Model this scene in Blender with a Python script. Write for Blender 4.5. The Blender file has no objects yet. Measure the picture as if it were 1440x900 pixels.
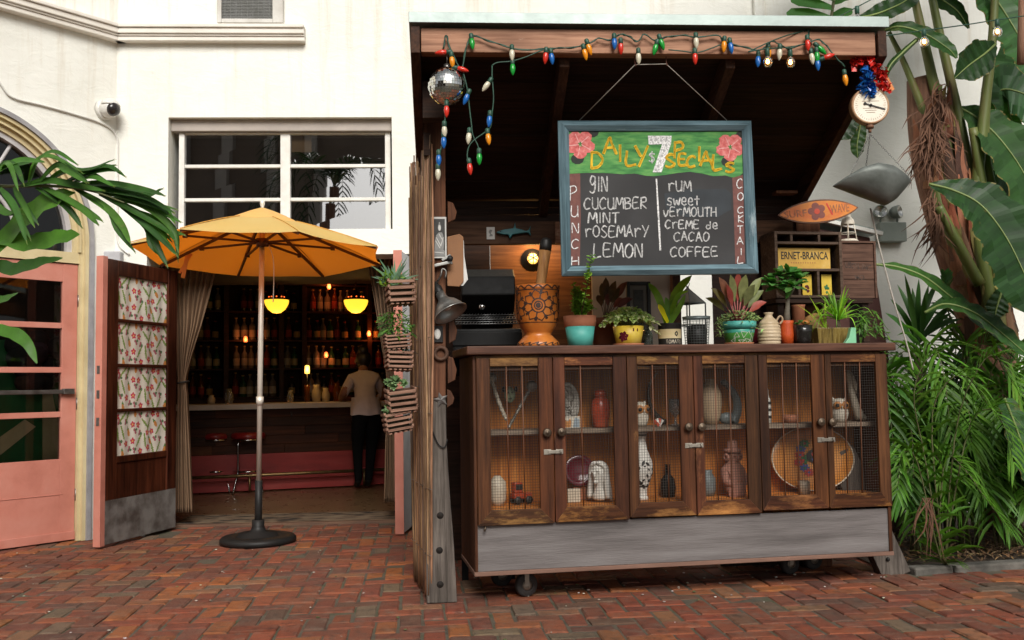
import bpy, bmesh, math, random
from mathutils import Vector as V, Matrix, noise
random.seed(7)
R = math.radians
PI = math.pi
sc = bpy.context.scene
col = sc.collection
# ------------------------------------------------------------------ camera
CAM = V((0, -7.8, 1.15)); FPX = 1350.0
YAW, PITCH, ROLL = R(3.0), R(3.8), R(0.9)
_F = V((math.sin(YAW)*math.cos(PITCH), math.cos(YAW)*math.cos(PITCH), math.sin(PITCH)))
_R0 = V((math.cos(YAW), -math.sin(YAW), 0)); _U0 = _R0.cross(_F)
_R = _R0*math.cos(ROLL) - _U0*math.sin(ROLL); _U = _U0*math.cos(ROLL) + _R0*math.sin(ROLL)
cd = bpy.data.cameras.new('camera'); cam = bpy.data.objects.new('camera', cd); col.objects.link(cam)
cd.sensor_width = 36; cd.lens = 36*FPX/1440; cd.clip_end = 500; cd.clip_start = .05
m3 = Matrix((_R, _U, -_F)).transposed()
cam.matrix_world = Matrix.Translation(CAM) @ m3.to_4x4()
sc.camera = cam
# ------------------------------------------------------------------ light
SUN_EL, SUN_AZ = R(37), R(173)          # azimuth clockwise from +Y: behind the camera, a touch to its right
w = bpy.data.worlds.new('World'); sc.world = w; w.use_nodes = True
nt = w.node_tree; nt.nodes.clear()
sky = nt.nodes.new('ShaderNodeTexSky'); sky.sky_type = 'NISHITA'; sky.sun_disc = False
sky.sun_elevation = SUN_EL; sky.sun_rotation = SUN_AZ; sky.air_density = 1.0; sky.dust_density = 4.0; sky.ozone_density = 1.0
hs = nt.nodes.new('ShaderNodeHueSaturation'); hs.inputs['Saturation'].default_value = .22
bg = nt.nodes.new('ShaderNodeBackground'); bg.inputs['Strength'].default_value = .058
wo = nt.nodes.new('ShaderNodeOutputWorld')
nt.links.new(sky.outputs[0], hs.inputs['Color']); nt.links.new(hs.outputs[0], bg.inputs['Color']); nt.links.new(bg.outputs[0], wo.inputs['Surface'])
sl = bpy.data.lights.new('sun', 'SUN'); sl.energy = 2.3; sl.angle = R(30); sl.color = (1.0, .965, .90)
so = bpy.data.objects.new('sun', sl); col.objects.link(so)
sd = V((math.sin(SUN_AZ)*math.cos(SUN_EL), math.cos(SUN_AZ)*math.cos(SUN_EL), math.sin(SUN_EL)))
so.rotation_euler = sd.to_track_quat('Z', 'Y').to_euler(); so.location = (0, -4, 12)
sc.view_settings.view_transform = 'Standard'; sc.view_settings.look = 'None'
sc.view_settings.exposure = 0.58; sc.view_settings.gamma = 1.0; sc.view_settings.use_curve_mapping = False
sc.render.engine = 'CYCLES'
sc.cycles.use_denoising = True
sc.cycles.max_bounces = 8; sc.cycles.transparent_max_bounces = 12
sc.cycles.sample_clamp_indirect = 6.0
sc.cycles.caustics_reflective = False; sc.cycles.caustics_refractive = False
# ------------------------------------------------------------------ pixel helpers (photo pixels 1440 x 900)
def ray(px, py): return _F + _R*((px-720)/FPX) - _U*((py-450)/FPX)
def atD(px, py, d): return CAM + ray(px, py)*d
def onP(px, py, O, n):
    r = ray(px, py); return CAM + r*((O-CAM).dot(n)/r.dot(n))
def onY(px, py, Y=0.0): return onP(px, py, V((0, Y, 0)), V((0, 1, 0)))
def onZ(px, py, Z=0.0): return onP(px, py, V((0, 0, Z)), V((0, 0, 1)))
class Frame:
    """a vertical working plane: x to the right along it, y away from the viewer, z up"""
    def __init__(s, O, yaw):
        s.O = V(O); s.yaw = yaw; s.ex = V((math.cos(yaw), math.sin(yaw), 0)); s.ey = V((-math.sin(yaw), math.cos(yaw), 0))
        s.M = Matrix.Translation(s.O) @ Matrix.Rotation(yaw, 4, 'Z')
    def w(s, x, y, z): return s.O + s.ex*x + s.ey*y + V((0, 0, z))
    def px(s, px, py, y=0.0):
        p = onP(px, py, s.O + s.ey*y, s.ey) - s.O
        return V((p.dot(s.ex), y, p.z))
# ------------------------------------------------------------------ mesh builder
def lerp(a, b, t): return a + (b-a)*t
def interp(tab, t):
    for (t0, v0), (t1, v1) in zip(tab, tab[1:]):
        if t <= t1: return lerp(v0, v1, 0 if t1 == t0 else max(0, (t-t0)/(t1-t0)))
    return tab[-1][1]
def smooth_path(pts, n=24):
    """Catmull-Rom through points"""
    pts = [V(p) for p in pts]
    if len(pts) < 3: return [pts[0].lerp(pts[-1], i/n) for i in range(n+1)]
    P = [pts[0]*2-pts[1]] + pts + [pts[-1]*2-pts[-2]]
    out = []; segs = len(pts)-1
    for k in range(n+1):
        u = k/n*segs; i = min(int(u), segs-1); t = u-i
        a, b, c, d = P[i:i+4]
        out.append(.5*((2*b)+(c-a)*t+(2*a-5*b+4*c-d)*t*t+(3*b-a-3*c+d)*t**3))
    return out
class MB:
    def __init__(s, M=None): s.v = []; s.f = []; s.mi = []; s.sm = []; s.c = []; s.M = M or Matrix(); s.m = 0; s.col = (1, 1, 1); s.s = False
    def add(s, vs, fs, m=None, sm=None, c=None):
        b = len(s.v); s.v += [s.M @ V(p) for p in vs]
        for f in fs:
            s.f.append([b+i for i in f]); s.mi.append(s.m if m is None else m); s.sm.append(s.s if sm is None else sm); s.c.append(c or s.col)
        return s
    def box(s, x0, x1, y0, y1, z0, z1, m=None, c=None, T=None):
        vs = [V((x, y, z)) for x in (x0, x1) for y in (y0, y1) for z in (z0, z1)]
        if T is not None: vs = [T @ p for p in vs]
        return s.add(vs, [(0, 1, 3, 2), (4, 6, 7, 5), (0, 4, 5, 1), (2, 3, 7, 6), (0, 2, 6, 4), (1, 5, 7, 3)], m, False, c)
    def cbox(s, c, sz, rot=None, m=None, cc=None):
        T = Matrix.Translation(V(c)) @ (rot.to_4x4() if rot else Matrix())
        x, y, z = sz[0]/2, sz[1]/2, sz[2]/2
        return s.box(-x, x, -y, y, -z, z, m, cc, T)
    def bar(s, a, b, wd, th, up=(0, 0, 1), m=None, c=None, taper=1.0):
        """a rectangular bar from a to b, wd across (perp to up), th along up"""
        a, b = V(a), V(b); d = (b-a).normalized(); up = V(up)
        side = d.cross(up)
        if side.length < 1e-4: side = d.cross(V((1, 0, 0)))
        side.normalize(); u = side.cross(d)
        vs = []
        for p, k in ((a, 1), (b, taper)):
            vs += [p - side*wd/2*k - u*th/2*k, p + side*wd/2*k - u*th/2*k, p + side*wd/2*k + u*th/2*k, p - side*wd/2*k + u*th/2*k]
        return s.add(vs, [(3, 2, 1, 0), (4, 5, 6, 7), (0, 1, 5, 4), (1, 2, 6, 5), (2, 3, 7, 6), (3, 0, 4, 7)], m, False, c)
    def tube(s, pts, r, seg=8, m=None, cap=True, c=None, sm=True):
        pts = [V(p) for p in pts]; n = len(pts)
        rs = r if isinstance(r, (list, tuple)) else [r]*n
        vs = []; fs = []; up = V((0, 0, 1)); prev = None
        for i, p in enumerate(pts):
            t = (pts[min(i+1, n-1)] - pts[max(i-1, 0)])
            t = t.normalized() if t.length > 1e-9 else V((0, 0, 1))
            if prev is None:
                a = t.cross(up)
                if a.length < .05: a = t.cross(V((1, 0, 0)))
            else: a = prev - t*prev.dot(t)
            a.normalize(); b = t.cross(a); prev = a
            for k in range(seg):
                an = 2*PI*k/seg; vs.append(p + (a*math.cos(an) + b*math.sin(an))*rs[i])
        for i in range(n-1):
            for k in range(seg):
                k2 = (k+1) % seg
                fs.append((i*seg+k, i*seg+k2, (i+1)*seg+k2, (i+1)*seg+k))
        s.add(vs, fs, m, sm, c)
        if cap:
            b0 = len(s.v) - len(vs)
            for idx in (list(range(seg))[::-1], [(n-1)*seg+k for k in range(seg)]):
                s.f.append([b0+i for i in idx]); s.mi.append(s.m if m is None else m); s.sm.append(False); s.c.append(c or s.col)
        return s
    def lathe(s, prof, seg=24, T=None, m=None, c=None, sm=True, ang=2*PI):
        """prof: list of (r, z); T places it"""
        T = T or Matrix(); vs = []; fs = []; n = len(prof); full = ang > 6.28
        ns = seg if full else seg+1
        for (r, z) in prof:
            for k in range(ns):
                a = ang*k/seg; vs.append(T @ V((r*math.cos(a), r*math.sin(a), z)))
        for i in range(n-1):
            for k in range(seg):
                k2 = (k+1) % ns
                fs.append((i*ns+k, i*ns+k2, (i+1)*ns+k2, (i+1)*ns+k))
        return s.add(vs, fs, m, sm, c)
    def ball(s, c, r, seg=16, rings=10, m=None, cc=None, sc3=(1, 1, 1), rot=None):
        prof = [(max(1e-4, math.sin(PI*i/rings)), -math.cos(PI*i/rings)) for i in range(rings+1)]
        T = Matrix.Translation(V(c)) @ (rot.to_4x4() if rot else Matrix()) @ Matrix.Diagonal((r*sc3[0], r*sc3[1], r*sc3[2], 1))
        return s.lathe(prof, seg, T, m, cc)
    def prism(s, out, y0, y1, T=None, m=None, c=None, sm=False):
        """outline in x,z (counter-clockwise seen from -y), extruded y0..y1"""
        T = T or Matrix(); n = len(out)
        vs = [T @ V((x, y0, z)) for x, z in out] + [T @ V((x, y1, z)) for x, z in out]
        fs = [tuple(range(n)), tuple(range(2*n-1, n-1, -1))] + [(i, n+i, n+(i+1) % n, (i+1) % n) for i in range(n)]
        return s.add(vs, fs, m, sm, c)
    def torus(s, c, Rr, r, T=None, seg=24, m=None, cc=None, sg=8):
        T = Matrix.Translation(V(c)) @ (T or Matrix())
        vs = []; fs = []
        for i in range(seg):
            a = 2*PI*i/seg
            for k in range(sg):
                b = 2*PI*k/sg; q = Rr + r*math.cos(b)
                vs.append(T @ V((q*math.cos(a), q*math.sin(a), r*math.sin(b))))
        for i in range(seg):
            for k in range(sg):
                fs.append((i*sg+k, ((i+1) % seg)*sg+k, ((i+1) % seg)*sg+(k+1) % sg, i*sg+(k+1) % sg))
        return s.add(vs, fs, m, True, cc)
    def blade(s, pts, wid, nrm, fold=.25, m=None, c=None, n=8, wav=0.0):
        """a leaf blade along pts; wid = table (t, half width); nrm = rough facing direction; fold = V depth / width"""
        P = smooth_path(pts, n); vs = []; fs = []; nrm = V(nrm); ph = random.random()*6
        for i, p in enumerate(P):
            t = (P[min(i+1, n)] - P[max(i-1, 0)]).normalized()
            sd_ = t.cross(nrm)
            if sd_.length < 1e-3: sd_ = t.cross(V((.3, .5, .8)))
            sd_.normalize(); u = sd_.cross(t)
            h = max(interp(wid, i/n), 1e-4); wv = u*(wav*h*math.sin(ph+i*1.9)); wv2 = u*(wav*h*math.sin(ph*2+i*1.6+1))
            vs += [p - sd_*h + u*h*fold + wv, p, p + sd_*h + u*h*fold + wv2]
        for i in range(n):
            a = i*3
            fs += [(a, a+1, a+4, a+3), (a+1, a+2, a+5, a+4)]
        return s.add(vs, fs, m, True, c)
    def build(s, name, mats, parent=None, world=True, bevel=0.0, seg=2, solid=0.0, sub=0):
        me = bpy.data.meshes.new(name)
        vs = s.v
        if parent is not None and world:
            Mi = rootM(parent).inverted(); vs = [Mi @ p for p in vs]
        me.from_pydata([tuple(p) for p in vs], [], s.f)
        if not isinstance(mats, (list, tuple)): mats = [mats]
        for mt in mats: me.materials.append(mt)
        me.polygons.foreach_set('material_index', [min(i, len(mats)-1) for i in s.mi])
        me.polygons.foreach_set('use_smooth', s.sm)
        ca = me.color_attributes.new('col', 'FLOAT_COLOR', 'CORNER')
        arr = []
        for p in me.polygons:
            c = s.c[p.index]; arr += [c[0], c[1], c[2], 1.0]*p.loop_total
        ca.data.foreach_set('color', arr)
        me.validate(); me.update()
        o = bpy.data.objects.new(name, me); col.objects.link(o)
        if parent is not None: o.parent = parent
        if bevel:
            b = o.modifiers.new('bevel', 'BEVEL'); b.width = bevel; b.segments = seg; b.limit_method = 'ANGLE'; b.angle_limit = R(40); b.harden_normals = False
        if solid:
            b = o.modifiers.new('solid', 'SOLIDIFY'); b.thickness = solid; b.offset = 0
        if sub:
            b = o.modifiers.new('sub', 'SUBSURF'); b.levels = sub; b.render_levels = sub
        return o
_RM = {}
def rootM(o):
    return _RM.get(o.name) or (rootM(o.parent) if o.parent else Matrix())
def tag(o, label, cat, group=None, kind=None):
    o['label'] = label; o['category'] = cat
    if group: o['group'] = group
    if kind: o['kind'] = kind
    return o
def thing(name, label, cat, loc=(0, 0, 0), rz=0.0, group=None):
    o = bpy.data.objects.new(name, None); col.objects.link(o); o.empty_display_size = .1
    o.location = loc; o.rotation_euler = (0, 0, rz)
    _RM[o.name] = Matrix.Translation(V(loc)) @ Matrix.Rotation(rz, 4, 'Z')
    return tag(o, label, cat, group)
def dup(o, loc=None, rot=None, label=None, parent=None, scale=None):
    c = o.copy(); col.objects.link(c)
    if parent is not None: c.parent = parent
    if loc is not None: c.location = loc
    if rot is not None: c.rotation_euler = rot
    if scale is not None: c.scale = scale
    if label: c['label'] = label
    for ch in list(o.children): dup(ch, parent=c)
    return c
def struct(o): o['kind'] = 'structure'; return o
def jit(c, a=.15):
    k = 1+random.uniform(-a, a); return tuple(max(0, x*k*(1+random.uniform(-a, a)*.4)) for x in c)
# ------------------------------------------------------------------ materials
def _mat(name):
    m = bpy.data.materials.new(name); m.use_nodes = True; n = m.node_tree; n.nodes.clear()
    out = n.nodes.new('ShaderNodeOutputMaterial'); b = n.nodes.new('ShaderNodeBsdfPrincipled')
    n.links.new(b.outputs[0], out.inputs[0]); return m, n, b, out
def _noise(n, coord, scale, stretch=(1, 1, 1), detail=6, rough=.6, dist=0.0):
    mp = n.nodes.new('ShaderNodeMapping'); mp.inputs['Scale'].default_value = [scale*x for x in stretch]
    n.links.new(coord, mp.inputs[0]); t = n.nodes.new('ShaderNodeTexNoise'); t.inputs['Scale'].default_value = 1
    t.inputs['Detail'].default_value = detail; t.inputs['Roughness'].default_value = rough; t.inputs['Distortion'].default_value = dist
    n.links.new(mp.outputs[0], t.inputs['Vector']); return t
def _ramp(n, fac, stops):
    r = n.nodes.new('ShaderNodeValToRGB'); e = r.color_ramp.elements
    while len(e) < len(stops): e.new(.5)
    for i, (p, c) in enumerate(stops): e[i].position = p; e[i].color = (*c, 1)
    n.links.new(fac, r.inputs[0]); return r
def _mix(n, a, b, fac, mode='MIX'):
    x = n.nodes.new('ShaderNodeMix'); x.data_type = 'RGBA'; x.blend_type = mode
    for s_, v in ((x.inputs[0], fac), (x.inputs[6], a), (x.inputs[7], b)):
        if isinstance(v, (int, float)): s_.default_value = v
        elif isinstance(v, (tuple, list)): s_.default_value = (*v, 1)
        else: n.links.new(v, s_)
    return x.outputs[2]
def _bump(n, b, h, strength, dist=.02):
    x = n.nodes.new('ShaderNodeBump'); x.inputs['Strength'].default_value = strength; x.inputs['Distance'].default_value = dist
    n.links.new(h, x.inputs['Height']); n.links.new(x.outputs[0], b.inputs['Normal'])
def mk(name, c1, c2=None, scale=6, rough=.6, stretch=(1, 1, 1), bump=.15, metal=0.0, attr=False, c3=None, rvar=.15, lo=.3, hi=.7, spec=.5, bdist=.01, coat=0.0, fine=4.0):
    m, n, b, out = _mat(name)
    tc = n.nodes.new('ShaderNodeTexCoord').outputs['Object']
    t = _noise(n, tc, scale, stretch)
    if c2 is None: c2 = tuple(x*.75 for x in c1)
    stops = [(lo, c2), (hi, c1)] if c3 is None else [(lo, c2), (.5*(lo+hi), c1), (hi, c3)]
    colr = _ramp(n, t.outputs[0], stops).outputs[0]
    if attr:
        a = n.nodes.new('ShaderNodeAttribute'); a.attribute_name = 'col'
        colr = _mix(n, colr, a.outputs['Color'], 1.0, 'MULTIPLY')
    n.links.new(colr, b.inputs['Base Color'])
    b.inputs['Metallic'].default_value = metal
    b.inputs['Specular IOR Level'].default_value = spec
    t2 = _noise(n, tc, scale*fine, stretch, 4)
    mr = n.nodes.new('ShaderNodeMapRange'); mr.inputs['To Min'].default_value = max(.02, rough-rvar); mr.inputs['To Max'].default_value = min(1, rough+rvar)
    n.links.new(t2.outputs[0], mr.inputs[0]); n.links.new(mr.outputs[0], b.inputs['Roughness'])
    if coat: b.inputs['Coat Weight'].default_value = coat
    if bump: _bump(n, b, t2.outputs[0], bump, bdist)
    return m
def wood(name, c1, c2, axis='x', scale=4, rough=.6, bump=.3, wear=None, attr=False, wlo=.6, whi=.72):
    """long-grained timber; axis is the grain's direction; wear = colour of scuffed patches"""
    m, n, b, out = _mat(name)
    tc = n.nodes.new('ShaderNodeTexCoord').outputs['Object']
    st = {'x': (.12, 2.4, 2.4), 'y': (2.4, .12, 2.4), 'z': (2.4, 2.4, .12)}[axis]
    t = _noise(n, tc, scale*2.2, st, 8, .65, .6); t2 = _noise(n, tc, scale*9, st, 4, .6); t3 = _noise(n, tc, scale*.5, (1, 1, 1), 5, .6)
    c = _ramp(n, t.outputs[0], [(.3, c2), (.68, c1)]).outputs[0]
    c = _mix(n, c, _ramp(n, t2.outputs[0], [(.35, tuple(x*.55 for x in c1)), (.6, (1, 1, 1))]).outputs[0], .55, 'MULTIPLY')
    c = _mix(n, c, _ramp(n, t3.outputs[0], [(.3, (.6, .58, .56)), (.65, (1.12, 1.1, 1.08))]).outputs[0], 1.0, 'MULTIPLY')
    if wear:
        t4 = _noise(n, tc, scale*1.6, {'x': (.4, 1.3, 1.3), 'y': (1.3, .4, 1.3), 'z': (1.3, 1.3, .4)}[axis], 9, .75)
        c = _mix(n, c, wear, _ramp(n, t4.outputs[0], [(wlo, (0, 0, 0)), (whi, (1, 1, 1))]).outputs[0])
    if attr:
        a = n.nodes.new('ShaderNodeAttribute'); a.attribute_name = 'col'; c = _mix(n, c, a.outputs['Color'], 1.0, 'MULTIPLY')
    n.links.new(c, b.inputs['Base Color'])
    mr = n.nodes.new('ShaderNodeMapRange'); mr.inputs['To Min'].default_value = rough-.15; mr.inputs['To Max'].default_value = min(1, rough+.15)
    n.links.new(t.outputs[0], mr.inputs[0]); n.links.new(mr.outputs[0], b.inputs['Roughness']); b.inputs['Specular IOR Level'].default_value = .22
    _bump(n, b, t2.outputs[0], bump, .004)
    return m
def leafm(name, c, rough=.42, trans=.25, var=.35, scale=9):
    m, n, b, out = _mat(name)
    tc = n.nodes.new('ShaderNodeTexCoord').outputs['Object']
    a = n.nodes.new('ShaderNodeAttribute'); a.attribute_name = 'col'
    t = _noise(n, tc, scale, (1, 1, 1), 4)
    cc = _ramp(n, t.outputs[0], [(.3, tuple(x*(1-var) for x in c)), (.7, tuple(x*(1+var*.6) for x in c))]).outputs[0]
    cc = _mix(n, cc, a.outputs['Color'], 1.0, 'MULTIPLY')
    t2 = _noise(n, tc, scale*2.5, (1, 1, 1), 6, .7); t3 = _noise(n, tc, 60, (1, 1, 1), 3, .6)
    cc = _mix(n, cc, (.22, .15, .05), _ramp(n, t2.outputs[0], [(.62, (0, 0, 0)), (.78, (.55, .55, .55))]).outputs[0])
    n.links.new(cc, b.inputs['Base Color']); b.inputs['Specular IOR Level'].default_value = .38
    mr = n.nodes.new('ShaderNodeMapRange'); mr.inputs['To Min'].default_value = rough-.08; mr.inputs['To Max'].default_value = rough+.25; n.links.new(t2.outputs[0], mr.inputs[0]); n.links.new(mr.outputs[0], b.inputs['Roughness']); _bump(n, b, t3.outputs[0], .12, .004)
    tr = n.nodes.new('ShaderNodeBsdfTranslucent')
    tcol = _mix(n, cc, (1.3, 1.5, .5), 1.0, 'MULTIPLY'); n.links.new(tcol, tr.inputs[0])
    mx = n.nodes.new('ShaderNodeMixShader'); mx.inputs[0].default_value = trans
    n.links.new(b.outputs[0], mx.inputs[1]); n.links.new(tr.outputs[0], mx.inputs[2]); n.links.new(mx.outputs[0], out.inputs[0])
    return m
def emis(name, c, s, base=(.8, .8, .8)):
    m, n, b, out = _mat(name); b.inputs['Base Color'].default_value = (*base, 1); b.inputs['Emission Color'].default_value = (*c, 1); b.inputs['Emission Strength'].default_value = s
    return m
def glassm(name, c=(1, 1, 1), rough=.03, alpha=.25, dark=(.02, .02, .02)):
    """thin pane: mostly transparent with a mirror coat"""
    m, n, b, out = _mat(name); n.nodes.remove(b)
    tr = n.nodes.new('ShaderNodeBsdfTransparent'); tr.inputs[0].default_value = (*c, 1)
    gl = n.nodes.new('ShaderNodeBsdfGlossy'); gl.inputs['Roughness'].default_value = rough
    fr = n.nodes.new('ShaderNodeFresnel'); fr.inputs[0].default_value = 1.5
    mp = n.nodes.new('ShaderNodeMath'); mp.operation = 'MULTIPLY_ADD'; mp.inputs[1].default_value = 1.6; mp.inputs[2].default_value = alpha*.1; mp.use_clamp = True
    n.links.new(fr.outputs[0], mp.inputs[0])
    mx = n.nodes.new('ShaderNodeMixShader'); n.links.new(mp.outputs[0], mx.inputs[0]); n.links.new(tr.outputs[0], mx.inputs[1]); n.links.new(gl.outputs[0], mx.inputs[2]); n.links.new(mx.outputs[0], out.inputs[0])
    return m
def bottlem(name, c, rough=.05, t=.6):
    m, n, b, out = _mat(name); b.inputs['Base Color'].default_value = (*c, 1); b.inputs['Roughness'].default_value = rough
    b.inputs['Transmission Weight'].default_value = t; b.inputs['IOR'].default_value = 1.3; return m
# ================================================================== SETTING
m_mortar = mk('mortar', (.105, .085, .06), (.04, .036, .026), 6, .95, bump=.9, c3=(.05, .062, .025))
m_brick = mk('brick_clay', (1, 1, 1), (.45, .43, .42), 17, .85, bump=1.0, attr=True, lo=.3, hi=.66, bdist=.006, rvar=.2, c3=(1.12, 1.1, 1.08))
def stain_brick(m):
    n = m.node_tree; b = [x for x in n.nodes if x.type == 'BSDF_PRINCIPLED'][0]
    tc = n.nodes.new('ShaderNodeTexCoord').outputs['Object']
    src = b.inputs['Base Color'].links[0].from_socket
    t = _noise(n, tc, 1.3, (1, 1, 1), 8, .7); t2 = _noise(n, tc, 9, (1, 1, 1), 8, .75)
    c = _mix(n, src, (.060, .052, .040), _ramp(n, t.outputs[0], [(.42, (0, 0, 0)), (.70, (.6, .6, .6))]).outputs[0])
    c = _mix(n, c, (.19, .14, .10), _ramp(n, t2.outputs[0], [(.5, (0, 0, 0)), (.72, (.62, .62, .62))]).outputs[0])
    n.links.new(c, b.inputs['Base Color'])
stain_brick(m_brick)
m_soil = mk('soil', (.07, .045, .028), (.025, .018, .012), 12, .95, bump=.8)
g = MB(); g.box(-60, 60, -60, 60, -.5, -.006); struct(g.build('ground', m_mortar))
def bricks():
    mb = MB(); Wd = .114; yaw = R(2.5)
    T0 = Matrix.Rotation(yaw, 4, 'Z'); rng = random.Random(3)
    pal = [(.34, .088, .036)]*6 + [(.30, .070, .030)]*5 + [(.25, .068, .036)]*3 + [(.43, .125, .036)]*2 + [(.19, .066, .040)]*2 + [(.36, .15, .065)] + [(.20, .09, .05)] + [(.24, .15, .09)] + [(.45, .14, .032)]
    def brick(cx, cy, lx, ly):
        c = tuple(x*.68 for x in jit(rng.choice(pal), .13)); g_ = rng.uniform(.0035, .007)
        hx, hy = lx/2-g_, ly/2-g_; z = rng.gauss(.0005, .0026) + .004*noise.noise(V((cx*.9, cy*.9, 3))); tx, ty = rng.gauss(0, .012), rng.gauss(0, .012); e = rng.uniform(.005, .011); rz = rng.gauss(0, .012)
        vs = []
        for (kx, ky, zz) in [(hx-e, hy-e, 0), (hx, hy, -e*.8), (hx, hy, -.05)]:
            for sx, sy in ((-1, -1), (1, -1), (1, 1), (-1, 1)):
                jx, jy = rng.uniform(-.0035, .0035), rng.uniform(-.0035, .0035)
                x, y = sx*kx+jx, sy*ky+jy
                p = V((cx + x*math.cos(rz)-y*math.sin(rz), cy + x*math.sin(rz)+y*math.cos(rz), z + zz + x*tx + y*ty)); vs.append(T0 @ p)
        fs = [(0, 1, 2, 3)] + [(4+i, 4+(i+1) % 4, (i+1) % 4, i) for i in range(4)] + [(8+i, 8+(i+1) % 4, 4+(i+1) % 4, 4+i) for i in range(4)]
        mb.add(vs, fs, c=c)
    def ok(x, y):
        p = T0 @ V((x, y, 0))
        if not (-6.5 < p.x < 6.0 and -6.0 < p.y): return False
        if p.y > .42: return False
        if p.x > 2.62 and p.y > -2.22+.11*(p.x-2.62)/.75: return False
        if p.x > -2.3 and p.x < -.42 and p.y < .42: return True
        if p.y > -.02 : return False
        # left wall
        return (p.x+2.773)*.743 + p.y*(-.669)*1 > -.0 if False else True
    for i in range(-60, 58):
        for j in range(-56, 8):
            k = (i-j) % 4; x, y = i*Wd, j*Wd
            if k == 0 and ok(x+Wd, y+Wd/2): brick(x+Wd, y+Wd/2, 2*Wd, Wd)
            elif k == 3 and ok(x+Wd/2, y+Wd): brick(x+Wd/2, y+Wd, Wd, 2*Wd)
    return struct(mb.build('brick_paving', m_brick))
bricks()
# planting bed behind the kerb on the right
mb = MB(); mb.add([(2.5, -2.12, .012), (6.4, -1.75, .012), (6.4, 0, .012), (2.5, 0, .012)], [(0, 1, 2, 3)]); struct(mb.build('soil_bed', m_soil))
m_stone = mk('kerb_stone', (.17, .155, .135), (.065, .06, .052), 9, .95, bump=.6)
mb = MB()
kx = 2.62
while kx < 6.2:
    L_ = random.uniform(.22, .6)
    mb.bar((kx, -2.19+.11*(kx-2.62)/.75, .008), (kx+L_-.012, -2.19+.11*(kx+L_-2.62)/.75, .008), random.uniform(.085, .12), random.uniform(.05, .075)); kx += L_
struct(mb.build('kerb', m_stone, bevel=.012))
# fallen leaf litter on the soil
m_mulch = mk('mulch', (1, 1, 1), (.6, .6, .6), 20, .9, attr=True, bump=0)
mb = MB(); rng = random.Random(5)
for k in range(1500):
    x = rng.uniform(2.66, 5.2); y0 = -2.12+.11*(x-2.62)/.75+.04; y = rng.uniform(y0, min(y0+1.0, -.1)); a = rng.uniform(0, PI); l = rng.uniform(.03, .14)
    d = V((math.cos(a), math.sin(a), rng.uniform(-.25, .25)))*l; p = V((x, y, .025+rng.uniform(0, .03)))
    mb.blade([p-d*.5, p+V((0, 0, .01)), p+d*.5], [(0, .003), (.5, rng.uniform(.004, .012)), (1, .001)], (0, 0, 1), .3, n=3, c=jit(rng.choice([(.20, .10, .04), (.28, .15, .06), (.11, .06, .03), (.16, .09, .045), (.3, .2, .1)]), .2))
o = mb.build('leaf_litter', m_mulch); o['kind'] = 'stuff'; tag(o, 'brown dead leaf litter lying on the soil under the palms', 'leaf litter', kind='stuff')
mb = MB(); rng = random.Random(8)
for k in range(170):
    x = rng.uniform(-4.0, 3.2); y = rng.uniform(-3.8, -.7)
    if k < 40: x = rng.uniform(.3, 2.6); y = -2.6+.12*x+rng.uniform(-.3, .3)
    mb.ball((x, y, .004), rng.uniform(.003, .008), 6, 4, cc=jit(rng.choice([(.7, .66, .6), (.35, .3, .25), (.5, .45, .35), (.12, .14, .05)]), .2), sc3=(1.3, 1, .5))
o = mb.build('debris', m_mulch); tag(o, 'scattered pale crumbs and grit on the brick paving', 'debris', kind='stuff')

# ================================================================== THE WHITE BUILDING
def stucco():
    m, n, b, out = _mat('white_stucco')
    tc = n.nodes.new('ShaderNodeTexCoord').outputs['Object']
    t = _noise(n, tc, .9, (1, 1, 1), 7, .65); t2 = _noise(n, tc, 22, (1, 1, 1), 6, .6); ts = _noise(n, tc, 5, (1.6, 1.6, .12), 6, .7); tp = _noise(n, tc, 2.2, (1, 1, 1), 3, .5)
    c = _ramp(n, t.outputs[0], [(.30, (.72, .712, .65)), (.55, (.82, .815, .76)), (.7, (.85, .845, .79))]).outputs[0]
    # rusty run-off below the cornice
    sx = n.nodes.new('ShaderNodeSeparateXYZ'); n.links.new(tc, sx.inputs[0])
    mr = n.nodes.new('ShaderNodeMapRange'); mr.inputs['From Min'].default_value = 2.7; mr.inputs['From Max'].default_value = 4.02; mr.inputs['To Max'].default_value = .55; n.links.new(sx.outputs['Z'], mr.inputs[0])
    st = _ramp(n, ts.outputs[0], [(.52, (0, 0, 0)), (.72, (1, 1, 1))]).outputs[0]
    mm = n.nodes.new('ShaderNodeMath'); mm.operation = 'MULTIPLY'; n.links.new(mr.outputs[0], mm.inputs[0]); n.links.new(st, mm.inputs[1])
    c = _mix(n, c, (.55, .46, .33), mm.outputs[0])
    # damp dirt near the ground
    mr2 = n.nodes.new('ShaderNodeMapRange'); mr2.inputs['From Min'].default_value = .7; mr2.inputs['From Max'].default_value = .0; mr2.inputs['To Max'].default_value = .7; n.links.new(sx.outputs['Z'], mr2.inputs[0])
    m2 = n.nodes.new('ShaderNodeMath'); m2.operation = 'MULTIPLY'; n.links.new(mr2.outputs[0], m2.inputs[0]); n.links.new(_ramp(n, tp.outputs[0], [(.3, (.2, .2, .2)), (.7, (1, 1, 1))]).outputs[0], m2.inputs[1])
    c = _mix(n, c, (.30, .29, .26), m2.outputs[0])
    n.links.new(c, b.inputs['Base Color']); b.inputs['Roughness'].default_value = .85; b.inputs['Specular IOR Level'].default_value = .25
    t3 = _noise(n, tc, 5, (1, 1, 1.8), 9, .68, .8)
    _bump(n, b, t3.outputs[0], .42, .018)
    return m
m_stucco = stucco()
m_whitep = mk('white_window_paint', (.78, .77, .73), (.62, .60, .55), 9, .5, bump=.1)
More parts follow.
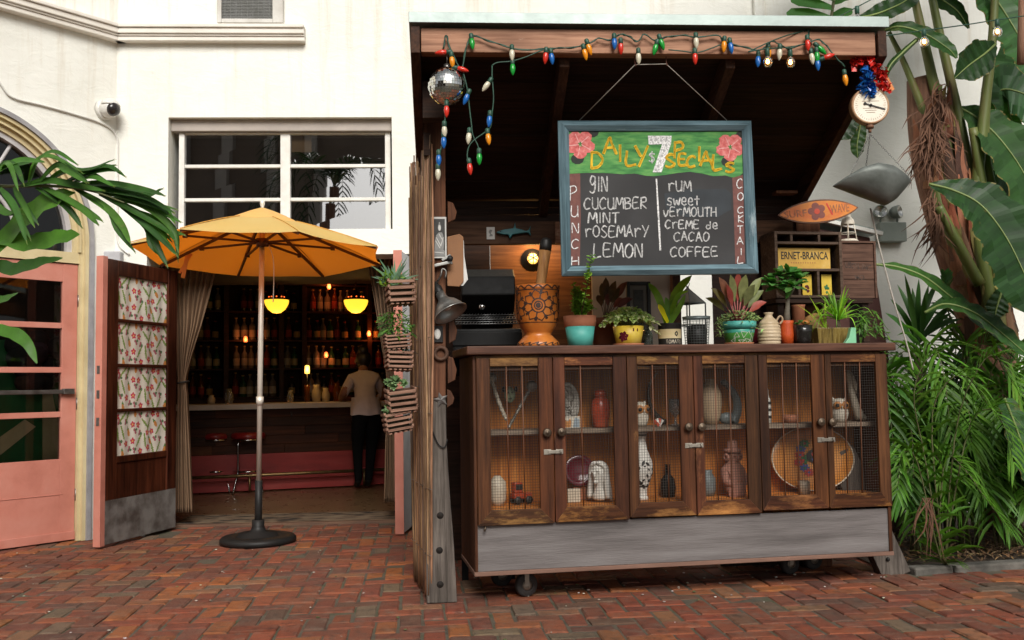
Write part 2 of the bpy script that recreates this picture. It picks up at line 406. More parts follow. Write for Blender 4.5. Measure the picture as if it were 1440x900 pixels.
m_trim = mk('cornice_paint', (.80, .755, .69), (.70, .65, .58), 5, .7, bump=.25)
m_dark = mk('dark_interior', (.035, .026, .02), (.018, .013, .01), 3, .8)
bd = thing('white_building', 'white stucco building with an arched corner door and an open bar doorway', 'building')
def wall_cells(mb, xs, zs, holes, y0, y1, T=None, reveal=True):
    T = T or Matrix()
    xs = sorted(set(xs + [h[0] for h in holes] + [h[1] for h in holes])); zs = sorted(set(zs + [h[2] for h in holes] + [h[3] for h in holes]))
    for x0, x1 in zip(xs, xs[1:]):
        for z0, z1 in zip(zs, zs[1:]):
            cx, cz = (x0+x1)/2, (z0+z1)/2
            if any(h[0] < cx < h[1] and h[2] < cz < h[3] for h in holes): continue
            mb.add([T @ V(p) for p in ((x0, y0, z0), (x1, y0, z0), (x1, y0, z1), (x0, y0, z1))], [(0, 1, 2, 3)])
            mb.add([T @ V(p) for p in ((x0, y1, z0), (x1, y1, z0), (x1, y1, z1), (x0, y1, z1))], [(3, 2, 1, 0)])
    for h in holes:
        a, b_, c_, d_ = h
        for q in (((a, y0, c_), (a, y1, c_), (a, y1, d_), (a, y0, d_)), ((b_, y1, c_), (b_, y0, c_), (b_, y0, d_), (b_, y1, d_)),
                  ((a, y0, d_), (a, y1, d_), (b_, y1, d_), (b_, y0, d_)), ((a, y1, c_), (a, y0, c_), (b_, y0, c_), (b_, y1, c_))):
            mb.add([T @ V(p) for p in q], [(0, 1, 2, 3)])
CX = -2.773                                         # corner with the angled side wall
DO = (-2.52, -.40, -.02, 2.22)                      # bar doorway
W1 = (-2.358, -.555, 2.425, 3.352)                  # window above it
lw0, lw1 = onY(1392, 425, -.0), onY(1500, 376, -.0)
W2 = (lw0.x, lw1.x, lw0.z, lw1.z)                   # louvred window behind the banana plant
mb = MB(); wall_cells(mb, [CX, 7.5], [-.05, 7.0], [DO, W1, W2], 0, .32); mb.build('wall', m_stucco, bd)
# shallow pilaster, right of the shed's roof
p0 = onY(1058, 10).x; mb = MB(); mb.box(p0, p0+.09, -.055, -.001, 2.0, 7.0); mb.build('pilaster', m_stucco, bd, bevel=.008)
# angled side wall with the arch
LF = Frame((CX, 0, 0), R(48))
AU, AR, AZ = -.19-.955, .955, 2.30                  # arch centre, radius, springing height
mb = MB(LF.M); N = 40
us = [AU+AR*math.cos(PI*k/N) for k in range(N+1)]
for a, b_ in zip(us, us[1:]):
    za, zb = (AZ+math.sqrt(max(0, AR*AR-(u-AU)**2)) for u in (a, b_))
    mb.add([(b_, 0, zb), (a, 0, za), (a, 0, 7), (b_, 0, 7)], [(0, 1, 2, 3)])
    mb.add([(b_, 0, zb), (a, 0, za), (a, .3, za), (b_, .3, zb)], [(0, 1, 2, 3)])
for a, b_ in ((AU+AR, 0.0), (-6.0, AU-AR)): mb.add([(a, 0, -.05), (b_, 0, -.05), (b_, 0, 7), (a, 0, 7)], [(0, 1, 2, 3)])
for a in (AU+AR, AU-AR): mb.add([(a, 0, -.05), (a, .3, -.05), (a, .3, AZ), (a, 0, AZ)], [(0, 1, 2, 3)])
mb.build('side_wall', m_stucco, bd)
# cornice: a stepped moulding on both walls
def moulding(mb, T, x0, x1, zt, prof):
    for (d, z0, z1) in prof: mb.add([T @ V(p) for p in ((x0, -d, zt+z0), (x1, -d, zt+z0), (x1, -d, zt+z1), (x0, -d, zt+z1), (x0, .0, zt+z0), (x1, .0, zt+z0), (x1, .0, zt+z1), (x0, .0, zt+z1))],
        [(0, 1, 2, 3), (4, 0, 3, 7), (1, 5, 6, 2), (3, 2, 6, 7), (0, 4, 5, 1)])
zc = 4.092; prof = [(.115, -.03, 0), (.098, -.075, -.0305), (.082, -.092, -.0755), (.070, -.128, -.0925)]
mb = MB(); moulding(mb, Matrix(), CX-.0, -1.253, zc, prof); moulding(mb, LF.M, -6, .05, zc, prof); mb.build('cornice', m_trim, bd, bevel=.006)
# ---- upper window
glass = glassm('window_glass', (.92, .9, .86), .012, 5.0); glass_d = glassm('door_glass', (.9, .88, .84), .02, .1)
def window(x0, x1, z0, z1, y, rows, cols):
    mb = MB(); t = .045; yf, yb = y-.03, y+.03
    mb.box(x0, x0+t, yf, yb, z0, z1); mb.box(x1-t, x1, yf, yb, z0, z1)
    mid = [x0+(x1-x0)*k/cols for k in range(1, cols)]
    for c in mid: mb.box(c-.04, c+.04, yf+.002, yb, z0, z1)
    mb.box(x0+t, x1-t, yf+.004, yb, z0, z0+.03); mb.box(x0+t, x1-t, yf+.004, yb, z1-.012, z1)
    xs = [x0+t] + sum([[c-.04, c+.04] for c in mid], []) + [x1-t]
    for a, b_ in zip(xs[::2], xs[1::2]):
        for k in range(1, rows):
            z = z0+(z1-z0)*k/rows; mb.box(a, b_, yf+.006, yb-.01, z-.014, z+.014)
    f = mb.build('window', m_whitep, bd, bevel=.004)
    for a, b_ in zip(xs[::2], xs[1::2]):
        for k in range(rows):
            q = MB(); za, zb = z0+(z1-z0)*k/rows, z0+(z1-z0)*(k+1)/rows
            ti = random.uniform(-.004, .004); q.add([(a, y+ti, za), (b_, y+random.uniform(-.003, .003), za), (b_, y-ti, zb), (a, y, zb)], [(0, 1, 2, 3)]); q.build('pane', glass, f)
    return f
window(W1[0]+.055, W1[1]-.02, W1[2]-.01, W1[3]-.10, .13, 3, 2)
mb = MB(); mb.box(W1[0]+.003, W1[1]-.003, .06, .3, W1[3]-.098, W1[3]-.003); mb.build('window_head', mk('shaded_window_head', (.42, .37, .33), (.33, .29, .26), 6, .7), bd, bevel=.006)  # shadow at the top of the reveal put into the head's taupe colour
# room behind the upper window (dark, with a paper taped inside the glass)
m_paper = mk('brown_paper', (.42, .28, .15), (.34, .22, .12), 9, .9)
mb = MB(); mb.box(W1[0]-.6, W1[1]+.6, .325, 2.6, W1[2]-.17, W1[3]+.3); mb.f = [f for f in mb.f]; 
mb.f.pop(2); mb.mi.pop(); mb.sm.pop(); mb.c.pop(); mb.build('upstairs_room', m_dark, bd)
mb = MB(); pa, pb = onY(410, 214, .16), onY(438, 186, .16); mb.box(pa.x, pb.x, .16, .163, pa.z, pb.z); mb.build('window_paper', m_paper, bd)
# louvred window
m_louv = mk('louvre_paint', (.36, .38, .37), (.25, .27, .26), 8, .6)
mb = MB(); n_ = 5
for k in range(n_):
    z = lerp(W2[2], W2[3], (k+.5)/n_); mb.bar((W2[0]+.03, .05, z), (W2[1]-.03, .05, z), (W2[3]-W2[2])/n_*1.05, .012, (0, -.75, .66))
lv = mb.build('louvred_window', m_louv, bd)
mb = MB(); mb.box(W2[0], W2[0]+.03, .02, .09, W2[2], W2[3]); mb.box(W2[1]-.03, W2[1], .02, .09, W2[2], W2[3]); mb.box(W2[0], W2[1], .021, .089, W2[2]-.002, W2[2]+.02); mb.build('frame', m_louv, lv)
mb = MB(); mb.box(W2[0], W2[1], .33, .4, W2[2]-.2, W2[3]+.2); mb.build('back_panel', m_dark, lv)

# ---- arched pink door on the side wall
m_cream = mk('cream_paint', (.66, .56, .33), (.52, .42, .23), 5, .6, bump=.2)
m_pink = mk('coral_pink_paint', (.54, .205, .15), (.44, .155, .11), 3, .55, bump=.35, c3=(.58, .25, .19))
m_greyp = mk('grey_stucco_edge', (.36, .35, .36), (.24, .23, .24), 8, .8, bump=.3)
def arch_band(mb, ro, ri, y0, y1, n=40, z0=.0):
    """a moulding following jamb - arch - jamb, between radii ri and ro"""
    pts = [(1, z0)] + [(None, k) for k in range(n+1)] + [(-1, z0)]
    def P(r, e):
        if e[0] is None: a = PI*e[1]/n; return (AU+r*math.cos(a), AZ+r*math.sin(a))
        return (AU+e[0]*r, e[1])
    for e, f in zip(pts, pts[1:]):
        a, b_, c_, d_ = P(ro, e), P(ro, f), P(ri, f), P(ri, e)
        mb.add([(a[0], y0, a[1]), (b_[0], y0, b_[1]), (c_[0], y0, c_[1]), (d_[0], y0, d_[1]), (a[0], y1, a[1]), (b_[0], y1, b_[1]), (c_[0], y1, c_[1]), (d_[0], y1, d_[1])],
               [(3, 2, 1, 0), (2, 3, 7, 6), (0, 1, 5, 4)])
mb = MB(LF.M); arch_band(mb, AR+.012, AR-.022, -.022, .1); mb.build('arch_edge', m_greyp, bd)
mb = MB(LF.M); arch_band(mb, AR-.0225, AR-.05, -.002, .2); ZT = 2.14
arch_band(mb, AR-.05, AR-.075, .03, .2); arch_band(mb, AR-.075, AR-.088, .015, .2, z0=ZT+.086); arch_band(mb, AR-.088, AR-.125, .05, .2, z0=ZT+.086)
mb.box(AU-AR+.07, AU+AR-.07, .046, .16, ZT, ZT+.085)
sur = mb.build('door_surround', m_cream, bd)
mb = MB(LF.M); arch_band(mb, AR-.125, AR-.165, .07, .16, z0=ZT+.085); 
for a_ in (62, 118): 
    mb.tube([(AU+.42*math.cos(R(a_)), .11, AZ+.42*math.sin(R(a_))), (AU+.82*math.cos(R(a_)), .11, AZ+.82*math.sin(R(a_)))], .014, 6)
mb.tube([(AU+.42*math.cos(R(180*k/20)), .11, AZ-.0+.42*math.sin(R(180*k/20))) for k in range(21)], .016, 6)
fan = mb.build('fanlight', mk('fanlight_paint', (.52, .5, .5), (.4, .38, .38), 8, .6), bd)
mb = MB(LF.M); mb.add([(AU+.8*math.cos(PI*k/24), .115, AZ+.8*math.sin(PI*k/24)) for k in range(25)] + [(AU-.8, .115, ZT+.08), (AU+.8, .115, ZT+.08)], [tuple(range(27))]); mb.build('pane', glass_d, fan)
# pink door leaf: photo pixels on the door plane
DY = .06
def lp(px, py): q = LF.px(px, py, DY); return q.x, q.z
dxr = AU+AR-.079; dxl = AU+.006
def pink_leaf(xl, xr, flip=False):
    mb = MB(LF.M); y0, y1 = DY, DY+.045; st = .115
    gl, gr = (xl+st, xr-st) if not flip else (xl+st, xr-st)
    zt = ZT-.008; g0 = .63; g1 = zt-.14
    mb.box(xl, gl, y0, y1, .015, zt); mb.box(gr, xr, y0, y1, .015, zt); mb.box(gl, gr, y0+.002, y1-.002, g1, zt); mb.box(gl, gr, y0+.002, y1-.002, .015, g0)
    mb.box(xl+.0, xr-.0, y0-.012, y0-.0005, .012, .075); mb.box(gl-.02, gr+.02, y0-.003, y0+.001, .36, .366)
    zs = [lerp(g0, g1, k/4) for k in (1, 2, 3)]
    for z in zs: mb.box(gl, gr, y0+.004, y1-.006, z-.021, z+.021)
    d = mb.build('door', m_pink, bd, bevel=.004)
    q = MB(LF.M); q.add([(gl, y0+.024, g0), (gr, y0+.024, g0), (gr, y0+.024, g1), (gl, y0+.024, g1)], [(0, 1, 2, 3)]); q.build('pane', glass_d, d)
    q = MB(LF.M); zh = 1.145; q.box(gl-.02, gr+.02, y0-.035, y0-.018, zh-.018, zh+.014); q.box(gr-.0, gr+.085, y0-.04, y0-.0, zh-.022, zh+.022); q.box(gl-.05, gl+.03, y0-.04, y0-.0, zh-.022, zh+.022)
    q.build('push_bar', m_steel, d, bevel=.004)
    for z in (.35, 1.05, 1.85): q = MB(LF.M); q.tube([(xr+.006, y0-.004, z-.045), (xr+.006, y0-.004, z+.045)], .007, 8); q.build('hinge', m_steel, d)
    return d
m_steel = mk('dull_steel', (.30, .29, .27), (.15, .14, .13), 10, .4, metal=.9)
dr = pink_leaf(dxl, dxr); dr['label'] = 'coral pink glazed door leaf next to the corner'
dl_ = pink_leaf(AU-AR+.079, AU-.006)
# inside the pink door: a dim room, a green panel with a cream diagonal
mb = MB(LF.M); mb.box(-4.5, -.02, .31, 3.0, -.02, 3.4); mb.f.pop(2); mb.mi.pop(); mb.sm.pop(); mb.c.pop()
mb.build('corner_room', mk('corner_room_wall', (.10, .085, .07), (.06, .05, .04), 4, .8), bd)
m_green = mk('green_board', (.02, .16, .05), (.015, .11, .035), 6, .5)
gb = thing('painted_board', 'green board with cream diagonal bands seen through the pink door glass', 'board', LF.w(-.6, .7, 0), LF.yaw)
def lpy(px, py, y): q = LF.px(px, py, y); return V((q.x, y, q.z))
mb = MB(LF.M); a0 = lpy(40, 660, .7); a1 = lpy(98, 480, .7); mb.box(-1.2, a1.x+.1, .7, .74, .05, a1.z); mb.build('panel', m_green, gb)
mb = MB(LF.M)
for q in ([(60, 548), (72, 548), (95, 660), (60, 660)], [(0, 640), (0, 615), (35, 590), (50, 600)]):
    w_ = [lpy(x, y, .69) for x, y in q]; mb.prism([(p.x, p.z) for p in w_], .685, .699)
mb.build('diagonal_band', m_cream, gb)
jb = thing('dark_jacket', 'dark patterned jacket bundle hanging behind the pink door glass', 'jacket', LF.w(-.55, .62, 0), LF.yaw)
mb = MB(LF.M); c_ = lpy(60, 505, .6)
for k in range(26):
    mb.ball((c_.x+random.uniform(-.2, .13), .6+random.uniform(-.05, .05), c_.z+random.uniform(-.2, .2)), random.uniform(.05, .1), 10, 7, cc=jit(random.choice([(.03, .03, .035), (.06, .04, .05), (.02, .02, .02), (.1, .06, .04)]), .3))
mb.build('cloth', mk('dark_cloth', (1, 1, 1), (.5, .5, .5), 20, .9, attr=True), jb)

# ---- bar doorway: cream/grey jamb strip, the open leaves
m_lightgrey = mk('pale_grey_jamb', (.50, .50, .52), (.36, .36, .38), 6, .75, bump=.3)
mb = MB(); mb.box(-2.83, -2.70, -.09, -.001, 0, 2.25); mb.build('jamb_strip', m_lightgrey, bd, bevel=.01)
m_mahog = wood('mahogany_door', (.115, .032, .014), (.03, .009, .006), 'z', 3, .35, .25)
A0 = onZ(146.5, 771); A1 = onZ(247, 745)
LD = Frame((A0.x, A0.y, 0), math.atan2(A1.y-A0.y, A1.x-A0.x)); LW_ = (A1-A0).length; LH = 2.13
mb = MB(LD.M); T_ = .05; st = .125
mb.box(.0, st+.01, 0, T_, .02, LH); mb.box(LW_-st, LW_, 0, T_, .02, LH); mb.box(st+.01, LW_-st, .002, T_-.002, LH-.115, LH)
fz0, fz1 = .655, LH-.115
mb.box(st+.01, LW_-st, .012, T_-.012, .32, fz0-.05); mb.box(st+.01, LW_-st, .002, T_-.002, fz0-.05, fz0); mb.box(st+.01, LW_-st, .002, T_-.002, .02, .32)
for k in (1, 2, 3):
    z = lerp(fz0, fz1, k/4); mb.box(st+.01, LW_-st, .004, T_-.004, z-.013, z+.013)
od = mb.build('door', m_mahog, bd, bevel=.005); od['label'] = 'dark brown open door leaf with flowered fabric panels'
mb = MB(LD.M); mb.box(-.004, LW_-.01, -.004, -.0005, .025, .34); mb.build('kick_plate', mk('worn_kick_plate', (.25, .24, .225), (.10, .085, .075), 7, .6, metal=.3, bump=.3, lo=.35, hi=.6), od)
mb = MB(LD.M); mb.box(-.0575, -.0005, -.004, T_+.004, .015, LH+.012); mb.build('door_edge', m_pink, od, bevel=.003)
for z in (1.12, 1.3, .92): mb = MB(LD.M); mb.box(-.06, -.0565, .012, .036, z-.03, z+.03); mb.build('latch_plate', m_steel, od)
# flowered fabric: real little printed shapes in the cloth's own colours
m_fab = mk('flowered_fabric', (1, 1, 1), (.86, .84, .8), 20, .9, attr=True, bump=.1)
for k in range(4):
    z0, z1 = lerp(fz0, fz1, k/4)+(.013 if k else 0), lerp(fz0, fz1, (k+1)/4)-(.013 if k < 3 else 0); x0, x1 = st+.01, LW_-st
    mb = MB(LD.M); nx, ny = 120, 66; rng = random.Random(4)
    pat = []
    for r_ in range(5):
        for c_ in range(9):
            px_, pz_ = (c_+.3+.5*(r_ % 2))/8.6, (r_+.45)/4.8; t_ = (2, 0, 4, 1, 2, 3, 4)[(c_*3+r_*2) % 7]
            pat.append((px_+rng.uniform(-.02, .02), pz_+rng.uniform(-.05, .05), t_, rng.uniform(-.8, .8)))
    for i in range(nx):
        for j in range(ny):
            u, v_ = (i+.5)/nx, (j+.5)/ny; c = (.72, .68, .60)
            for (pu, pv, t_, an) in pat:
                dx, dz = (u-pu)*(x1-x0), (v_-pv)*(z1-z0)
                ex_, ez_ = dx*math.cos(an)-dz*math.sin(an), dx*math.sin(an)+dz*math.cos(an); rr = math.hypot(dx, dz)
                if t_ in (0, 3):
                    if rr < .027*(.55+.45*abs(math.cos(2.5*math.atan2(ez_, ex_)))): c = (.52, .03, .08) if rr > .008 else (.7, .4, .1)
                elif t_ == 1:
                    if (ex_/.016)**2+((ez_+.01)/.027)**2 < 1: c = (.50, .17, .04) if (i+j) % 2 else (.6, .28, .06)
                    elif ez_ > .012 and abs(ex_) < .014*(1-(ez_-.012)/.035) and ez_ < .047: c = (.10, .22, .05)
                elif t_ == 2:
                    if abs(ez_) < .05 and abs(ex_) < .017*(1-abs(ez_)/.05) and (int(ez_*180) % 2): c = (.16, .27, .04)
                    elif abs(ez_) < .055 and abs(ex_) < .007: c = (.20, .30, .05)
                else:
                    if rr < .026*(.4+.6*abs(math.cos(1.5*math.atan2(ez_, ex_)))): c = (.09, .17, .07) if ex_ > 0 else (.40, .10, .14)
            a, b_ = lerp(x0, x1, i/nx), lerp(x0, x1, (i+1)/nx); c0, c1 = lerp(z0, z1, j/ny), lerp(z0, z1, (j+1)/ny)
            wv = lambda x: .022+.003*math.sin(x*46)+.002*math.sin(x*21+1)
            mb.add([(a, wv(a), c0), (b_, wv(b_), c0), (b_, wv(b_), c1), (a, wv(a), c1)], [(0, 1, 2, 3)], c=c)
    mb.build('fabric_panel', m_fab, od)
# right leaf, standing open edge-on
B0 = onZ(562, 754); RD = Frame((B0.x, B0.y, 0), math.atan2(.40-B0.y, -.40-B0.x)); LW2 = math.hypot(.40-B0.y, -.40-B0.x)
mb = MB(RD.M); mb.box(.006, LW2, -.03, .03, .02, 2.2); rd = mb.build('door', m_lightgrey, bd, bevel=.004); rd['label'] = 'pink edged open door leaf beside the reed screen'
mb = MB(RD.M); mb.box(-.0, .0055, -.034, .034, .015, 2.205); mb.build('door_edge', m_pink, rd)
# ================================================================== THE BAR INSIDE
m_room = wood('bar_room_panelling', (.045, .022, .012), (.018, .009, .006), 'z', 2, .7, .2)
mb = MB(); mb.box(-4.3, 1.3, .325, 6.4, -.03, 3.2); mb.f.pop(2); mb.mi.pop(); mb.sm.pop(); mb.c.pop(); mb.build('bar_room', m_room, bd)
m_floor = mk('bar_floor_concrete', (.20, .12, .06), (.12, .07, .035), 2.5, .3, bump=.06, rvar=.12)
mb = MB(); mb.box(-4.3, 1.3, .435, 6.4, -.02, .006); struct(mb.build('bar_floor', m_floor))
m_mat = mk('worn_threshold_mat', (.15, .10, .06), (.025, .018, .014), 5, .85, stretch=(1, 2.2, 1), bump=.4, c3=(.19, .14, .09), lo=.42, hi=.6)
mt = thing('threshold_mat', 'worn dark patterned mat lying across the bar doorway', 'mat', (-1.4, .8, 0))
mb = MB(); mb.box(-2.45, -.42, .50, 1.05, .0065, .018); mb.build('mat', m_mat, mt, bevel=.004)
mb = MB(); mb.box(-2.43, -.41, .425, .50, -.02, .017); mb.build('edge_strip', mk('threshold_wood', (.17, .09, .05), (.08, .04, .025), 8, .7, stretch=(.3, 2, 2)), mt, bevel=.004)
BF = Frame((-2.993, 2.836, 0), math.atan2(.604, 2.073))
bc = thing('bar_counter', 'long wooden bar counter with pale top and red painted kickboard', 'bar counter', BF.O, BF.yaw)
mbar = [wood('bar_plank', (.15, .062, .024), (.06, .024, .011), 'x', 2, .55, .2, attr=True)]
mb = MB(BF.M)
zb = [(.02, .13, 'r'), (.134, .19, 'r'), (.194, .42, 'r'), (.424, .52, 'w'), (.524, .62, 'w'), (.624, .72, 'w'), (.724, .82, 'w'), (.824, .905, 'w')]
rng = random.Random(2)
for z0, z1, k in zb:
    if k == 'w':
        x = -1.2
        while x < 3.4:
            l = rng.uniform(.7, 1.5); mb.box(x, min(x+l, 3.4)-.003, 0, .03, z0, z1, c=jit(rng.choice([(1.2, 1.1, 1.0), (.7, .65, .6), (1.0, .8, .7), (.5, .45, .42)]), .15)); x += l
mb.build('front_panel', mbar, bc, bevel=.002)
mb = MB(BF.M)
for z0, z1, k in zb:
    if k == 'r': mb.box(-1.2, 3.4, -.012 if z0 < .15 else -.004, .03, z0, z1)
mb.build('kickboard', mk('worn_red_paint', (.36, .034, .03), (.22, .02, .018), 3, .5, stretch=(.6, 1, 2), bump=.2, c3=(.40, .06, .05)), bc, bevel=.003)
mb = MB(BF.M); mb.box(-1.25, 3.45, -.17, .55, .915, .975); mb.build('countertop', mk('bar_top', (.62, .58, .54), (.5, .46, .43), 6, .4, bump=.05), bc, bevel=.006)
mb = MB(BF.M); mb.tube([(-1.2, -.16, .20), (3.4, -.16, .20)], .019, 10)
for x in (-.6, .65, 1.9, 3.1): mb.tube([(x, -.16, .20), (x, -.16, .02)], .012, 8); mb.tube([(x, -.16, .20), (x, -.01, .20)], .012, 8)
mb.build('foot_rail', mk('brass_rail', (.32, .22, .10), (.2, .13, .06), 9, .35, metal=.9), bc)
mb = MB(BF.M); h = BF.px(410, 578, -.05); mb.tube([(h.x, -.0, .87), (h.x, -.04, .865), (h.x, -.05, .84), (h.x, -.03, .825)], .006, 6); mb.build('bag_hook', m_steel, bc)
# stools
m_chrome = mk('chrome', (.62, .61, .6), (.5, .5, .5), 5, .12, metal=1.0, bump=0, rvar=.06); m_redv = mk('red_vinyl', (.32, .02, .02), (.2, .012, .012), 6, .35)
def stool(px, label):
    g_ = onZ(px, 693, 0); t = thing('bar_stool', label, 'bar stool', (g_.x, g_.y, .006), .2, 'red bar stools at the counter')
    mb = MB(); mb.lathe([(.0, .655), (.15, .655), (.175, .645), (.185, .62), (.185, .60), (.175, .585), (0, .585)], 28); mb.build('seat', m_redv, t, world=False)
    mb = MB(); mb.lathe([(.17, .584), (.188, .584), (.188, .57), (.17, .57)], 28); mb.build('seat_rim', m_chrome, t, world=False)
    for k in range(4):
        a = PI/4+k*PI/2; mb = MB(); q = lambda r_, z: (r_*math.cos(a), r_*math.sin(a), z)
        mb.tube(smooth_path([q(.10, .568), q(.145, .545), q(.15, .47), q(.15, .25), q(.165, .18), q(.225, .0)], 16), .011, 8); mb.build('leg', m_chrome, t, world=False)
    mb = MB(); mb.torus((0, 0, .235), .155, .010, seg=28); mb.build('foot_ring', m_chrome, t, world=False)
    return t
stool(303, 'red topped chrome stool nearer the curtain'); stool(349, 'red topped chrome stool behind the umbrella pole')
# back bar
SB = 1.75
bb = thing('back_bar', 'tall dark shelving unit behind the bar counter', 'shelf', BF.w(0, SB, 0), BF.yaw)
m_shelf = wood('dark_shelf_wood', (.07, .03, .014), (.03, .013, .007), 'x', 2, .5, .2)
def bx(px, py=480): return BF.px(px, py, SB).x
xL, xR = bx(262), bx(600)
zs = sorted({round(BF.px(470, y, SB).z, 3) for y in (556, 517, 478, 438, 400)})
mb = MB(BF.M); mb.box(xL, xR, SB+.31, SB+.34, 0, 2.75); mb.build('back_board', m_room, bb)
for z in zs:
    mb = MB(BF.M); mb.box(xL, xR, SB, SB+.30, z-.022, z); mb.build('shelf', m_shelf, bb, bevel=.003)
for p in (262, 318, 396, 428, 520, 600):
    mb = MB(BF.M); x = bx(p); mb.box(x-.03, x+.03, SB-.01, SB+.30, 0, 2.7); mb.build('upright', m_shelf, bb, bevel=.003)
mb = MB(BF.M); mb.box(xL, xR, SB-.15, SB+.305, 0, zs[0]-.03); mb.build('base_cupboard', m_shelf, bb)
bot = {'clear': bottlem('clear_glass', (.28, .28, .27), .04, .5), 'green': bottlem('green_glass', (.03, .11, .045), .06, .3), 'amber': bottlem('amber_glass', (.16, .045, .008), .05, .4), 'dark': bottlem('dark_glass', (.02, .02, .02), .06, .1)}
m_lab = {'clear': mk('paper_label', (.45, .41, .33), (.36, .32, .26), 20, .8), 'green': mk('cream_label', (.55, .47, .3), (.4, .33, .2), 20, .8), 'amber': mk('red_label', (.35, .05, .03), (.25, .03, .02), 20, .8), 'dark': mk('gold_label', (.45, .33, .12), (.3, .2, .08), 20, .7)}
def bottle(kind, H, r):
    mb = MB(); n = r*.34
    mb.lathe([(0, 0), (r*.95, 0), (r, .008), (r, H*.58), (r*.9, H*.66), (n*1.15, H*.76), (n, H*.8), (n, H*.97), (n*1.2, H*.975), (n*1.2, H), (0, H)], 14)
    o = mb.build('bottle', bot[kind])
    q = MB(); q.lathe([(r*1.012, H*.14), (r*1.012, H*.45)], 14); q.build('label', m_lab[kind], o, world=False)
    q = MB(); q.lathe([(0, H*1.001), (n*1.3, H*1.001), (n*1.3, H*.94), (n*1.02, H*.94)], 10); q.build('cap', m_lab['dark' if kind != 'dark' else 'amber'], o, world=False)
    return o
proto = {}
names = ['lowest', 'second', 'third', 'fourth', 'top']
desc = {'clear': 'clear glass liquor bottle with a paper label', 'green': 'green glass bottle with a cream label', 'amber': 'amber liquor bottle with a red label', 'dark': 'dark bottle with a gold label'}
rng = random.Random(11)
for i, z in enumerate(zs[:4]):
    x = xL+.08
    while x < xR-.06:
        kind = rng.choice(['clear', 'clear', 'green', 'amber', 'amber', 'dark']); H = rng.uniform(.25, .33); 
        if any(abs(x-bx(p)) < .07 for p in (262, 318, 396, 428, 520, 600)) or rng.random() < .06: x += .08; continue
        key = (kind, rng.randrange(2))
        if key not in proto: o = proto[key] = bottle(kind, H, rng.uniform(.036, .046))
        else: o = dup(proto[key])
        o.location = BF.w(x, SB+rng.uniform(.06, .2), z+.0005); o.rotation_euler = (0, 0, rng.uniform(0, 6))
        nm = names[zs.index(z)]
        tag(o, desc[kind] + ' on the %s back bar shelf' % nm, 'bottle', 'bottles on the back bar shelves'); x += rng.uniform(.082, .105)
# glassware and jugs on the counter
m_glassw = bottlem('glassware', (.8, .8, .78), .03, .75); m_cer = mk('cream_ceramic', (.5, .42, .3), (.4, .33, .22), 8, .5)
def onbar(px, y): q = BF.px(px, 555, y); return BF.w(q.x, y, .9755)
for px_, H, r, m_, lab, cat in ((445, .20, .055, m_cer, 'cream ceramic jug standing on the bar counter', 'jug'), (458, .16, .05, m_cer, 'small tan crock next to the cream jug on the bar', 'crock'), (322, .17, .05, m_glassw, 'glass carafe on the bar left of the umbrella pole', 'carafe'),
        (297, .10, .045, m_cer, 'pale cup on the bar counter beside the curtain', 'cup'), (408, .14, .04, m_glassw, 'stemless tumbler on the bar right of the umbrella pole', 'glass'), (474, .22, .05, bot['amber'], 'amber bottle on the bar next to the leaning woman', 'bottle')):
    mb = MB(); mb.lathe([(0, 0), (r*.8, 0), (r, H*.3), (r*.95, H*.6), (r*.6, H*.8), (r*.7, H), (r*.62, H), (r*.52, H*.8), (r*.85, H*.58), (0, .02)], 18)
    o = mb.build(cat.replace(' ', '_'), m_); o.location = onbar(px_, .35); tag(o, lab, cat)
o = thing('table_candle', 'lit yellow candle glass on the bar counter', 'candle', onbar(432, .3)); 
mb = MB(); mb.lathe([(0, 0), (.03, 0), (.034, .2), (.028, .2), (.0, .06)], 16); mb.build('holder', bot['amber'], o, world=False)
mb = MB(); mb.lathe([(.001, .32), (.014, .335), (.028, .33), (.03, .36), (.026, .42), (.001, .43)], 14); mb.build('flame_shade', emis('candle_glow', (1, .5, .07), 1.8), o, world=False)
mb = MB(); mb.tube([(0, 0, .2), (0, 0, .33)], .006, 6); mb.build('stem', m_steel, o, world=False)
# shelf lamps: small red-orange lights among the bottles
def point(loc, e, c, r=.04):
    l = bpy.data.lights.new('lamp_light', 'POINT'); l.energy = e; l.color = c; l.shadow_soft_size = r
    o = bpy.data.objects.new('lamp_light', l); col.objects.link(o); o.location = loc; return o
m_redglow = emis('red_lamp_glow', (1, .13, .02), 1.6)
for px_, py_, lab in ((462, 404, 'small red lamp glowing on the top of the back bar'), (518, 470, 'small red lamp glowing among bottles right of the pendant'), (458, 500, 'small red lamp glowing on the lower back bar shelf'), (345, 478, 'small red lamp glowing behind the umbrella pole')):
    q = BF.px(px_, py_, SB+.02); mb = MB(); mb.lathe([(0, -.03), (.02, -.03), (.028, 0), (.02, .04), (0, .05)], 12); o = mb.build('shelf_lamp', m_redglow); o.location = BF.w(q.x, SB-.02, q.z); tag(o, lab, 'lamp', 'red shelf lamps')
    if px_ in (462, 518): point(BF.w(q.x, SB-.09, q.z), 1.3, (1, .2, .04))
    else: point(BF.w(q.x, SB-.09, q.z), .5, (1, .25, .06))
point(BF.w(BF.px(432, 517, .3).x, .22, 1.36), .8, (1, .5, .12))
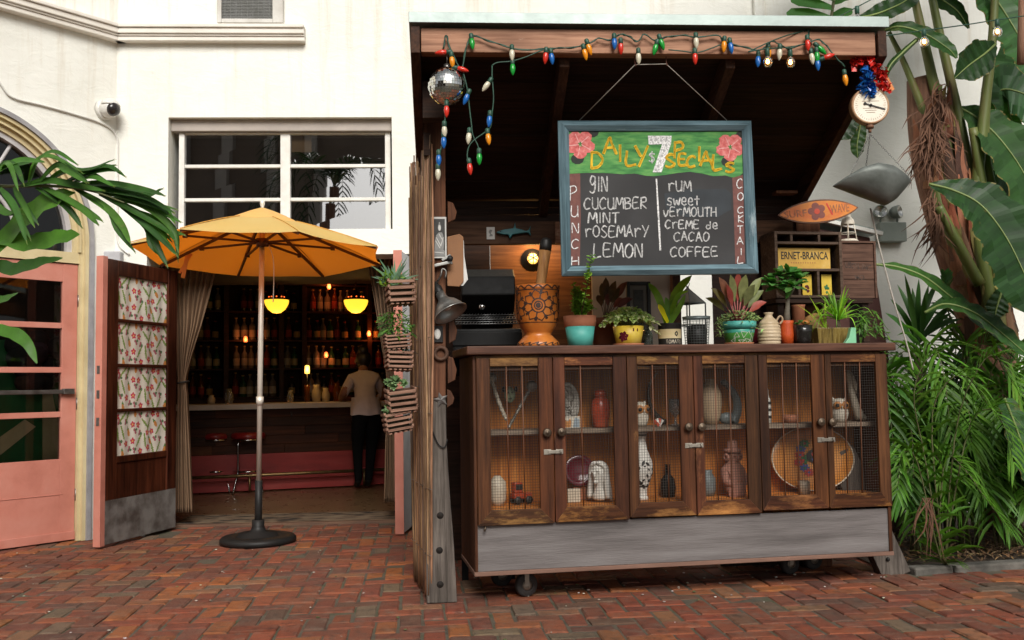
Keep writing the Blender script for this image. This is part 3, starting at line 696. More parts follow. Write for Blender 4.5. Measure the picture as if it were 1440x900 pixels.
# pendants
m_pend = emis('pendant_glass', (1, .50, .03), 1.25, (.8, .5, .1)); m_pend2 = mk('pendant_metal', (.10, .06, .03), (.05, .03, .02), 8, .4, metal=.8)
for px_, lab in ((389, 'glowing yellow bowl pendant over the bar nearer the umbrella pole'), (500.5, 'glowing yellow bowl pendant over the bar above the leaning woman')):
    c_ = atD(px_, 422, 10.2); t = thing('pendant_lamp', lab, 'pendant lamp', c_, 0, 'pendant lamps over the bar')
    r = .128; mb = MB(); mb.lathe([(0.001, -.142), (r*.35, -.135), (r*.7, -.10), (r*.93, -.05), (r, -.015), (r*.98, 0)], 28); mb.build('shade', m_pend, t, world=False)
    mb = MB(); mb.lathe([(r*1.0, .0), (r*1.02, .008), (r*.6, .03), (r*.35, .05), (.03, .07), (.02, .11), (0, .11)], 28); mb.build('cap', m_pend2, t, world=False)
    mb = MB(); mb.tube([(0, 0, .11), (0, 0, 3.19-c_.z)], .008, 8); mb.build('stem', m_pend2, t, world=False)
    mb = MB()
    for k in range(9): mb.ball((r*.62*math.cos(k*.698), r*.62*math.sin(k*.698), .032), .008, 6, 4)
    mb.build('vent_hole', m_redglow, t, world=False)
    point(c_+V((0, 0, -.22)), 1.6, (1, .55, .18), .1)
# ------------------------------------------------------------------ the woman at the bar
def skin(name, V_, E, rad, root=0, sub=2):
    me = bpy.data.meshes.new(name); me.from_pydata(V_, E, []); o = bpy.data.objects.new(name, me); col.objects.link(o)
    o.modifiers.new('skin', 'SKIN')
    for i, r in enumerate(rad):
        s_ = me.skin_vertices[0].data[i]; s_.radius = r if isinstance(r, tuple) else (r, r); s_.use_root = (i == root)
    s2 = o.modifiers.new('sub', 'SUBSURF'); s2.levels = sub; s2.render_levels = sub
    dg = bpy.context.evaluated_depsgraph_get(); me2 = bpy.data.meshes.new_from_object(o.evaluated_get(dg)); me2.name = name
    bpy.data.objects.remove(o); bpy.data.meshes.remove(me); return me2
def person():
    g_ = onZ(517, 688); t = thing('person', 'woman in pale grey t-shirt and black trousers leaning on the bar seen from behind', 'person', (g_.x, g_.y-.06, .006), BF.yaw)
    P = [(0, 0, .86), (0, .03, .98), (0, .09, 1.10), (0, .16, 1.22), (0, .21, 1.30), (.01, .245, 1.36), (.015, .27, 1.43),   # 0..6 pelvis to head
         (-.085, 0, .80), (-.10, .03, .46), (-.10, -.02, .09), (-.105, .11, .035),                                 # 7..10 left leg
         (.085, .01, .80), (.06, .06, .46), (.02, .02, .09), (.03, .15, .035),                                     # 11..14 right leg
         (-.140, .17, 1.225), (-.235, .16, 1.05), (-.235, .33, 1.0), (-.16, .40, 1.0),                            # 15..18 left arm
         (.140, .17, 1.225), (.235, .18, 1.05), (.2, .36, 1.0), (.13, .41, 1.0),                                    # 19..22 right arm
         (-.10, .45, 1.0), (-.115, .465, .995), (-.13, .475, .993), (-.15, .475, .992), (-.10, .40, 1.01),         # left fingers, thumb
         (.07, .46, 1.0), (.085, .475, .995), (.10, .485, .993), (.12, .485, .992), (.075, .41, 1.01)]
    E = [(0, 1), (1, 2), (2, 3), (3, 4), (4, 5), (5, 6), (0, 7), (7, 8), (8, 9), (9, 10), (0, 11), (11, 12), (12, 13), (13, 14), (3, 15), (15, 16), (16, 17), (17, 18), (3, 19), (19, 20), (20, 21), (21, 22)]
    E += [(18, k) for k in range(23, 28)] + [(22, k) for k in range(28, 33)]
    rad = [(.17, .125), (.125, .10), (.125, .095), (.135, .095), (.07, .065), .045, (.085, .095), .105, .065, .042, .035, .105, .065, .042, .035, .07, .052, .038, .034, .07, .052, .038, .034] + [.009]*4 + [.011] + [.009]*4 + [.011]
    me = skin('body', P, E, rad, sub=3)
    o = bpy.data.objects.new('body', me); col.objects.link(o); o.parent = t
    ms = [mk('skin', (.30, .14, .09), (.25, .11, .07), 9, .5), mk('grey_tshirt', (.60, .53, .58), (.48, .42, .47), 7, .9, bump=.3), mk('black_trousers', (.006, .006, .007), (.004, .004, .0045), 7, .9, spec=.15), mk('black_shoe', (.012, .011, .01), (.006, .006, .006), 9, .4)]
    for m_ in ms: me.materials.append(m_)
    for p in me.polygons:
        c = p.center; p.use_smooth = True
        if c.z < .10: k = 3
        elif c.z < .885: k = 2
        elif c.z > 1.325 or (abs(c.x) > .20 and c.z < 1.14 and c.y > .05) or c.y > .28: k = 0
        else: k = 1
        p.material_index = k
    mb = MB(); vs = []; fs = []
    for j in range(9):
        f = j/8; z = lerp(1.02, .825, f)
        for i in range(40):
            a = 2*PI*i/40; r_ = lerp(.155, .183, f)+.006*f*math.sin(a*7+f*2)+.004*math.sin(a*11); vs.append((r_*math.cos(a), lerp(.052, .0, f)+r_*.76*math.sin(a), z+.006*math.sin(a*5)*f))
    for j in range(8):
        for i in range(40): fs.append((j*40+i, (j+1)*40+i, (j+1)*40+(i+1) % 40, j*40+(i+1) % 40))
    mb.add(vs, fs, sm=True); mb.build('tshirt_hem', ms[1], t, world=False)
    mb = MB(); hd = V((.015, .275, 1.44))
    mb.ball(hd+V((0, -.012, .018)), .098, 18, 12, sc3=(.92, 1.0, 1.02)); mb.ball(hd+V((-.01, -.05, .115)), .062, 14, 9); mb.ball(hd+V((0, -.03, -.05)), .07, 12, 8, sc3=(.95, .75, .9))
    mb.build('hair', mk('dark_hair', (.014, .009, .007), (.006, .004, .004), 30, .5, stretch=(1, 1, .2)), t, world=False)
    mb = MB()       # face: nose, eyes, mouth, ears on the far side of the head
    mb.ball(hd+V((0, .09, -.02)), .014, 8, 6, sc3=(.8, 1.1, 1.3)); mb.ball(hd+V((-.09, .01, -.01)), .018, 8, 6, sc3=(.5, 1, 1.5)); mb.ball(hd+V((.09, .01, -.01)), .018, 8, 6, sc3=(.5, 1, 1.5)); mb.ball(hd+V((0, .085, -.055)), .016, 8, 6, m=1, sc3=(1.4, .5, .5))
    for s_ in (-1, 1): mb.ball(hd+V((.03*s_, .082, 0)), .011, 8, 6, m=2)
    mb.build('face', [ms[0], mk('lips', (.3, .08, .07), None, 8, .5), mk('eye', (.5, .5, .5), (.05, .04, .03), 8, .2)], t, world=False)
person()
# ================================================================== CURTAINS
m_cur = mk('tan_burlap', (.23, .14, .08), (.16, .095, .052), 16, .95, stretch=(1.5, 1.5, .3), bump=.5, fine=9)
def curtain(rows, y, label, group=None, npl=9):
    """rows: (z, x0, x1)"""
    t = thing('curtain', label, 'curtain', (rows[0][1], y, 0), 0, group)
    mb = MB(); nu, nv = 90, 50; vs = []; fs = []; rng = random.Random(len(label)); ph = [rng.uniform(-.4, .4) for _ in range(npl+2)]
    za, zb_ = rows[0][0], rows[-1][0]
    r0 = [(-(z-za), x0) for z, x0, x1 in rows]; r1 = [(-(z-za), x1) for z, x0, x1 in rows]
    for j in range(nv+1):
        s_ = j/nv*(za-zb_); x0, x1 = interp(r0, s_), interp(r1, s_); wd = x1-x0
        for i in range(nu+1):
            u = i/nu; a = .012+.10*max(0, .22-abs(wd))*.5; a = min(.03, max(.012, .0035/max(wd, .05)+.012))
            off = a*math.sin(2*PI*npl*u + ph[int(u*npl)]) + a*.5*math.sin(2*PI*npl*.37*u+s_*1.3)
            vs.append((x0+wd*u, y+off+.03*math.sin(u*PI), za-s_))
    for j in range(nv):
        for i in range(nu):
            k = j*(nu+1)+i; fs.append((k, k+nu+1, k+nu+2, k+1))
    mb.add(vs, fs, sm=True); mb.build('cloth', m_cur, t, solid=.004)
    return t
def cy(px, py, y=.45): q = onY(px, py, y); return q
def crow(L, y=.45): return [(cy(a, p, y).z, cy(a, p, y).x, cy(b_, p, y).x) for p, a, b_ in L]
rows = crow([(352, 222, 308), (385, 228, 303), (420, 232, 294), (460, 240, 283), (500, 246, 270), (530, 250, 262), (540, 250, 261), (550, 250, 263), (600, 248, 266), (660, 247, 269), (721, 246, 272)])
rows = [(2.3 if k == 0 else z, a, b_) for k, (z, a, b_) in enumerate(rows)]
ct = curtain(rows, .45, 'tan burlap curtain tied back left of the doorway, beside the brown open door', 'curtains in the bar doorway')
mb = MB(); z = cy(255, 538).z; xa, xb = cy(249, 538).x, cy(263, 538).x; mb.tube([((xa+xb)/2+(xb-xa)*.62*math.cos(k*PI/8), .46+.05*math.sin(k*PI/8), z+.01*math.cos(k*PI/8)) for k in range(17)], .008, 6); mb.build('tie_cord', m_dark, ct)
rows = crow([(352, 512, 566), (385, 520, 562), (420, 526, 560), (470, 534, 558), (520, 542, 556), (545, 545, 555), (560, 545, 556), (620, 542, 556), (706, 540, 556)])
rows = [(2.3 if k == 0 else z, a, b_) for k, (z, a, b_) in enumerate(rows)]
curtain(rows, .45, 'tan burlap curtain tied back right of the doorway, behind the hanging baskets', 'curtains in the bar doorway', 7)
# ================================================================== UMBRELLA
ub = onZ(363, 763); um = thing('patio_umbrella', 'orange octagonal patio umbrella on a round black base by the bar doorway', 'umbrella', (ub.x, ub.y, 0))
pn, pf = atD(333, 323, 6.36), atD(395, 388, 7.70); dv = pf-pn; nrm = V((1, .0, 0)).cross(dv).normalized()
vp = [(177, 343), (252, 322), (420, 325.5), (532, 347), (536, 372), (456, 388), (334, 388), (224, 373)]
rim = [onP(x, y, pn, nrm) for x, y in vp]; cen = sum(rim, V())/8
apex = atD(369, 301, (cen-CAM).dot(_F))
def canopy_m():
    m, n, b, out = _mat('orange_canvas'); tc = n.nodes.new('ShaderNodeTexCoord').outputs['Object']
    t = _noise(n, tc, 3, (1, 1, 1), 5); c = _ramp(n, t.outputs[0], [(.3, (.95, .66, .20)), (.7, (.97, .73, .27))]).outputs[0]
    n.links.new(c, b.inputs['Base Color']); b.inputs['Roughness'].default_value = .85
    tw = n.nodes.new('ShaderNodeTexWave'); tw.inputs['Scale'].default_value = 160; n.links.new(tc, tw.inputs[0]); _bump(n, b, tw.outputs[1], .05, .001)
    tr = n.nodes.new('ShaderNodeBsdfTranslucent'); tr.inputs[0].default_value = (.95, .24, .008, 1)
    mx = n.nodes.new('ShaderNodeMixShader'); mx.inputs[0].default_value = .47; n.links.new(b.outputs[0], mx.inputs[1]); n.links.new(tr.outputs[0], mx.inputs[2]); n.links.new(mx.outputs[0], out.inputs[0]); return m
m_canvas = canopy_m(); m_seam = mk('seam_canvas', (.70, .36, .07), (.6, .28, .05), 30, .9)
mb = MB(); nr = 10; vs = []; fs = []
S = 8*6
for i in range(nr+1):
    r = lerp(.10, 1, i/nr)
    for k in range(S):
        a, f = divmod(k, 6); f /= 6; p = rim[a].lerp(rim[(a+1) % 8], f); sag = 4*f*(1-f)
        q = apex.lerp(p, r*(1-.035*sag*r)); q.z += .02*math.sin(r*PI) - .022*sag*r + .007*noise.noise(V((q.x*5, q.y*5, k*.3))); vs.append(q)
for i in range(nr):
    for k in range(S): fs.append((i*S+k, (i+1)*S+k, (i+1)*S+(k+1) % S, i*S+(k+1) % S))
mb.add(vs, fs, sm=True); cp = mb.build('canopy', m_canvas, um)
mb = MB(); vs = []; fs = []; up = (apex-cen).normalized()
for i in range(5):
    r = (.02, .10, .2, .285, .30)[i]
    for k in range(S):
        a, f = divmod(k, 6); f /= 6; p = rim[a].lerp(rim[(a+1) % 8], f); q = apex.lerp(p, r); vs.append(q+up*(.05, .046, .035, .02, .005)[i])
for i in range(4):
    for k in range(S): fs.append((i*S+k, (i+1)*S+k, (i+1)*S+(k+1) % S, i*S+(k+1) % S))
mb.add(vs, fs, sm=True); mb.build('vent_flap', m_canvas, cp)
m_brownmetal = mk('bronze_metal', (.12, .06, .03), (.07, .035, .02), 9, .45, metal=.4)
m_alu = mk('brushed_pole', (.80, .75, .66), (.66, .6, .5), 4, .38, stretch=(1, 1, .1), metal=.35, bump=.02); m_blackm = mk('black_metal', (.010, .010, .010), (.018, .017, .016), 6, .5, bump=.1, spec=.3)
ptop = apex + V((0, 0, .02)); pbase = V((ub.x, ub.y, .1))
hubp = atD(369, 341, (apex-CAM).dot(_F))
for k in range(8):
    a = apex-up*.02; e = rim[k]-up*.012; mb = MB(); mb.bar(a, a.lerp(e, .985), .014, .02, up)
    rb = mb.build('rib', m_brownmetal, um)
    mb = MB(); mid = a.lerp(e, .58)-up*.018; mb.bar(hubp, mid, .012, .016, up); mb.cbox(mid, (.03, .03, .03)); mb.build('strut', m_brownmetal, rb)
mb = MB(); mb.tube([hubp-up*.03, hubp+up*.03], .045, 14); mb.build('runner', m_brownmetal, um)
pj = pbase.lerp(ptop, .27)
mb = MB(); mb.tube([pbase.lerp(ptop, .14), ptop], .0195, 14); mb.build('pole', m_alu, um)
mb = MB(); mb.tube([pbase.lerp(ptop, .395), pbase.lerp(ptop, .42)], .027, 14); mb.build('pole_joint', m_alu, um)
mb = MB(); mb.tube([pbase-V((0, 0, .05)), pbase.lerp(ptop, .155)], .027, 14); mb.build('pole_sleeve', m_blackm, um)
mb = MB(Matrix.Translation(apex)); mb.lathe([(.012, 0), (.016, .03), (.011, .05), (.018, .075), (.016, .1), (.0, .105)], 12); mb.build('finial', m_alu, um)
mb = MB(Matrix.Translation((ub.x, ub.y, 0))); mb.lathe([(0, .0), (.262, .0), (.278, .012), (.278, .034), (.262, .05), (.19, .058), (.175, .05), (.15, .05), (.14, .075), (.06, .085), (.045, .12), (.045, .17), (.0, .17)], 48); mb.build('base', m_blackm, um)
c0 = hubp+V((.05, -.01, -.02)); mb = MB(); mb.tube(smooth_path([c0, c0+V((.03, 0, -.1)), c0+V((.035, 0, -.25)), c0+V((.03, .0, -.42))], 12), .004, 6); mb.build('pull_cord', m_alu, um)
for k in range(8):          # stitched hem and seams
    mb = MB(); P = [apex.lerp(rim[k], r)+up*(.004+.02*math.sin(r*PI)*.9) for r in (.3, .5, .7, .85, .99)]; mb.tube(smooth_path(P, 14), .0035, 5); mb.build('seam', m_seam, cp)
mb = MB(); s0 = apex.lerp(rim[7], .72)-up*.02; mb.bar(s0, atD(257, 391, (s0-CAM).dot(_F)), .03, .003, (0, 1, 0)); mb.bar(s0+V((.03, 0, 0)), atD(252, 384, (s0-CAM).dot(_F)), .02, .003, (0, 1, 0)); mb.build('closing_strap', m_canvas, um)
# ================================================================== WALL FITTINGS
a0, a1 = onY(308, 36), onY(400, 36)
ac = thing('air_conditioner', 'white framed window air conditioner with grey grille above the cornice', 'air conditioner', (a0.x, 0, a0.z))
m_acw = mk('ac_casing', (.62, .60, .56), (.45, .42, .37), 7, .55, bump=.1); H = .62; x0, x1, z0 = a0.x, a1.x, a0.z; yd = -.07
mb = MB(); mb.box(x0, x0+.035, yd, 0, z0, z0+H); mb.box(x1-.085, x1, yd, 0, z0, z0+H); mb.box(x0+.035, x1-.085, yd+.002, 0, z0, z0+.035); mb.box(x0+.035, x1-.085, yd+.002, 0, z0+H-.04, z0+H); mb.box(x0+.035, x1-.085, yd+.04, 0, z0+.035, z0+H-.04)
mb.build('casing', m_acw, ac, bevel=.005)
mb = MB()
for k in range(44): z = z0+.04+k*.0125; mb.box(x0+.036, x1-.086, yd+.012, yd+.02, z, z+.006)
for k in range(9): x = lerp(x0+.04, x1-.09, (k+.5)/9); mb.box(x, x+.003, yd+.008, yd+.0125, z0+.036, z0+H-.041)
mb.build('grille', mk('grille_fins', (.17, .17, .165), (.11, .11, .1), 12, .5, metal=.5), ac)
# dome security camera
LC = LF.px(147, 155, 0); cp_ = LF.w(LC.x, -.0, LC.z)
sc_ = thing('security_camera', 'white dome security camera on the corner wall', 'security camera', cp_, LF.yaw)
m_camw = mk('camera_plastic', (.74, .73, .69), (.6, .58, .54), 7, .35)
mb = MB(); mb.lathe([(0, .0), (.085, 0), (.085, .03), (.078, .045), (0, .045)], 28, Matrix.Rotation(R(90), 4, 'X')); mb.build('mount', m_camw, sc_, world=False)
mb = MB(); mb.ball((0, -.075, 0), .078, 24, 16); mb.build('housing', m_camw, sc_, world=False)
dl = Matrix.Rotation(R(-25), 4, 'Z').to_3x3() @ V((.45, -.82, -.28)).normalized()
mb = MB(); mb.lathe([(.055, 0), (.05, .022), (.03, .036), (0.001, .041)], 20, Matrix.Translation(V((0, -.075, 0))+dl*.056) @ dl.to_track_quat('Z', 'Y').to_matrix().to_4x4()); mb.build('lens_dome', mk('smoked_dome', (.03, .025, .025), (.015, .012, .012), 5, .08), sc_, world=False)
mb = MB(); mb.ball((0, -.075, 0), .084, 24, 14, sc3=(1, 1, 1)); 
keep = [f for f in mb.f if all((mb.v[i]-V((0, -.075, 0))).normalized().dot(dl) > -.1 and (mb.v[i]-V((0, -.075, 0))).z > .018 and (mb.v[i]-V((0, -.075, 0))).normalized().dot(dl) < .97 for i in f)]
mb.f = keep; mb.mi = mb.mi[:len(keep)]; mb.sm = mb.sm[:len(keep)]; mb.c = mb.c[:len(keep)]; mb.build('hood', m_camw, sc_, world=False, solid=.004)
# conduit
cdt = [(-40, 60), (0, 117), (18, 137), (60, 148), (110, 162), (140, 172), (157, 182)]
pts = [LF.w(*(lambda q: (q.x, -.012, q.z))(LF.px(x, y, -.012))) for x, y in cdt]
pts2 = [onY(x, y, -.012) for x, y in ((165, 196), (165.5, 225), (165, 300), (164, 325), (168, 345), (182, 358))]
mb = MB(); mb.tube(smooth_path(pts+pts2, 60), .0085, 8)
o = mb.build('conduit', m_camw); tag(o, 'thin white cable conduit running from the side wall down past the corner', 'conduit')
# ================================================================== THE SHED
SH = Frame((-.193, -3.131, 0), R(.93))
def sp(px, py, y=0.0): return SH.px(px, py, y)
m_beam = wood('beam_wood', (.50, .27, .17), (.30, .15, .09), 'x', 3, .6, .3, wear=(.52, .36, .26))
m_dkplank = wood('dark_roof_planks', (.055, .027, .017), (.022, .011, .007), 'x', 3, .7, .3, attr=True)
m_post = wood('shed_post_wood', (.20, .082, .04), (.10, .04, .02), 'z', 3, .65, .35)
m_grey = wood('weathered_grey_post', (.19, .165, .145), (.075, .063, .055), 'z', 4, .85, .6)
shd = thing('wooden_shed', 'dark wooden bar shed with a sloping plank roof and a timber front beam', 'shed', SH.O, SH.yaw)
zb0, zb1 = sp(590, 77).z, sp(590, 43).z
xa, xb = sp(578, 60).x, sp(1238, 60).x
mb = MB(SH.M); mb.box(xa+.05, xb-.045, -.04, .03, zb0, zb1); mb.build('front_beam', m_beam, shd, bevel=.004)
SL = .47; RD_ = 1.32
m_fascia = wood('dark_fascia', (.10, .045, .025), (.04, .018, .011), 'y', 3, .7, .3)
def roofz(y, off=0): return zb1 + off - SL*y
mb = MB(SH.M)
for (x0, x1) in ((xa, xa+.045), (xb-.04, xb+.005)):
    mb = MB(SH.M); mb.add([(x0, -.06, zb0-.01), (x1, -.06, zb0-.01), (x1, RD_, zb0-SL*RD_-.03), (x0, RD_, zb0-SL*RD_-.03), (x0, -.06, zb1), (x1, -.06, zb1), (x1, RD_, roofz(RD_)), (x0, RD_, roofz(RD_))],
           [(3, 2, 1, 0), (4, 5, 6, 7), (0, 1, 5, 4), (1, 2, 6, 5), (2, 3, 7, 6), (3, 0, 4, 7)])
    mb.build('barge_board', m_fascia, shd, bevel=.003)
mb = MB(SH.M); rng = random.Random(3); n_ = 10
for k in range(n_):
    y0, y1 = lerp(.032, RD_, k/n_), lerp(.032, RD_, (k+1)/n_)-.004; o_ = rng.uniform(-.003, .003)
    mb.add([(x, y, roofz(y, dz+o_)) for dz in (-.03, 0) for x in (xa+.046, xb-.042) for y in (y0, y1)], [(0, 1, 3, 2), (4, 6, 7, 5), (0, 2, 6, 4), (1, 5, 7, 3), (0, 4, 5, 1), (2, 3, 7, 6)], c=jit((1, 1, 1), .25))
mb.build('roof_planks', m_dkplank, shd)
m_metal = mk('galvanised_roof', (.36, .42, .40), (.26, .31, .295), 5, .45, metal=.4, bump=.1)
mb = MB(SH.M)
mb.add([(x, y, roofz(y, dz)) for dz in (.004, .022) for x in (xa-.008, xb+.012) for y in (-.075, RD_+.04)], [(0, 1, 3, 2), (4, 6, 7, 5), (0, 2, 6, 4), (1, 5, 7, 3), (0, 4, 5, 1), (2, 3, 7, 6)])
mb.box(xa-.008, xb+.012, -.079, -.0752, zb1+.012, zb1+.066)
mb.build('metal_roof', m_metal, shd, bevel=.002)
m_raft = wood('rafter_wood', (.10, .048, .028), (.045, .02, .012), 'y', 3, .7, .3)
for px_ in (795, 1030):
    x = sp(px_, 85).x; mb = MB(SH.M)
    mb.add([(x+a, y, roofz(y, -.031-d)) for d in (.12, 0) for a in (-.025, .025) for y in (.034, RD_)], [(0, 1, 3, 2), (4, 6, 7, 5), (0, 2, 6, 4), (1, 5, 7, 3), (0, 4, 5, 1), (2, 3, 7, 6)]); mb.build('rafter', m_raft, shd, bevel=.003)
# posts. left: straight above, kicked out and weathered below
g0 = onZ(622, 848); PF = Frame((g0.x, g0.y, 0), R(3))
def pp(px, py, y=0.0): return PF.px(px, py, y)
L_ = [(600, 848), (599, 760), (600, 650), (601, 560), (601, 480), (600, 300), (594, 185)]; Rr = [(643, 847), (638, 760), (633, 700), (628, 620), (627, 560), (627, 480), (627, 300), (626, 185)]
def postshape(lo, hi):
    zl = [(pp(x, y).z, pp(x, y).x) for x, y in L_]; zr = [(pp(x, y).z, pp(x, y).x) for x, y in Rr]
    zs_ = [lerp(lo, hi, k/14) for k in range(15)]
    return [(interp(zr, z), z) for z in zs_], [(interp(zl, z), z) for z in zs_]
def post(lo, hi, th, name, m_):
    r_, l_ = postshape(lo, hi); out = l_[::-1]; out = [l_[0]] + r_ + l_[:0:-1]
    mb = MB(PF.M); n = len(r_)
    vs = [(x, 0, z) for x, z in l_] + [(x, 0, z) for x, z in r_] + [(x, th, z) for x, z in l_] + [(x, th, z) for x, z in r_]
    fs = []
    for i in range(n-1):
        fs += [(i, n+i, n+i+1, i+1), (3*n+i, 2*n+i, 2*n+i+1, 3*n+i+1), (2*n+i, i, i+1, 2*n+i+1), (n+i, 3*n+i, 3*n+i+1, n+i+1)]
    fs += [(0, 2*n, 3*n, n), (n-1, 2*n-1, 4*n-1, 3*n-1)]
    mb.add(vs, fs); return mb.build(name, m_, shd, bevel=.005)
zsp = pp(615, 560).z
ft = post(0.0, zsp, .10, 'post_foot', m_grey)
post(zsp+.001, pp(610, 150).z, .095, 'post', m_post)
m_bolt = mk('rusty_bolt', (.02, .015, .012), (.008, .006, .005), 10, .7, metal=.5)
for x, y in ((619, 725), (618, 774), (619, 822)):
    q = pp(x, y); mb = MB(PF.M); mb.lathe([(.019, -.001), (.017, .002), (0.011, .003), (.0, .006)], 14, Matrix.Translation((q.x, 0, q.z)) @ Matrix.Rotation(R(90), 4, 'X'))
    mb.build('bolt_recess', m_bolt, ft)
# right: upper post and the raking foot behind the cabinet
q0, q1 = sp(1118, 280, 1.17), sp(1150, 230, 1.17)
mb = MB(SH.M); mb.box(q0.x, q1.x, 1.17, 1.28, .0, roofz(1.28, -.035)); mb.build('post', m_post, shd, bevel=.004)
rf0, rf1 = onZ(1243, 808), onZ(1283, 807)
mb = MB(); w0 = (rf1-rf0); mb.bar((rf0+rf1)/2+V((0, .05, -.02)), (rf0+rf1)/2+V((-.30, .09, .72)), w0.length, .10, (0, 1, 0)); ft2 = mb.build('post_foot', m_grey, shd, bevel=.005)
mb = MB(); q = onP(1250, 787, (rf0+rf1)/2-V((0, .012, 0)), V((0, 1, 0))); mb.ball(q+V((0, .012, 0)), .012, 10, 6); mb.build('bolt_recess', m_blackm, ft2)
# back tie beam (carries the shark), back planks
yt = 1.20; t0, t1 = sp(622, 316, yt), sp(1120, 341, yt)
mb = MB(SH.M); mb.box(t0.x-.12, q0.x-.002, yt, yt+.05, t1.z, t0.z+.02); mb.build('tie_beam', wood('tie_beam_wood', (.17, .085, .045), (.09, .042, .022), 'x', 3, .65, .3), shd, bevel=.004)
q = sp(790, 340, yt-.03); q2 = sp(806, 312, yt-.03)
mb = MB(SH.M); mb.box(q.x-.04, q2.x, yt-.04, yt-.002, q.z-.01, q2.z); mb.build('beam_block', m_beam, shd, bevel=.004)
mb = MB(SH.M)
zt_ = t0.z+.021
for k in range(3): mb.box(xa+.05, xb-.045, yt+.02, yt+.04, lerp(zt_, roofz(yt+.04, -.034), k/3), lerp(zt_, roofz(yt+.04, -.034), (k+1)/3)-.003, c=jit((1, 1, 1), .2))
x0 = sp(1058, 300, yt).x; x1 = sp(1125, 300, yt).x
for k in range(5): mb.box(lerp(x0-.25, x1+.05, k/5), lerp(x0-.25, x1+.05, (k+1)/5)-.004, yt+.06, yt+.08, .0, t1.z+.02, c=jit((1, 1, 1), .2))
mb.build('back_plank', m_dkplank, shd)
m_orange = wood('orange_back_panel', (.22, .10, .038), (.13, .055, .02), 'x', 2.5, .6, .2)
yp = 1.75; xd, x0, x1 = sp(585, 400, yp).x, sp(690, 400, yp).x, sp(952, 400, yp).x
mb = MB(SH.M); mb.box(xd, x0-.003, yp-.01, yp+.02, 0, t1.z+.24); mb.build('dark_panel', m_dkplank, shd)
mb = MB(SH.M); mb.box(x0, x1, yp, yp+.03, 0, t1.z+.24); mb.build('back_panel', m_orange, shd)
x0, x1 = sp(946, 400, yp-.1).x, sp(957, 400, yp-.1).x
mb = MB(SH.M); mb.box(x0, x1, yp-.1, yp-.01, 0, t1.z+.1); mb.build('back_stud', m_raft, shd)
mb = MB(SH.M); x0 = sp(905, 430, yp-.02).x; x1 = sp(946, 430, yp-.02).x; mb.box(x0-.35, x1, yp-.03, yp-.004, .6, sp(905, 385, yp-.02).z); mb.build('pale_panel', mk('pale_board', (.36, .31, .26), (.28, .24, .2), 4, .8), shd)
# dark wooden side board above the reed screen
mb = MB(SH.M); x = sp(583, 150, .1).x; mb.box(xa+.05, xa+.085, .34, RD_, 2.36, roofz(.9)-.0); 
q = sp(604, 130, .26)
mb.box(xa+.05, xa+.17, .2, .3, q.z-.15, roofz(.3)-.05); mb.build('side_board', m_dkplank, shd)
# offcuts nailed on the inside of the left post
for k, (px_, py_, w_, h_) in enumerate(((636, 298, .05, .12), (637, 465, .045, .14), (636, 520, .05, .15), (634, 560, .04, .10))):
    q = pp(px_, py_, .02); mb = MB(PF.M); mb.prism([(q.x-w_/2, q.z-h_/2), (q.x+w_/2-.01, q.z-h_/2+.02), (q.x+w_/2, q.z), (q.x+w_/2-.02, q.z+h_/2-.01), (q.x-w_/2, q.z+h_/2)], .02, .045); mb.build('offcut', m_post, shd, bevel=.003)
# ================================================================== THE CABINET
CB = Frame((.053, -2.719, 0), R(7.22)); CW = 2.378
def cp2(px, py, y=0.0): return CB.px(px, py, y)
m_cab = wood('cabinet_wood', (.135, .050, .020), (.038, .014, .007), 'z', 3.2, .5, .3, wear=(.36, .17, .06), wlo=.60, whi=.78, attr=True)
m_cabx = wood('cabinet_wood_rail', (.14, .052, .020), (.04, .015, .007), 'x', 3.2, .5, .3, wear=(.42, .20, .06), wlo=.50, whi=.70, attr=True)
m_cabtop = wood('cabinet_top_wood', (.16, .075, .048), (.075, .033, .022), 'x', 3, .5, .3, wear=(.24, .14, .10), wlo=.6, whi=.75)
m_cabin = wood('cabinet_inside', (.72, .29, .065), (.54, .19, .04), 'z', 2.5, .6, .2)
m_plinth = mk('weathered_ply', (.15, .134, .130), (.075, .066, .063), 4, .85, stretch=(.25, 1, 3), bump=.35, c3=(.21, .195, .19), fine=12)
zB, zT = .162, cp2(700, 487, 0).z
DPT = .56; zp = cp2(720, 737).z                           # cabinet depth; top of the grey base panel
cab = thing('display_cabinet', 'long wheeled wooden bar cabinet with six wire mesh doors and grey base panel', 'cabinet', CB.O, CB.yaw)
M_ = CB.M
mb = MB(M_); mb.box(.012, CW-.012, .002, .022, zB+.012, zp); mb.build('base_panel', m_plinth, cab, bevel=.002)
mb = MB(M_); mb.box(-.004, CW+.004, -.012, DPT, zB-.01, zB+.0115); mb.build('bottom_board', mk('pinkish_edge', (.26, .14, .10), (.12, .065, .045), 6, .8, stretch=(.4, 2, 2)), cab, bevel=.003)
for x0, x1 in ((0, .0115), (CW-.0115, CW)):
    mb = MB(M_); mb.box(x0, x1, .0, DPT, zB+.012, zT-.05); mb.build('side_panel', wood('side_panel_wood', (.13, .055, .03), (.06, .025, .014), 'z', 3, .6, .3), cab, bevel=.002)
for a_, b_ in ((0, .016), (CW-.02, CW)): mb = MB(M_); mb.box(a_, b_, -.008, -.0005, zB+.012, zT-.05); mb.build('edge_strip', m_cab, cab, bevel=.002)
mb = MB(M_); mb.box(-.035, CW+.045, -.05, DPT+.05, zT-.045, zT); mb.build('top_board', m_cabtop, cab, bevel=.006)
mb = MB(M_); mb.box(.0165, CW-.0205, .0, .03, zT-.13, zT-.0455); mb.build('head_rail', m_cabx, cab, bevel=.003)
mb = MB(M_); mb.box(.012, CW-.012, .345, .365, zB+.012, zT-.05); mb.build('back_panel', m_cabin, cab)
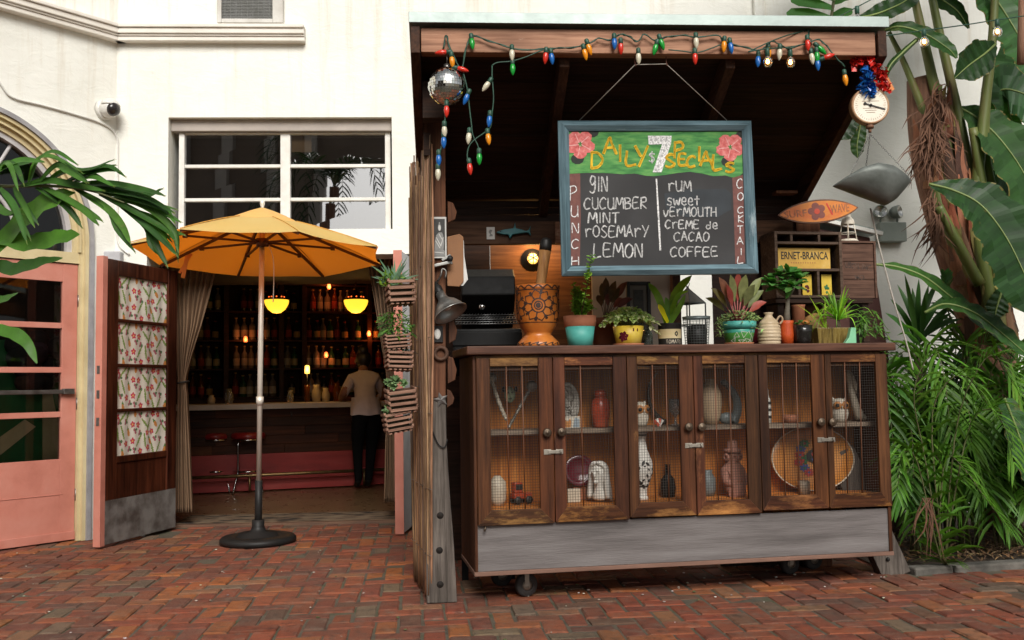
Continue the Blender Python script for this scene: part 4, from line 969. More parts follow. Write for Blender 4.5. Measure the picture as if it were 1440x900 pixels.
zf = cp2(720, 716.5).z
mb = MB(M_); mb.box(.012, CW-.012, .024, .344, zf-.02, zf); mb.build('cabinet_floor', m_cabin, cab)
zsh = cp2(720, 607).z
mb = MB(M_); mb.box(.012, CW-.012, .10, .344, zsh-.022, zsh); mb.build('shelf', wood('shelf_board', (.38, .30, .23), (.25, .19, .14), 'x', 4, .7, .2), cab)
# doors
edges = [669.5, 777.5, 881.5, 975, 1066.5, 1160, 1248]
xs = [cp2(e, 600).x for e in edges]
bars = [(711, 733), (815,), (916, 935), (1004, 1024), (1098, 1118), (1186, 1207)]
opens = [(689, 757), (794, 862), (896, 955), (988, 1048), (1079, 1141), (1169, 1232)]
m_wire = mk('mesh_wire', (.045, .036, .028), (.025, .02, .016), 9, .7, metal=.2, bump=0)
m_rod = mk('rusty_rod', (.15, .055, .022), (.08, .03, .014), 9, .6, bump=.1)
m_knob = mk('bronze_knob', (.13, .095, .065), (.07, .05, .035), 12, .45, metal=.7)
m_hasp = mk('galvanised_hasp', (.34, .31, .26), (.2, .18, .15), 9, .5, metal=.7)
zd0, zd1 = cp2(720, 735).z, zT-.062
gz0, gz1 = cp2(720, 715).z, cp2(720, 515).z
FY = -.022
for k in range(6):
    x0, x1 = xs[k]+.002, xs[k+1]-.002
    dz = (-.004, -.002, .006, .003, .014, .012)[k]; a, b_ = zd0+dz, zd1
    o0, o1 = (cp2(p, 600).x for p in opens[k])
    mb = MB(M_); tn = lambda: jit((1.05, 1.02, 1.0), .28)
    mb.box(x0, o0, FY, -.001, a, b_, c=tn()); mb.box(o1, x1, FY, -.001, a, b_, c=tn())
    d = mb.build('door', m_cab, cab, bevel=.003)
    mb = MB(M_); mb.box(o0+.001, o1-.001, FY+.0015, -.001, gz1, b_, c=tn()); mb.build('rail', m_cabx, d, bevel=.002)
    g0_ = gz0+dz; mt = .0
    mb = MB(M_)     # mitred bottom rail
    mb.prism([(x0+.001, a-.003), (x1-.001, a-.003), (o1+.001, g0_), (o0-.001, g0_)], FY-.003, -.001, c=tn()); mb.build('bottom_rail', m_cabx, d, bevel=.002)
    mb = MB(M_); sp_ = .0145; wy = -.006; r = .0008
    n1 = int((o1-o0)/sp_); n2 = int((gz1-g0_)/sp_)
    for i in range(n1+1): x = o0+(i+.5)*sp_; mb.box(x-r, x+r, wy-r, wy+r, g0_, gz1)
    for i in range(n2+1): z = g0_+(i+.5)*sp_; mb.box(o0, o1, wy-3*r, wy-r*1.01, z-r, z+r)
    mb.build('wire_mesh', m_wire, d)
    for p in bars[k]:
        q0 = cp2(p, 515).x; q1 = cp2(p+5, 712).x; mb = MB(M_); mb.tube([(q0, -.013, gz1+.004), (q1, -.013, g0_-.004)], .0036, 8); mb.build('bar', m_rod, d)
    kx_ = cp2((767, 787, 965, 983, 1150, 1166)[k], 608).x; kz = cp2((767, 787, 965, 983, 1150, 1166)[k], (608, 607, 600, 600, 593, 593)[k]).z
    mb = MB(M_ @ Matrix.Translation((kx_, FY, kz)) @ Matrix.Rotation(R(90), 4, 'X'))
    mb.lathe([(.0, 0), (.012, 0), (.010, .012), (.022, .018), (.024, .026), (.019, .033), (.013, .031), (.009, .035), (0, .036)], 20); mb.build('knob', m_knob, d)
for p, py in ((777, 635), (974, 626), (1159, 618)):
    q = cp2(p, py); mb = MB(M_); y = FY
    mb.box(q.x-.053, q.x-.012, y-.004, y-.0005, q.z-.014, q.z+.014); mb.box(q.x+.012, q.x+.053, y-.004, y-.0005, q.z-.013, q.z+.013); mb.box(q.x-.03, q.x+.045, y-.009, y-.0042, q.z-.009, q.z+.009)
    h = mb.build('hasp', m_hasp, cab, bevel=.0015)
    mb = MB(M_); mb.torus((q.x+.035, y-.012, q.z), .010, .0025, Matrix.Rotation(R(90), 4, 'Y'), 14); mb.build('staple', m_hasp, h)
# casters
m_rub = mk('black_rubber', (.02, .02, .02), (.035, .03, .028), 9, .8)
for cx, cyy, px_ in ((.30, .16, 0), (CW-.45, .36, 0), (.215, DPT-.1, 0), (CW-.25, DPT-.1, 0)):
    T = M_ @ Matrix.Translation((cx, cyy, .0635)) @ Matrix.Rotation(R(14), 4, 'Z') @ Matrix.Rotation(R(90), 4, 'X')
    mb = MB(T); mb.lathe([(.03, -.02), (.058, -.02), (.063, -.012), (.063, .012), (.058, .02), (.03, .02)], 24); w_ = mb.build('wheel', m_rub, cab)
    mb = MB(T); mb.lathe([(0, -.024), (.014, -.024), (.03, -.019), (.03, .019), (.014, .024), (0, .024)], 18); mb.build('hub', m_hasp, w_)
    mb = MB(M_); mb.box(cx-.05, cx+.05, cyy-.05, cyy+.05, zB-.019, zB-.0105); mb.box(cx-.02, cx+.02, cyy+.027, cyy+.031, .06, zB-.019); mb.box(cx-.012, cx+.012, cyy-.031, cyy-.027, .06, zB-.019); mb.build('caster_fork', m_hasp, w_)
mb = MB(M_); q = cp2(682, 741); mb.tube([(q.x, -.004, q.z+.01), (q.x, -.02, q.z), (q.x-.008, -.025, q.z-.02)], .005, 6); mb.build('latch_stub', m_knob, cab)
# ------------------------------------------------------------------ things kept in the cabinet
def inside(px, py, y, floor): q = cp2(px, py, y); return CB.w(q.x, y, floor+.0008)
def width(px0, px1, y): return abs(cp2(px1, 600, y).x-cp2(px0, 600, y).x)
def hgt(py0, py1, y, px=900): return abs(cp2(px, py1, y).z-cp2(px, py0, y).z)
SHF, FLR = zsh, zf
def lathe_thing(name, label, cat, loc, prof, m_, seg=28, group=None, rz=0.0):
    mb = MB(); mb.lathe(prof, seg); o = mb.build(name, m_); o.location = loc; o.rotation_euler = (0, 0, CB.yaw+rz); return tag(o, label, cat, group)
m_cream2 = mk('cream_glaze', (.62, .54, .42), (.5, .42, .31), 7, .5, bump=.1)
m_redcer = mk('red_lacquer', (.40, .06, .025), (.26, .035, .015), 9, .3, c3=(.50, .12, .05))
m_maroon = mk('maroon_glaze', (.12, .012, .022), (.08, .008, .014), 5, .15, bump=0)
m_plaster = mk('white_plaster', (.72, .69, .63), (.6, .57, .51), 9, .75, bump=.15)
m_terra = mk('terracotta', (.42, .16, .08), (.32, .11, .055), 8, .8, bump=.2)
m_pinkclay = mk('pink_clay', (.42, .20, .145), (.30, .13, .09), 7, .85, bump=.4)
m_tan = mk('tan_stoneware', (.46, .33, .21), (.36, .25, .15), 6, .6, bump=.15)
m_blackp = mk('black_paint', (.02, .018, .016), (.012, .011, .01), 9, .5)
m_silver = mk('old_silver', (.45, .42, .37), (.2, .18, .15), 25, .4, metal=.8, bump=.4)
m_bone = mk('pale_bone', (.55, .48, .38), (.42, .36, .27), 9, .6)
m_owlw = mk('owl_white', (.66, .6, .5), (.5, .44, .35), 12, .5); m_owlo = mk('owl_orange', (.55, .24, .06), (.42, .16, .04), 9, .5)
# 1 necklaces hung in a V
def necklace(label, pts, y, mt_, r, group=None):
    t = thing('necklace', label, 'necklace', CB.w(cp2(pts[0][0], pts[0][1], y).x, y, cp2(pts[0][0], pts[0][1], y).z), CB.yaw, group)
    P = smooth_path([(lambda q: CB.w(q.x, y, q.z))(cp2(a, b_, y)) for a, b_ in pts], 30); mb = MB()
    for i, p in enumerate(P): mb.ball(p+V((0, random.uniform(-.004, .004), 0)), r*random.uniform(.8, 1.2), 8, 6)
    mb.build('bead', mt_, t)
    mb = MB(); mb.tube(P, .002, 5); mb.build('cord', m_blackp, t); 
    c_ = sum(P, V())/len(P); mb = MB(); q = P[-1]
    mb.lathe([(.03, -.004), (.026, .004), (.012, .007), (0, .008)], 18, Matrix.Translation(P[0]) @ Matrix.Rotation(R(90), 4, 'X')); mb.build('medallion', m_silver, t)
necklace('beaded bone necklace slanting down the left side of the first door', [(691, 532), (697, 552), (704, 572), (712, 590)], .2, m_bone, .011)
necklace('silver chain necklace hanging slanting right behind the first door', [(748, 543), (738, 560), (728, 578), (716, 600)], .2, m_silver, .009)
o = thing('green_mask', 'small green stone face mask hanging between two necklaces', 'mask', CB.w(cp2(717, 555, .22).x, .22, cp2(717, 555, .22).z), CB.yaw)
mb = MB(); mb.ball((0, 0, 0), .04, 16, 12, sc3=(.75, .35, 1.1)); mb.ball((0, -.015, -.002), .009, 8, 6, sc3=(.7, .8, 1.6)); mb.build('face', mk('green_stone', (.22, .26, .16), (.13, .16, .1), 12, .5), o, world=False)
mb = MB(); 
for s_ in (-1, 1): mb.ball((.012*s_, -.013, .012), .006, 8, 6); mb.ball((.034*s_, -.002, .03), .016, 8, 6, sc3=(.6, .4, 1))
mb.ball((0, -.014, -.022), .007, 8, 6, sc3=(1.6, .6, .5)); mb.build('features', m_blackp, o, world=False)
# 2
r = width(690, 711, .2); lathe_thing('white_jug', 'squat cream gourd jug at the bottom left of the cabinet', 'jug', inside(700, 715, .2, FLR), [(0, 0), (r*.42, 0), (r*.55, .03), (r*.6, .08), (r*.55, .125), (r*.3, .15), (r*.22, .158), (0, .16)], m_cream2)
t = thing('toy_truck', 'small dark red tin toy truck beside the cream gourd jug', 'toy truck', inside(733, 715, .22, FLR), CB.yaw+.3)
mb = MB(); mb.box(-.055, .055, -.03, .03, .03, .062); mb.box(-.05, .0, -.028, .028, .0625, .12); mb.build('body', m_redcer, t, world=False, bevel=.006)
mb = MB(); mb.box(-.046, -.004, -.030, .030, .08, .11); mb.build('window', m_blackp, t, world=False)
for sx in (-1, 1):
    for sy in (-1, 1): mb = MB(); mb.lathe([(0, -.008), (.02, -.008), (.022, 0), (.02, .008), (0, .008)], 16, Matrix.Translation((.034*sx, .03*sy, .0225)) @ Matrix.Rotation(R(90), 4, 'X')); mb.build('wheel', m_blackp, t, world=False)
# 3 carved plaque, painted tile, red vase
r = width(793, 812, .25); pl = thing('carved_plaque', 'grey carved oval plaque standing behind a small painted tile', 'plaque', inside(799, 590, .27, SHF), CB.yaw)
mb = MB(); mb.prism([(r*.9*math.cos(k*PI/14), .135+.12*math.sin(k*PI/14)) for k in range(28)], 0, .016); mb.build('slab', m_silver, pl, world=False, bevel=.003)
mb = MB()
for k in range(7): mb.torus((r*.45*math.cos(k*1.7)*(k % 3)/2, -.003, .135+.075*math.sin(k*1.7)), .02+.004*(k % 2), .004, Matrix.Rotation(R(90), 4, 'X'), 16)
mb.build('carving', m_silver, pl, world=False)
tl = thing('painted_tile', 'small square tile painted with an orange cat face', 'tile', inside(804, 606, .2, SHF), CB.yaw); s_ = .036
mb = MB(); mb.box(-.05, .05, 0, .008, 0, .065); mb.build('tile', m_owlw, tl, world=False, bevel=.002)
mb = MB(); mb.prism([(-.042, .005), (-.006, .005), (-.002, .035), (-.008, .055), (-.018, .04), (-.03, .04), (-.04, .055), (-.046, .035)], -.0015, -.0003); mb.build('cat_face', m_owlo, tl, world=False)
mb = MB(); mb.prism([(.006, .004), (.045, .004), (.045, .05), (.02, .06)], -.0015, -.0003); mb.build('blue_patch', mk('blue_grey', (.3, .36, .4), None, 9, .5), tl, world=False)
r = width(832, 858, .22)/2; Hh = hgt(547, 600, .22)
lathe_thing('red_vase', 'red lacquered lidded vase with dark painted bands', 'vase', inside(845, 600, .22, SHF), [(0, 0), (r*.72, 0), (r*.8, .01), (r*.98, Hh*.35), (r, Hh*.55), (r*.85, Hh*.72), (r*.55, Hh*.78), (r*.55, Hh*.8), (r*.66, Hh*.82), (r*.62, Hh*.95), (r*.3, Hh*1.0), (0, Hh*1.01)], m_redcer)
# 4 maroon plate, cream card, bust
def plate(name, label, loc, r, m_, tilt=10, rim=.008):
    t = thing(name, label, 'plate', loc, CB.yaw)
    T = Matrix.Translation((0, 0, r)) @ Matrix.Rotation(R(90-tilt), 4, 'X')
    mb = MB(T); mb.lathe([(0, 0), (r*.62, 0), (r*.7, .004), (r*.97, .016), (r, .019), (r*.98, .024), (r*.7, .011), (r*.6, .007), (0, .007)], 48); mb.build('dish', m_, t, world=False); return t, T
plate('maroon_plate', 'glossy maroon plate standing on edge behind the white bust', inside(815, 712, .29, FLR)+V((0, 0, .075)), width(796, 838, .29)/2*1.02, m_maroon)
mb = MB(); mb.box(-.035, .035, -.02, .02, 0, .075); o = mb.build('book_stand', m_terra, bevel=.003); o.location = inside(815, 712, .29, FLR); o.rotation_euler = (0, 0, CB.yaw); tag(o, 'small terracotta block under the maroon plate', 'block')
mb = MB(); mb.box(-.036, .036, -.012, .012, 0, .075); o = mb.build('cream_box', m_cream2, bevel=.004); o.location = inside(807, 712, .2, FLR); o.rotation_euler = (0, 0, CB.yaw); tag(o, 'small cream box standing beside the white bust', 'box')
def bust():
    t = thing('plaster_bust', 'white plaster bust of a long-haired woman turned to the left', 'bust', inside(843, 713, .16, FLR), CB.yaw+R(-40)); s = hgt(657, 715, .16)/.29
    P = [(0, 0, .0), (0, 0, .06), (0, .0, .105), (0, -.004, .15), (0, -.008, .20), (0, -.006, .235), (-.06, 0, .035), (.06, 0, .035)]
    me = skin('head', [tuple(c*s for c in p) for p in P], [(0, 1), (1, 2), (2, 3), (3, 4), (4, 5), (0, 6), (0, 7)], [(.055*s, .045*s), (.045*s, .04*s), .034*s, (.042*s, .045*s), (.054*s, .062*s), (.05*s, .056*s), .035*s, .035*s])
    o = bpy.data.objects.new('head', me); col.objects.link(o); o.parent = t; me.materials.append(m_plaster)
    for p in me.polygons: p.use_smooth = True
    mb = MB(); f = lambda x, y, z: (x*s, y*s, z*s)
    mb.ball(f(0, -.068, .196), .013*s, 10, 8, sc3=(.75, 1.3, 1.8)); mb.ball(f(0, -.060, .168), .013*s, 10, 8, sc3=(1.4, .7, .5)); mb.ball(f(0, -.052, .145), .018*s, 10, 8)
    for k in (-1, 1): mb.ball(f(.021*k, -.057, .212), .010*s, 8, 6, sc3=(1.3, .6, .6)); mb.ball(f(.021*k, -.06, .224), .011*s, 8, 6, sc3=(1.5, .6, .4))
    mb.build('face', m_plaster, t, world=False)
    mb = MB(); rng = random.Random(6)      # parted hair: a cap and a long fall over the back and shoulders
    mb.ball(f(0, .022, .226), .060*s, 20, 14, sc3=(1.0, 1.0, .98))
    vs = []; fs = []; nj, ni = 12, 26
    for j in range(nj+1):
        g_ = j/nj; z = lerp(.235, .015, g_)
        for i in range(ni+1):
            a = R(-4+188*i/ni); r_ = lerp(.062, .088, g_**.7)+.004*math.sin(i*1.9+g_*3); vs.append(f(r_*math.cos(a)*.98, .008+r_*.85*math.sin(a), z))
    for j in range(nj):
        for i in range(ni): fs.append((j*(ni+1)+i, (j+1)*(ni+1)+i, (j+1)*(ni+1)+i+1, j*(ni+1)+i+1))
    mb.add(vs, fs, sm=True)
    for k in (-1, 1): mb.tube(smooth_path([f(0, -.03, .278), f(.034*k, -.028, .268), f(.056*k, -.008, .235), f(.060*k, .0, .18), f(.066*k, -.005, .10), f(.072*k, -.01, .03)], 14), [x*s for x in (.008, .011, .012, .012, .012, .013, .014, .015, .016, .017, .018, .018, .018, .018, .016)], 8)
    mb.build('hair', m_plaster, t, world=False, solid=.004)
bust()
# 5 owls
def owl(label, loc, h, mt, rz, eye):
    t = thing('owl_figurine', label, 'figurine', loc, CB.yaw+rz); r = h*.36
    mb = MB(); mb.lathe([(0, 0), (r*.6, 0), (r*.85, h*.12), (r*1.0, h*.35), (r*.92, h*.58), (r*.9, h*.78), (r*.7, h*.93), (r*.3, h*.99), (0, h)], 24)
    for k in (-1, 1): mb.lathe([(r*.28, 0), (r*.14, h*.12), (0, h*.2)], 10, Matrix.Translation((k*r*.55, 0, h*.86)) @ Matrix.Rotation(k*.4, 4, 'Y'))
    mb.build('body', mt, t, world=False)
    for k in (-1, 1):
        mb = MB(Matrix.Translation((k*r*.44, -r*.80, h*.70)) @ Matrix.Rotation(R(90), 4, 'X') @ Matrix.Rotation(k*.35, 4, 'Y')); mb.lathe([(r*.46, -.006), (r*.46, .004), (r*.36, .007), (0, .008)], 20); e = mb.build('eye', eye, t, world=False)
        mb = MB(Matrix.Translation((k*r*.44, -r*.80, h*.70)) @ Matrix.Rotation(R(90), 4, 'X') @ Matrix.Rotation(k*.35, 4, 'Y')); mb.lathe([(r*.22, .008), (r*.2, .014), (0, .016)], 16); mb.build('pupil', m_blackp, e, world=False)
    mb = MB(); mb.lathe([(r*.16, 0), (0, r*.4)], 8, Matrix.Translation((0, -r*.92, h*.66)) @ Matrix.Rotation(R(150), 4, 'X')); mb.build('beak', m_bone, t, world=False)
    return t
owl('white owl figurine with black eyes at the left of the third door', inside(900, 602, .2, SHF), hgt(565, 600, .2), m_owlw, .25, m_owlo)
# horn, red cloth fold, grey goblet
o = thing('curved_horn', 'dark curved animal horn with pale tip on the upper shelf', 'horn', inside(925, 600, .27, SHF), CB.yaw)
P = smooth_path([(lambda q: CB.w(q.x, .3, q.z))(cp2(a, b_, .3)) for a, b_ in ((936, 596), (920, 580), (912, 560), (914, 540), (924, 524))], 20); P[0].z = SHF+.02
mb = MB(); mb.tube(P, [lerp(.017, .003, i/20) for i in range(21)], 10); mb.build('horn', mk('dark_horn', (.06, .045, .035), (.03, .022, .018), 9, .3), o)
mb = MB(); mb.tube(P[15:], [lerp(.009, .0035, i/5) for i in range(6)], 10); mb.build('tip', m_bone, o)
o = thing('toy_tent', 'tiny red and white folded paper fan in front of the horn', 'fan', inside(927, 602, .16, SHF), CB.yaw)
mb = MB(); 
for k, a in enumerate((-40, -15, 12, 38)): mb.bar((0, 0, .004), (.045*math.sin(R(a)), .006*k, .045*math.cos(R(a))), .016, .003, (0, 1, 0), m=k % 2)
mb.build('fan_blade', [m_redcer, m_plaster], o, world=False)
lathe_thing('crystal_goblet', 'cut glass goblet at the right edge of the third door', 'goblet', inside(950, 600, .25, SHF), [(0, 0), (.03, 0), (.028, .005), (.007, .012), (.006, .05), (.02, .06), (.034, .08), (.036, .15), (.034, .15), (.03, .08), (0, .065)], m_glassw)
# painted vase
Hh = hgt(612, 707, .2); t = thing('painted_vase', 'tall white vase painted with black flowers in the third door', 'vase', inside(903, 708, .2, FLR), CB.yaw)
vp_ = [(0, 0), (.035, 0), (.037, .01), (.028, Hh*.06), (.03, Hh*.16), (.055, Hh*.33), (.066, Hh*.45), (.06, Hh*.58), (.035, Hh*.75), (.027, Hh*.88), (.034, Hh*.97), (.042, Hh), (.034, Hh), (.02, Hh*.9), (0, Hh*.85)]
mb = MB(); mb.lathe(vp_, 32); mb.build('body', m_plaster, t, world=False)
mb = MB(); rng = random.Random(4)
def vr(z): return interp([(b_, a) for a, b_ in vp_[2:12]], z)
for k in range(70):
    a, z = rng.uniform(0, 2*PI), rng.choice([rng.gauss(Hh*.45, .03), rng.gauss(Hh*.3, .03)]); z = min(max(z, .03), Hh*.7); r_ = vr(z)+.0012; s0 = rng.uniform(.004, .011); tt = rng.uniform(0, PI)
    vs = []
    for j in range(8):
        q = j*PI/4; du, dv_ = s0*math.cos(q)*1.6, s0*math.sin(q)*.8; u_ = du*math.cos(tt)-dv_*math.sin(tt); w_ = du*math.sin(tt)+dv_*math.cos(tt); rz_ = vr(min(max(z+w_, .02), Hh*.75))+.0012
        vs.append((rz_*math.cos(a+u_/r_), rz_*math.sin(a+u_/r_), z+w_))
    mb.add(vs, [tuple(range(8))])
for z in (Hh*.2, Hh*.96): mb.lathe([(vr(z-.004)+.001, z-.004), (vr(z+.004)+.001, z+.004)], 32)
mb.build('painted_flower', m_blackp, t, world=False)
lathe_thing('dark_bottle', 'small black squat bottle at the back of the third door', 'bottle', inside(940, 708, .28, FLR), [(0, 0), (.04, 0), (.045, .05), (.04, .1), (.016, .13), (.014, .18), (.02, .185), (0, .185)], bot['dark'])
# 6 tan vase, trunk, clay figure
r = width(985, 1016, .24)/2; Hh = hgt(533, 598, .24); lathe_thing('tan_vase', 'tall tan egg-shaped pottery vase on the upper shelf', 'vase', inside(1000, 598, .24, SHF), [(0, 0), (r*.6, 0), (r*.82, Hh*.18), (r, Hh*.45), (r*.95, Hh*.68), (r*.6, Hh*.88), (r*.38, Hh*.94), (r*.42, Hh), (r*.3, Hh), (0, Hh*.9)], m_tan)
o = thing('blue_grey_swan', 'blue grey long-necked ceramic bird next to the tan vase', 'figurine', inside(1024, 598, .24, SHF), CB.yaw)
P = smooth_path([(lambda q: CB.w(q.x, .24, q.z))(cp2(a, b_, .24)) for a, b_ in ((1030, 596), (1037, 575), (1033, 555), (1022, 541), (1014, 536))], 18); P[0].z = SHF+.012
m_bg = mk('blue_grey_glaze', (.20, .23, .23), (.13, .15, .15), 8, .35); mb = MB(); mb.tube(P, [interp([(0, .03), (.3, .026), (.7, .017), (.9, .02), (1, .006)], i/18) for i in range(19)], 12); mb.ball(CB.w(cp2(1022, 590, .24).x, .24, SHF+.035), .036, 14, 10, sc3=(1.3, .8, .95)); mb.build('body', m_bg, o)
mb = MB(); mb.ball(P[16]+V((0, -.016, .004)), .004, 8, 6); mb.build('eye', m_blackp, o)
t = thing('clay_figure', 'pink clay seated figure with a tall headdress in the fourth door', 'figurine', inside(1032, 704, .2, FLR), CB.yaw+.3)
k = hgt(625, 704, .2)/.33; S_ = lambda *p: tuple(c*k for c in p)
me = skin('body', [S_(*p) for p in [(0, 0, .03), (0, 0, .10), (0, 0, .16), (0, 0, .205), (0, -.003, .235), (0, 0, .28), (-.06, 0, .15), (-.075, -.02, .09), (-.03, -.055, .07), (.06, 0, .15), (.075, -.02, .09), (.03, -.055, .07), (-.05, -.05, .025), (.05, -.05, .025)]],
          [(0, 1), (1, 2), (2, 3), (3, 4), (4, 5), (2, 6), (6, 7), (7, 8), (2, 9), (9, 10), (10, 11), (0, 12), (0, 13)], [x*k for x in (.06, .058, .055, .036, .048, .03, .03, .026, .02, .03, .026, .02, .035, .035)])
o = bpy.data.objects.new('body', me); col.objects.link(o); o.parent = t; me.materials.append(m_pinkclay)
for p in me.polygons: p.use_smooth = True
mb = MB(); mb.torus(S_(0, 0, .272), .042*k, .013*k); 
for s_ in (-1, 1): mb.torus(S_(.053*s_, -.005, .235), .016*k, .008*k, Matrix.Rotation(R(90), 4, 'Y'), 14); 
mb.lathe([(.034*k, .27*k), (.03*k, .33*k), (0, .335*k)], 14); mb.build('headdress', m_pinkclay, t, world=False)
mb = MB(); mb.ball(S_(0, -.05, .233), .010*k, 8, 6, sc3=(.8, 1, 1.5)); mb.ball(S_(0, -.046, .214), .009*k, 8, 6, sc3=(1.5, .6, .5))
for s_ in (-1, 1): mb.ball(S_(.018*s_, -.044, .245), .008*k, 8, 6, sc3=(1.3, .6, .6))
mb.build('face', m_pinkclay, t, world=False)
mb = MB(); mb.lathe([(.062*k, .085*k), (.066*k, .09*k), (.062*k, .097*k)], 20); mb.build('belt', m_terra, t, world=False)
lathe_thing('grey_jar', 'dark grey green jar left of the pink clay figure', 'jar', inside(995, 704, .27, FLR), [(0, 0), (.04, 0), (.05, .04), (.048, .1), (.03, .13), (.033, .145), (0, .145)], m_bg)
# 7 upper right: striped bottle, little bowl; 8 orange owl, pelican
t = thing('striped_bottle', 'slim black and white painted bottle at the left of the fifth door', 'bottle', inside(1080, 595, .22, SHF), CB.yaw)
mb = MB(); mb.lathe([(0, 0), (.02, 0), (.022, .06), (.02, .13), (.009, .16), (.008, .2), (0, .2)], 18); mb.build('body', m_plaster, t, world=False)
mb = MB(); 
for z in (.03, .07, .11): mb.lathe([(.0228, z), (.0232, z+.008), (.0226, z+.016)], 18)
mb.build('stripe', m_blackp, t, world=False)
lathe_thing('clay_bowl', 'small terracotta bowl alone on the upper shelf of the fifth door', 'bowl', inside(1112, 596, .2, SHF), [(0, 0), (.035, 0), (.046, .02), (.047, .048), (.042, .048), (.038, .015), (0, .008)], m_terra)
owl('orange eyed owl figurine beside the carved pelican', inside(1181, 590, .17, SHF), hgt(555, 590, .17), m_owlw, -.2, m_owlo)
o = thing('carved_pelican', 'carved pale wooden pelican on the upper shelf of the last door', 'figurine', inside(1204, 590, .22, SHF), CB.yaw)
P = smooth_path([(lambda q: CB.w(q.x, .22, q.z))(cp2(a, b_, .22)) for a, b_ in ((1210, 588), (1203, 570), (1197, 548), (1194, 530), (1192, 522))], 16)
mb = MB(); mb.tube(P, [interp([(0, .03), (.3, .022), (.65, .017), (.85, .024), (1, .012)], i/16) for i in range(17)], 12); 
mb.tube([P[14]+V((.01, -.01, 0)), P[14]+V((.03, -.02, -.06)), P[14]+V((.035, -.02, -.12))], [.012, .012, .003], 10); mb.build('body', m_bone, o)
q = P[0]; mb = MB(); mb.ball((q.x+.025, q.y, SHF+.02), .022, 12, 8, sc3=(1.5, 1, .85)); mb.build('base', m_bone, o)
# 9 the big painted plate with flowers, a white candle
rr = width(1083, 1200, .3)/2; pc = cp2(1141, 640, .28)
pt = thing('painted_plate', 'large orange plate painted with red and blue flowers behind the last two doors', 'plate', CB.w(pc.x, .28, FLR+.001), CB.yaw)
rr = min(rr, (SHF-.024-FLR)/2*1.0)
ex = width(1083, 1200, .3)/2/rr
T = Matrix.Translation((0, 0, rr)) @ Matrix.Rotation(R(84), 4, 'X') @ Matrix.Diagonal((ex, 1, 1, 1))
m_plate = mk('orange_plate', (.55, .22, .045), (.44, .15, .025), 3, .35, c3=(.62, .30, .09))
mb = MB(T); mb.lathe([(0, 0), (rr*.7, 0), (rr*.97, .012), (rr, .016), (rr*.98, .02), (rr*.7, .008), (0, .006)], 64); mb.build('dish', m_plate, pt, world=False)
mb = MB(T); mb.lathe([(rr*.955, .0225), (rr*.985, .0235)], 64); mb.build('rim_line', m_cream2, pt, world=False)
pc_ = {'r': mk('plate_red', (.45, .04, .03), None, 20, .5), 'b': mk('plate_blue', (.05, .09, .30), None, 20, .5), 'g': mk('plate_green', (.03, .17, .05), None, 20, .5), 'k': m_blackp}
mb = MB(T); rng = random.Random(12)
def blot(cx, cz, s0, a, mi, el=.6):
    mb.add([(cx+s0*math.cos(k*PI/5)*math.cos(a)-s0*el*math.sin(k*PI/5)*math.sin(a), cz+s0*math.cos(k*PI/5)*math.sin(a)+s0*el*math.sin(k*PI/5)*math.cos(a), blot.z) for k in range(10)], [tuple(range(10))], m=mi); blot.z += .00006
blot.z = .0105
for (cx, cz, k) in ((-.35, .30, 1), (-.40, .12, 0), (-.30, -.05, 2), (-.28, -.28, 1), (-.15, -.42, 0), (-.22, .46, 2), (-.46, -.10, 0), (-.1, .05, 2)):
    for j in range(7): blot(cx*rr/ex*1.0+rr*.07*math.cos(j*.9), cz*rr+rr*.07*math.sin(j*.9), rr*.06, j*.9, k)
    blot(cx*rr/ex, cz*rr, rr*.035, 0, (k+1) % 3, 1)
for (cx, cz, s0) in ((.12, .1, .26), (.2, -.02, .2), (.62, .12, .08)): blot(cx*rr/ex, cz*rr, rr*s0, .5, 3, .8)
for j in range(5): blot((.12+.1*math.cos(j*1.3))*rr/ex, (.05+.12*math.sin(j*1.3))*rr, rr*.07, j, j % 2)
blot(.42*rr/ex, -.42*rr, rr*.2, 1.1, 2, .4); blot(.5*rr/ex, -.55*rr, rr*.28, 1.2, 4, .35)
mb.build('painted_flower', [pc_['r'], pc_['b'], pc_['g'], pc_['k'], m_pinkclay], pt, world=False)
lathe_thing('white_candle', 'short square-shouldered white candle in front of the painted plate', 'candle', inside(1131, 700, .18, FLR), [(0, 0), (.034, 0), (.034, .07), (.03, .074), (.003, .072), (.002, .085), (0, .085)], m_cream2)
# ================================================================== CHALKBOARD
YB = .30                                            # distance behind the beam's face
Q = lambda px, py, y=YB: SH.px(px, py, y)
m_bframe = wood('blue_painted_frame', (.20, .315, .37), (.12, .205, .25), 'x', 3, .5, .15, wear=(.42, .50, .52))
m_bframev = wood('blue_painted_frame_upright', (.20, .315, .37), (.12, .205, .25), 'z', 3, .5, .15, wear=(.42, .50, .52))
m_slate = mk('chalkboard_slate', (.030, .029, .030), (.018, .018, .019), 3, .8, c3=(.055, .055, .057), bump=.05)
oc = [Q(784, 170), Q(1056, 170), Q(1066.5, 385), Q(790, 388.5)]      # outer corners: top left, top right, bottom right, bottom left
icn = [Q(800, 185), Q(1043, 184.5), Q(1049.5, 371.5), Q(803, 374.5)]
cb = thing('chalkboard', 'blue framed chalkboard hand lettered with daily specials hanging over the cabinet', 'chalkboard', SH.w((oc[2].x+oc[3].x)/2, YB, oc[2].z), SH.yaw)
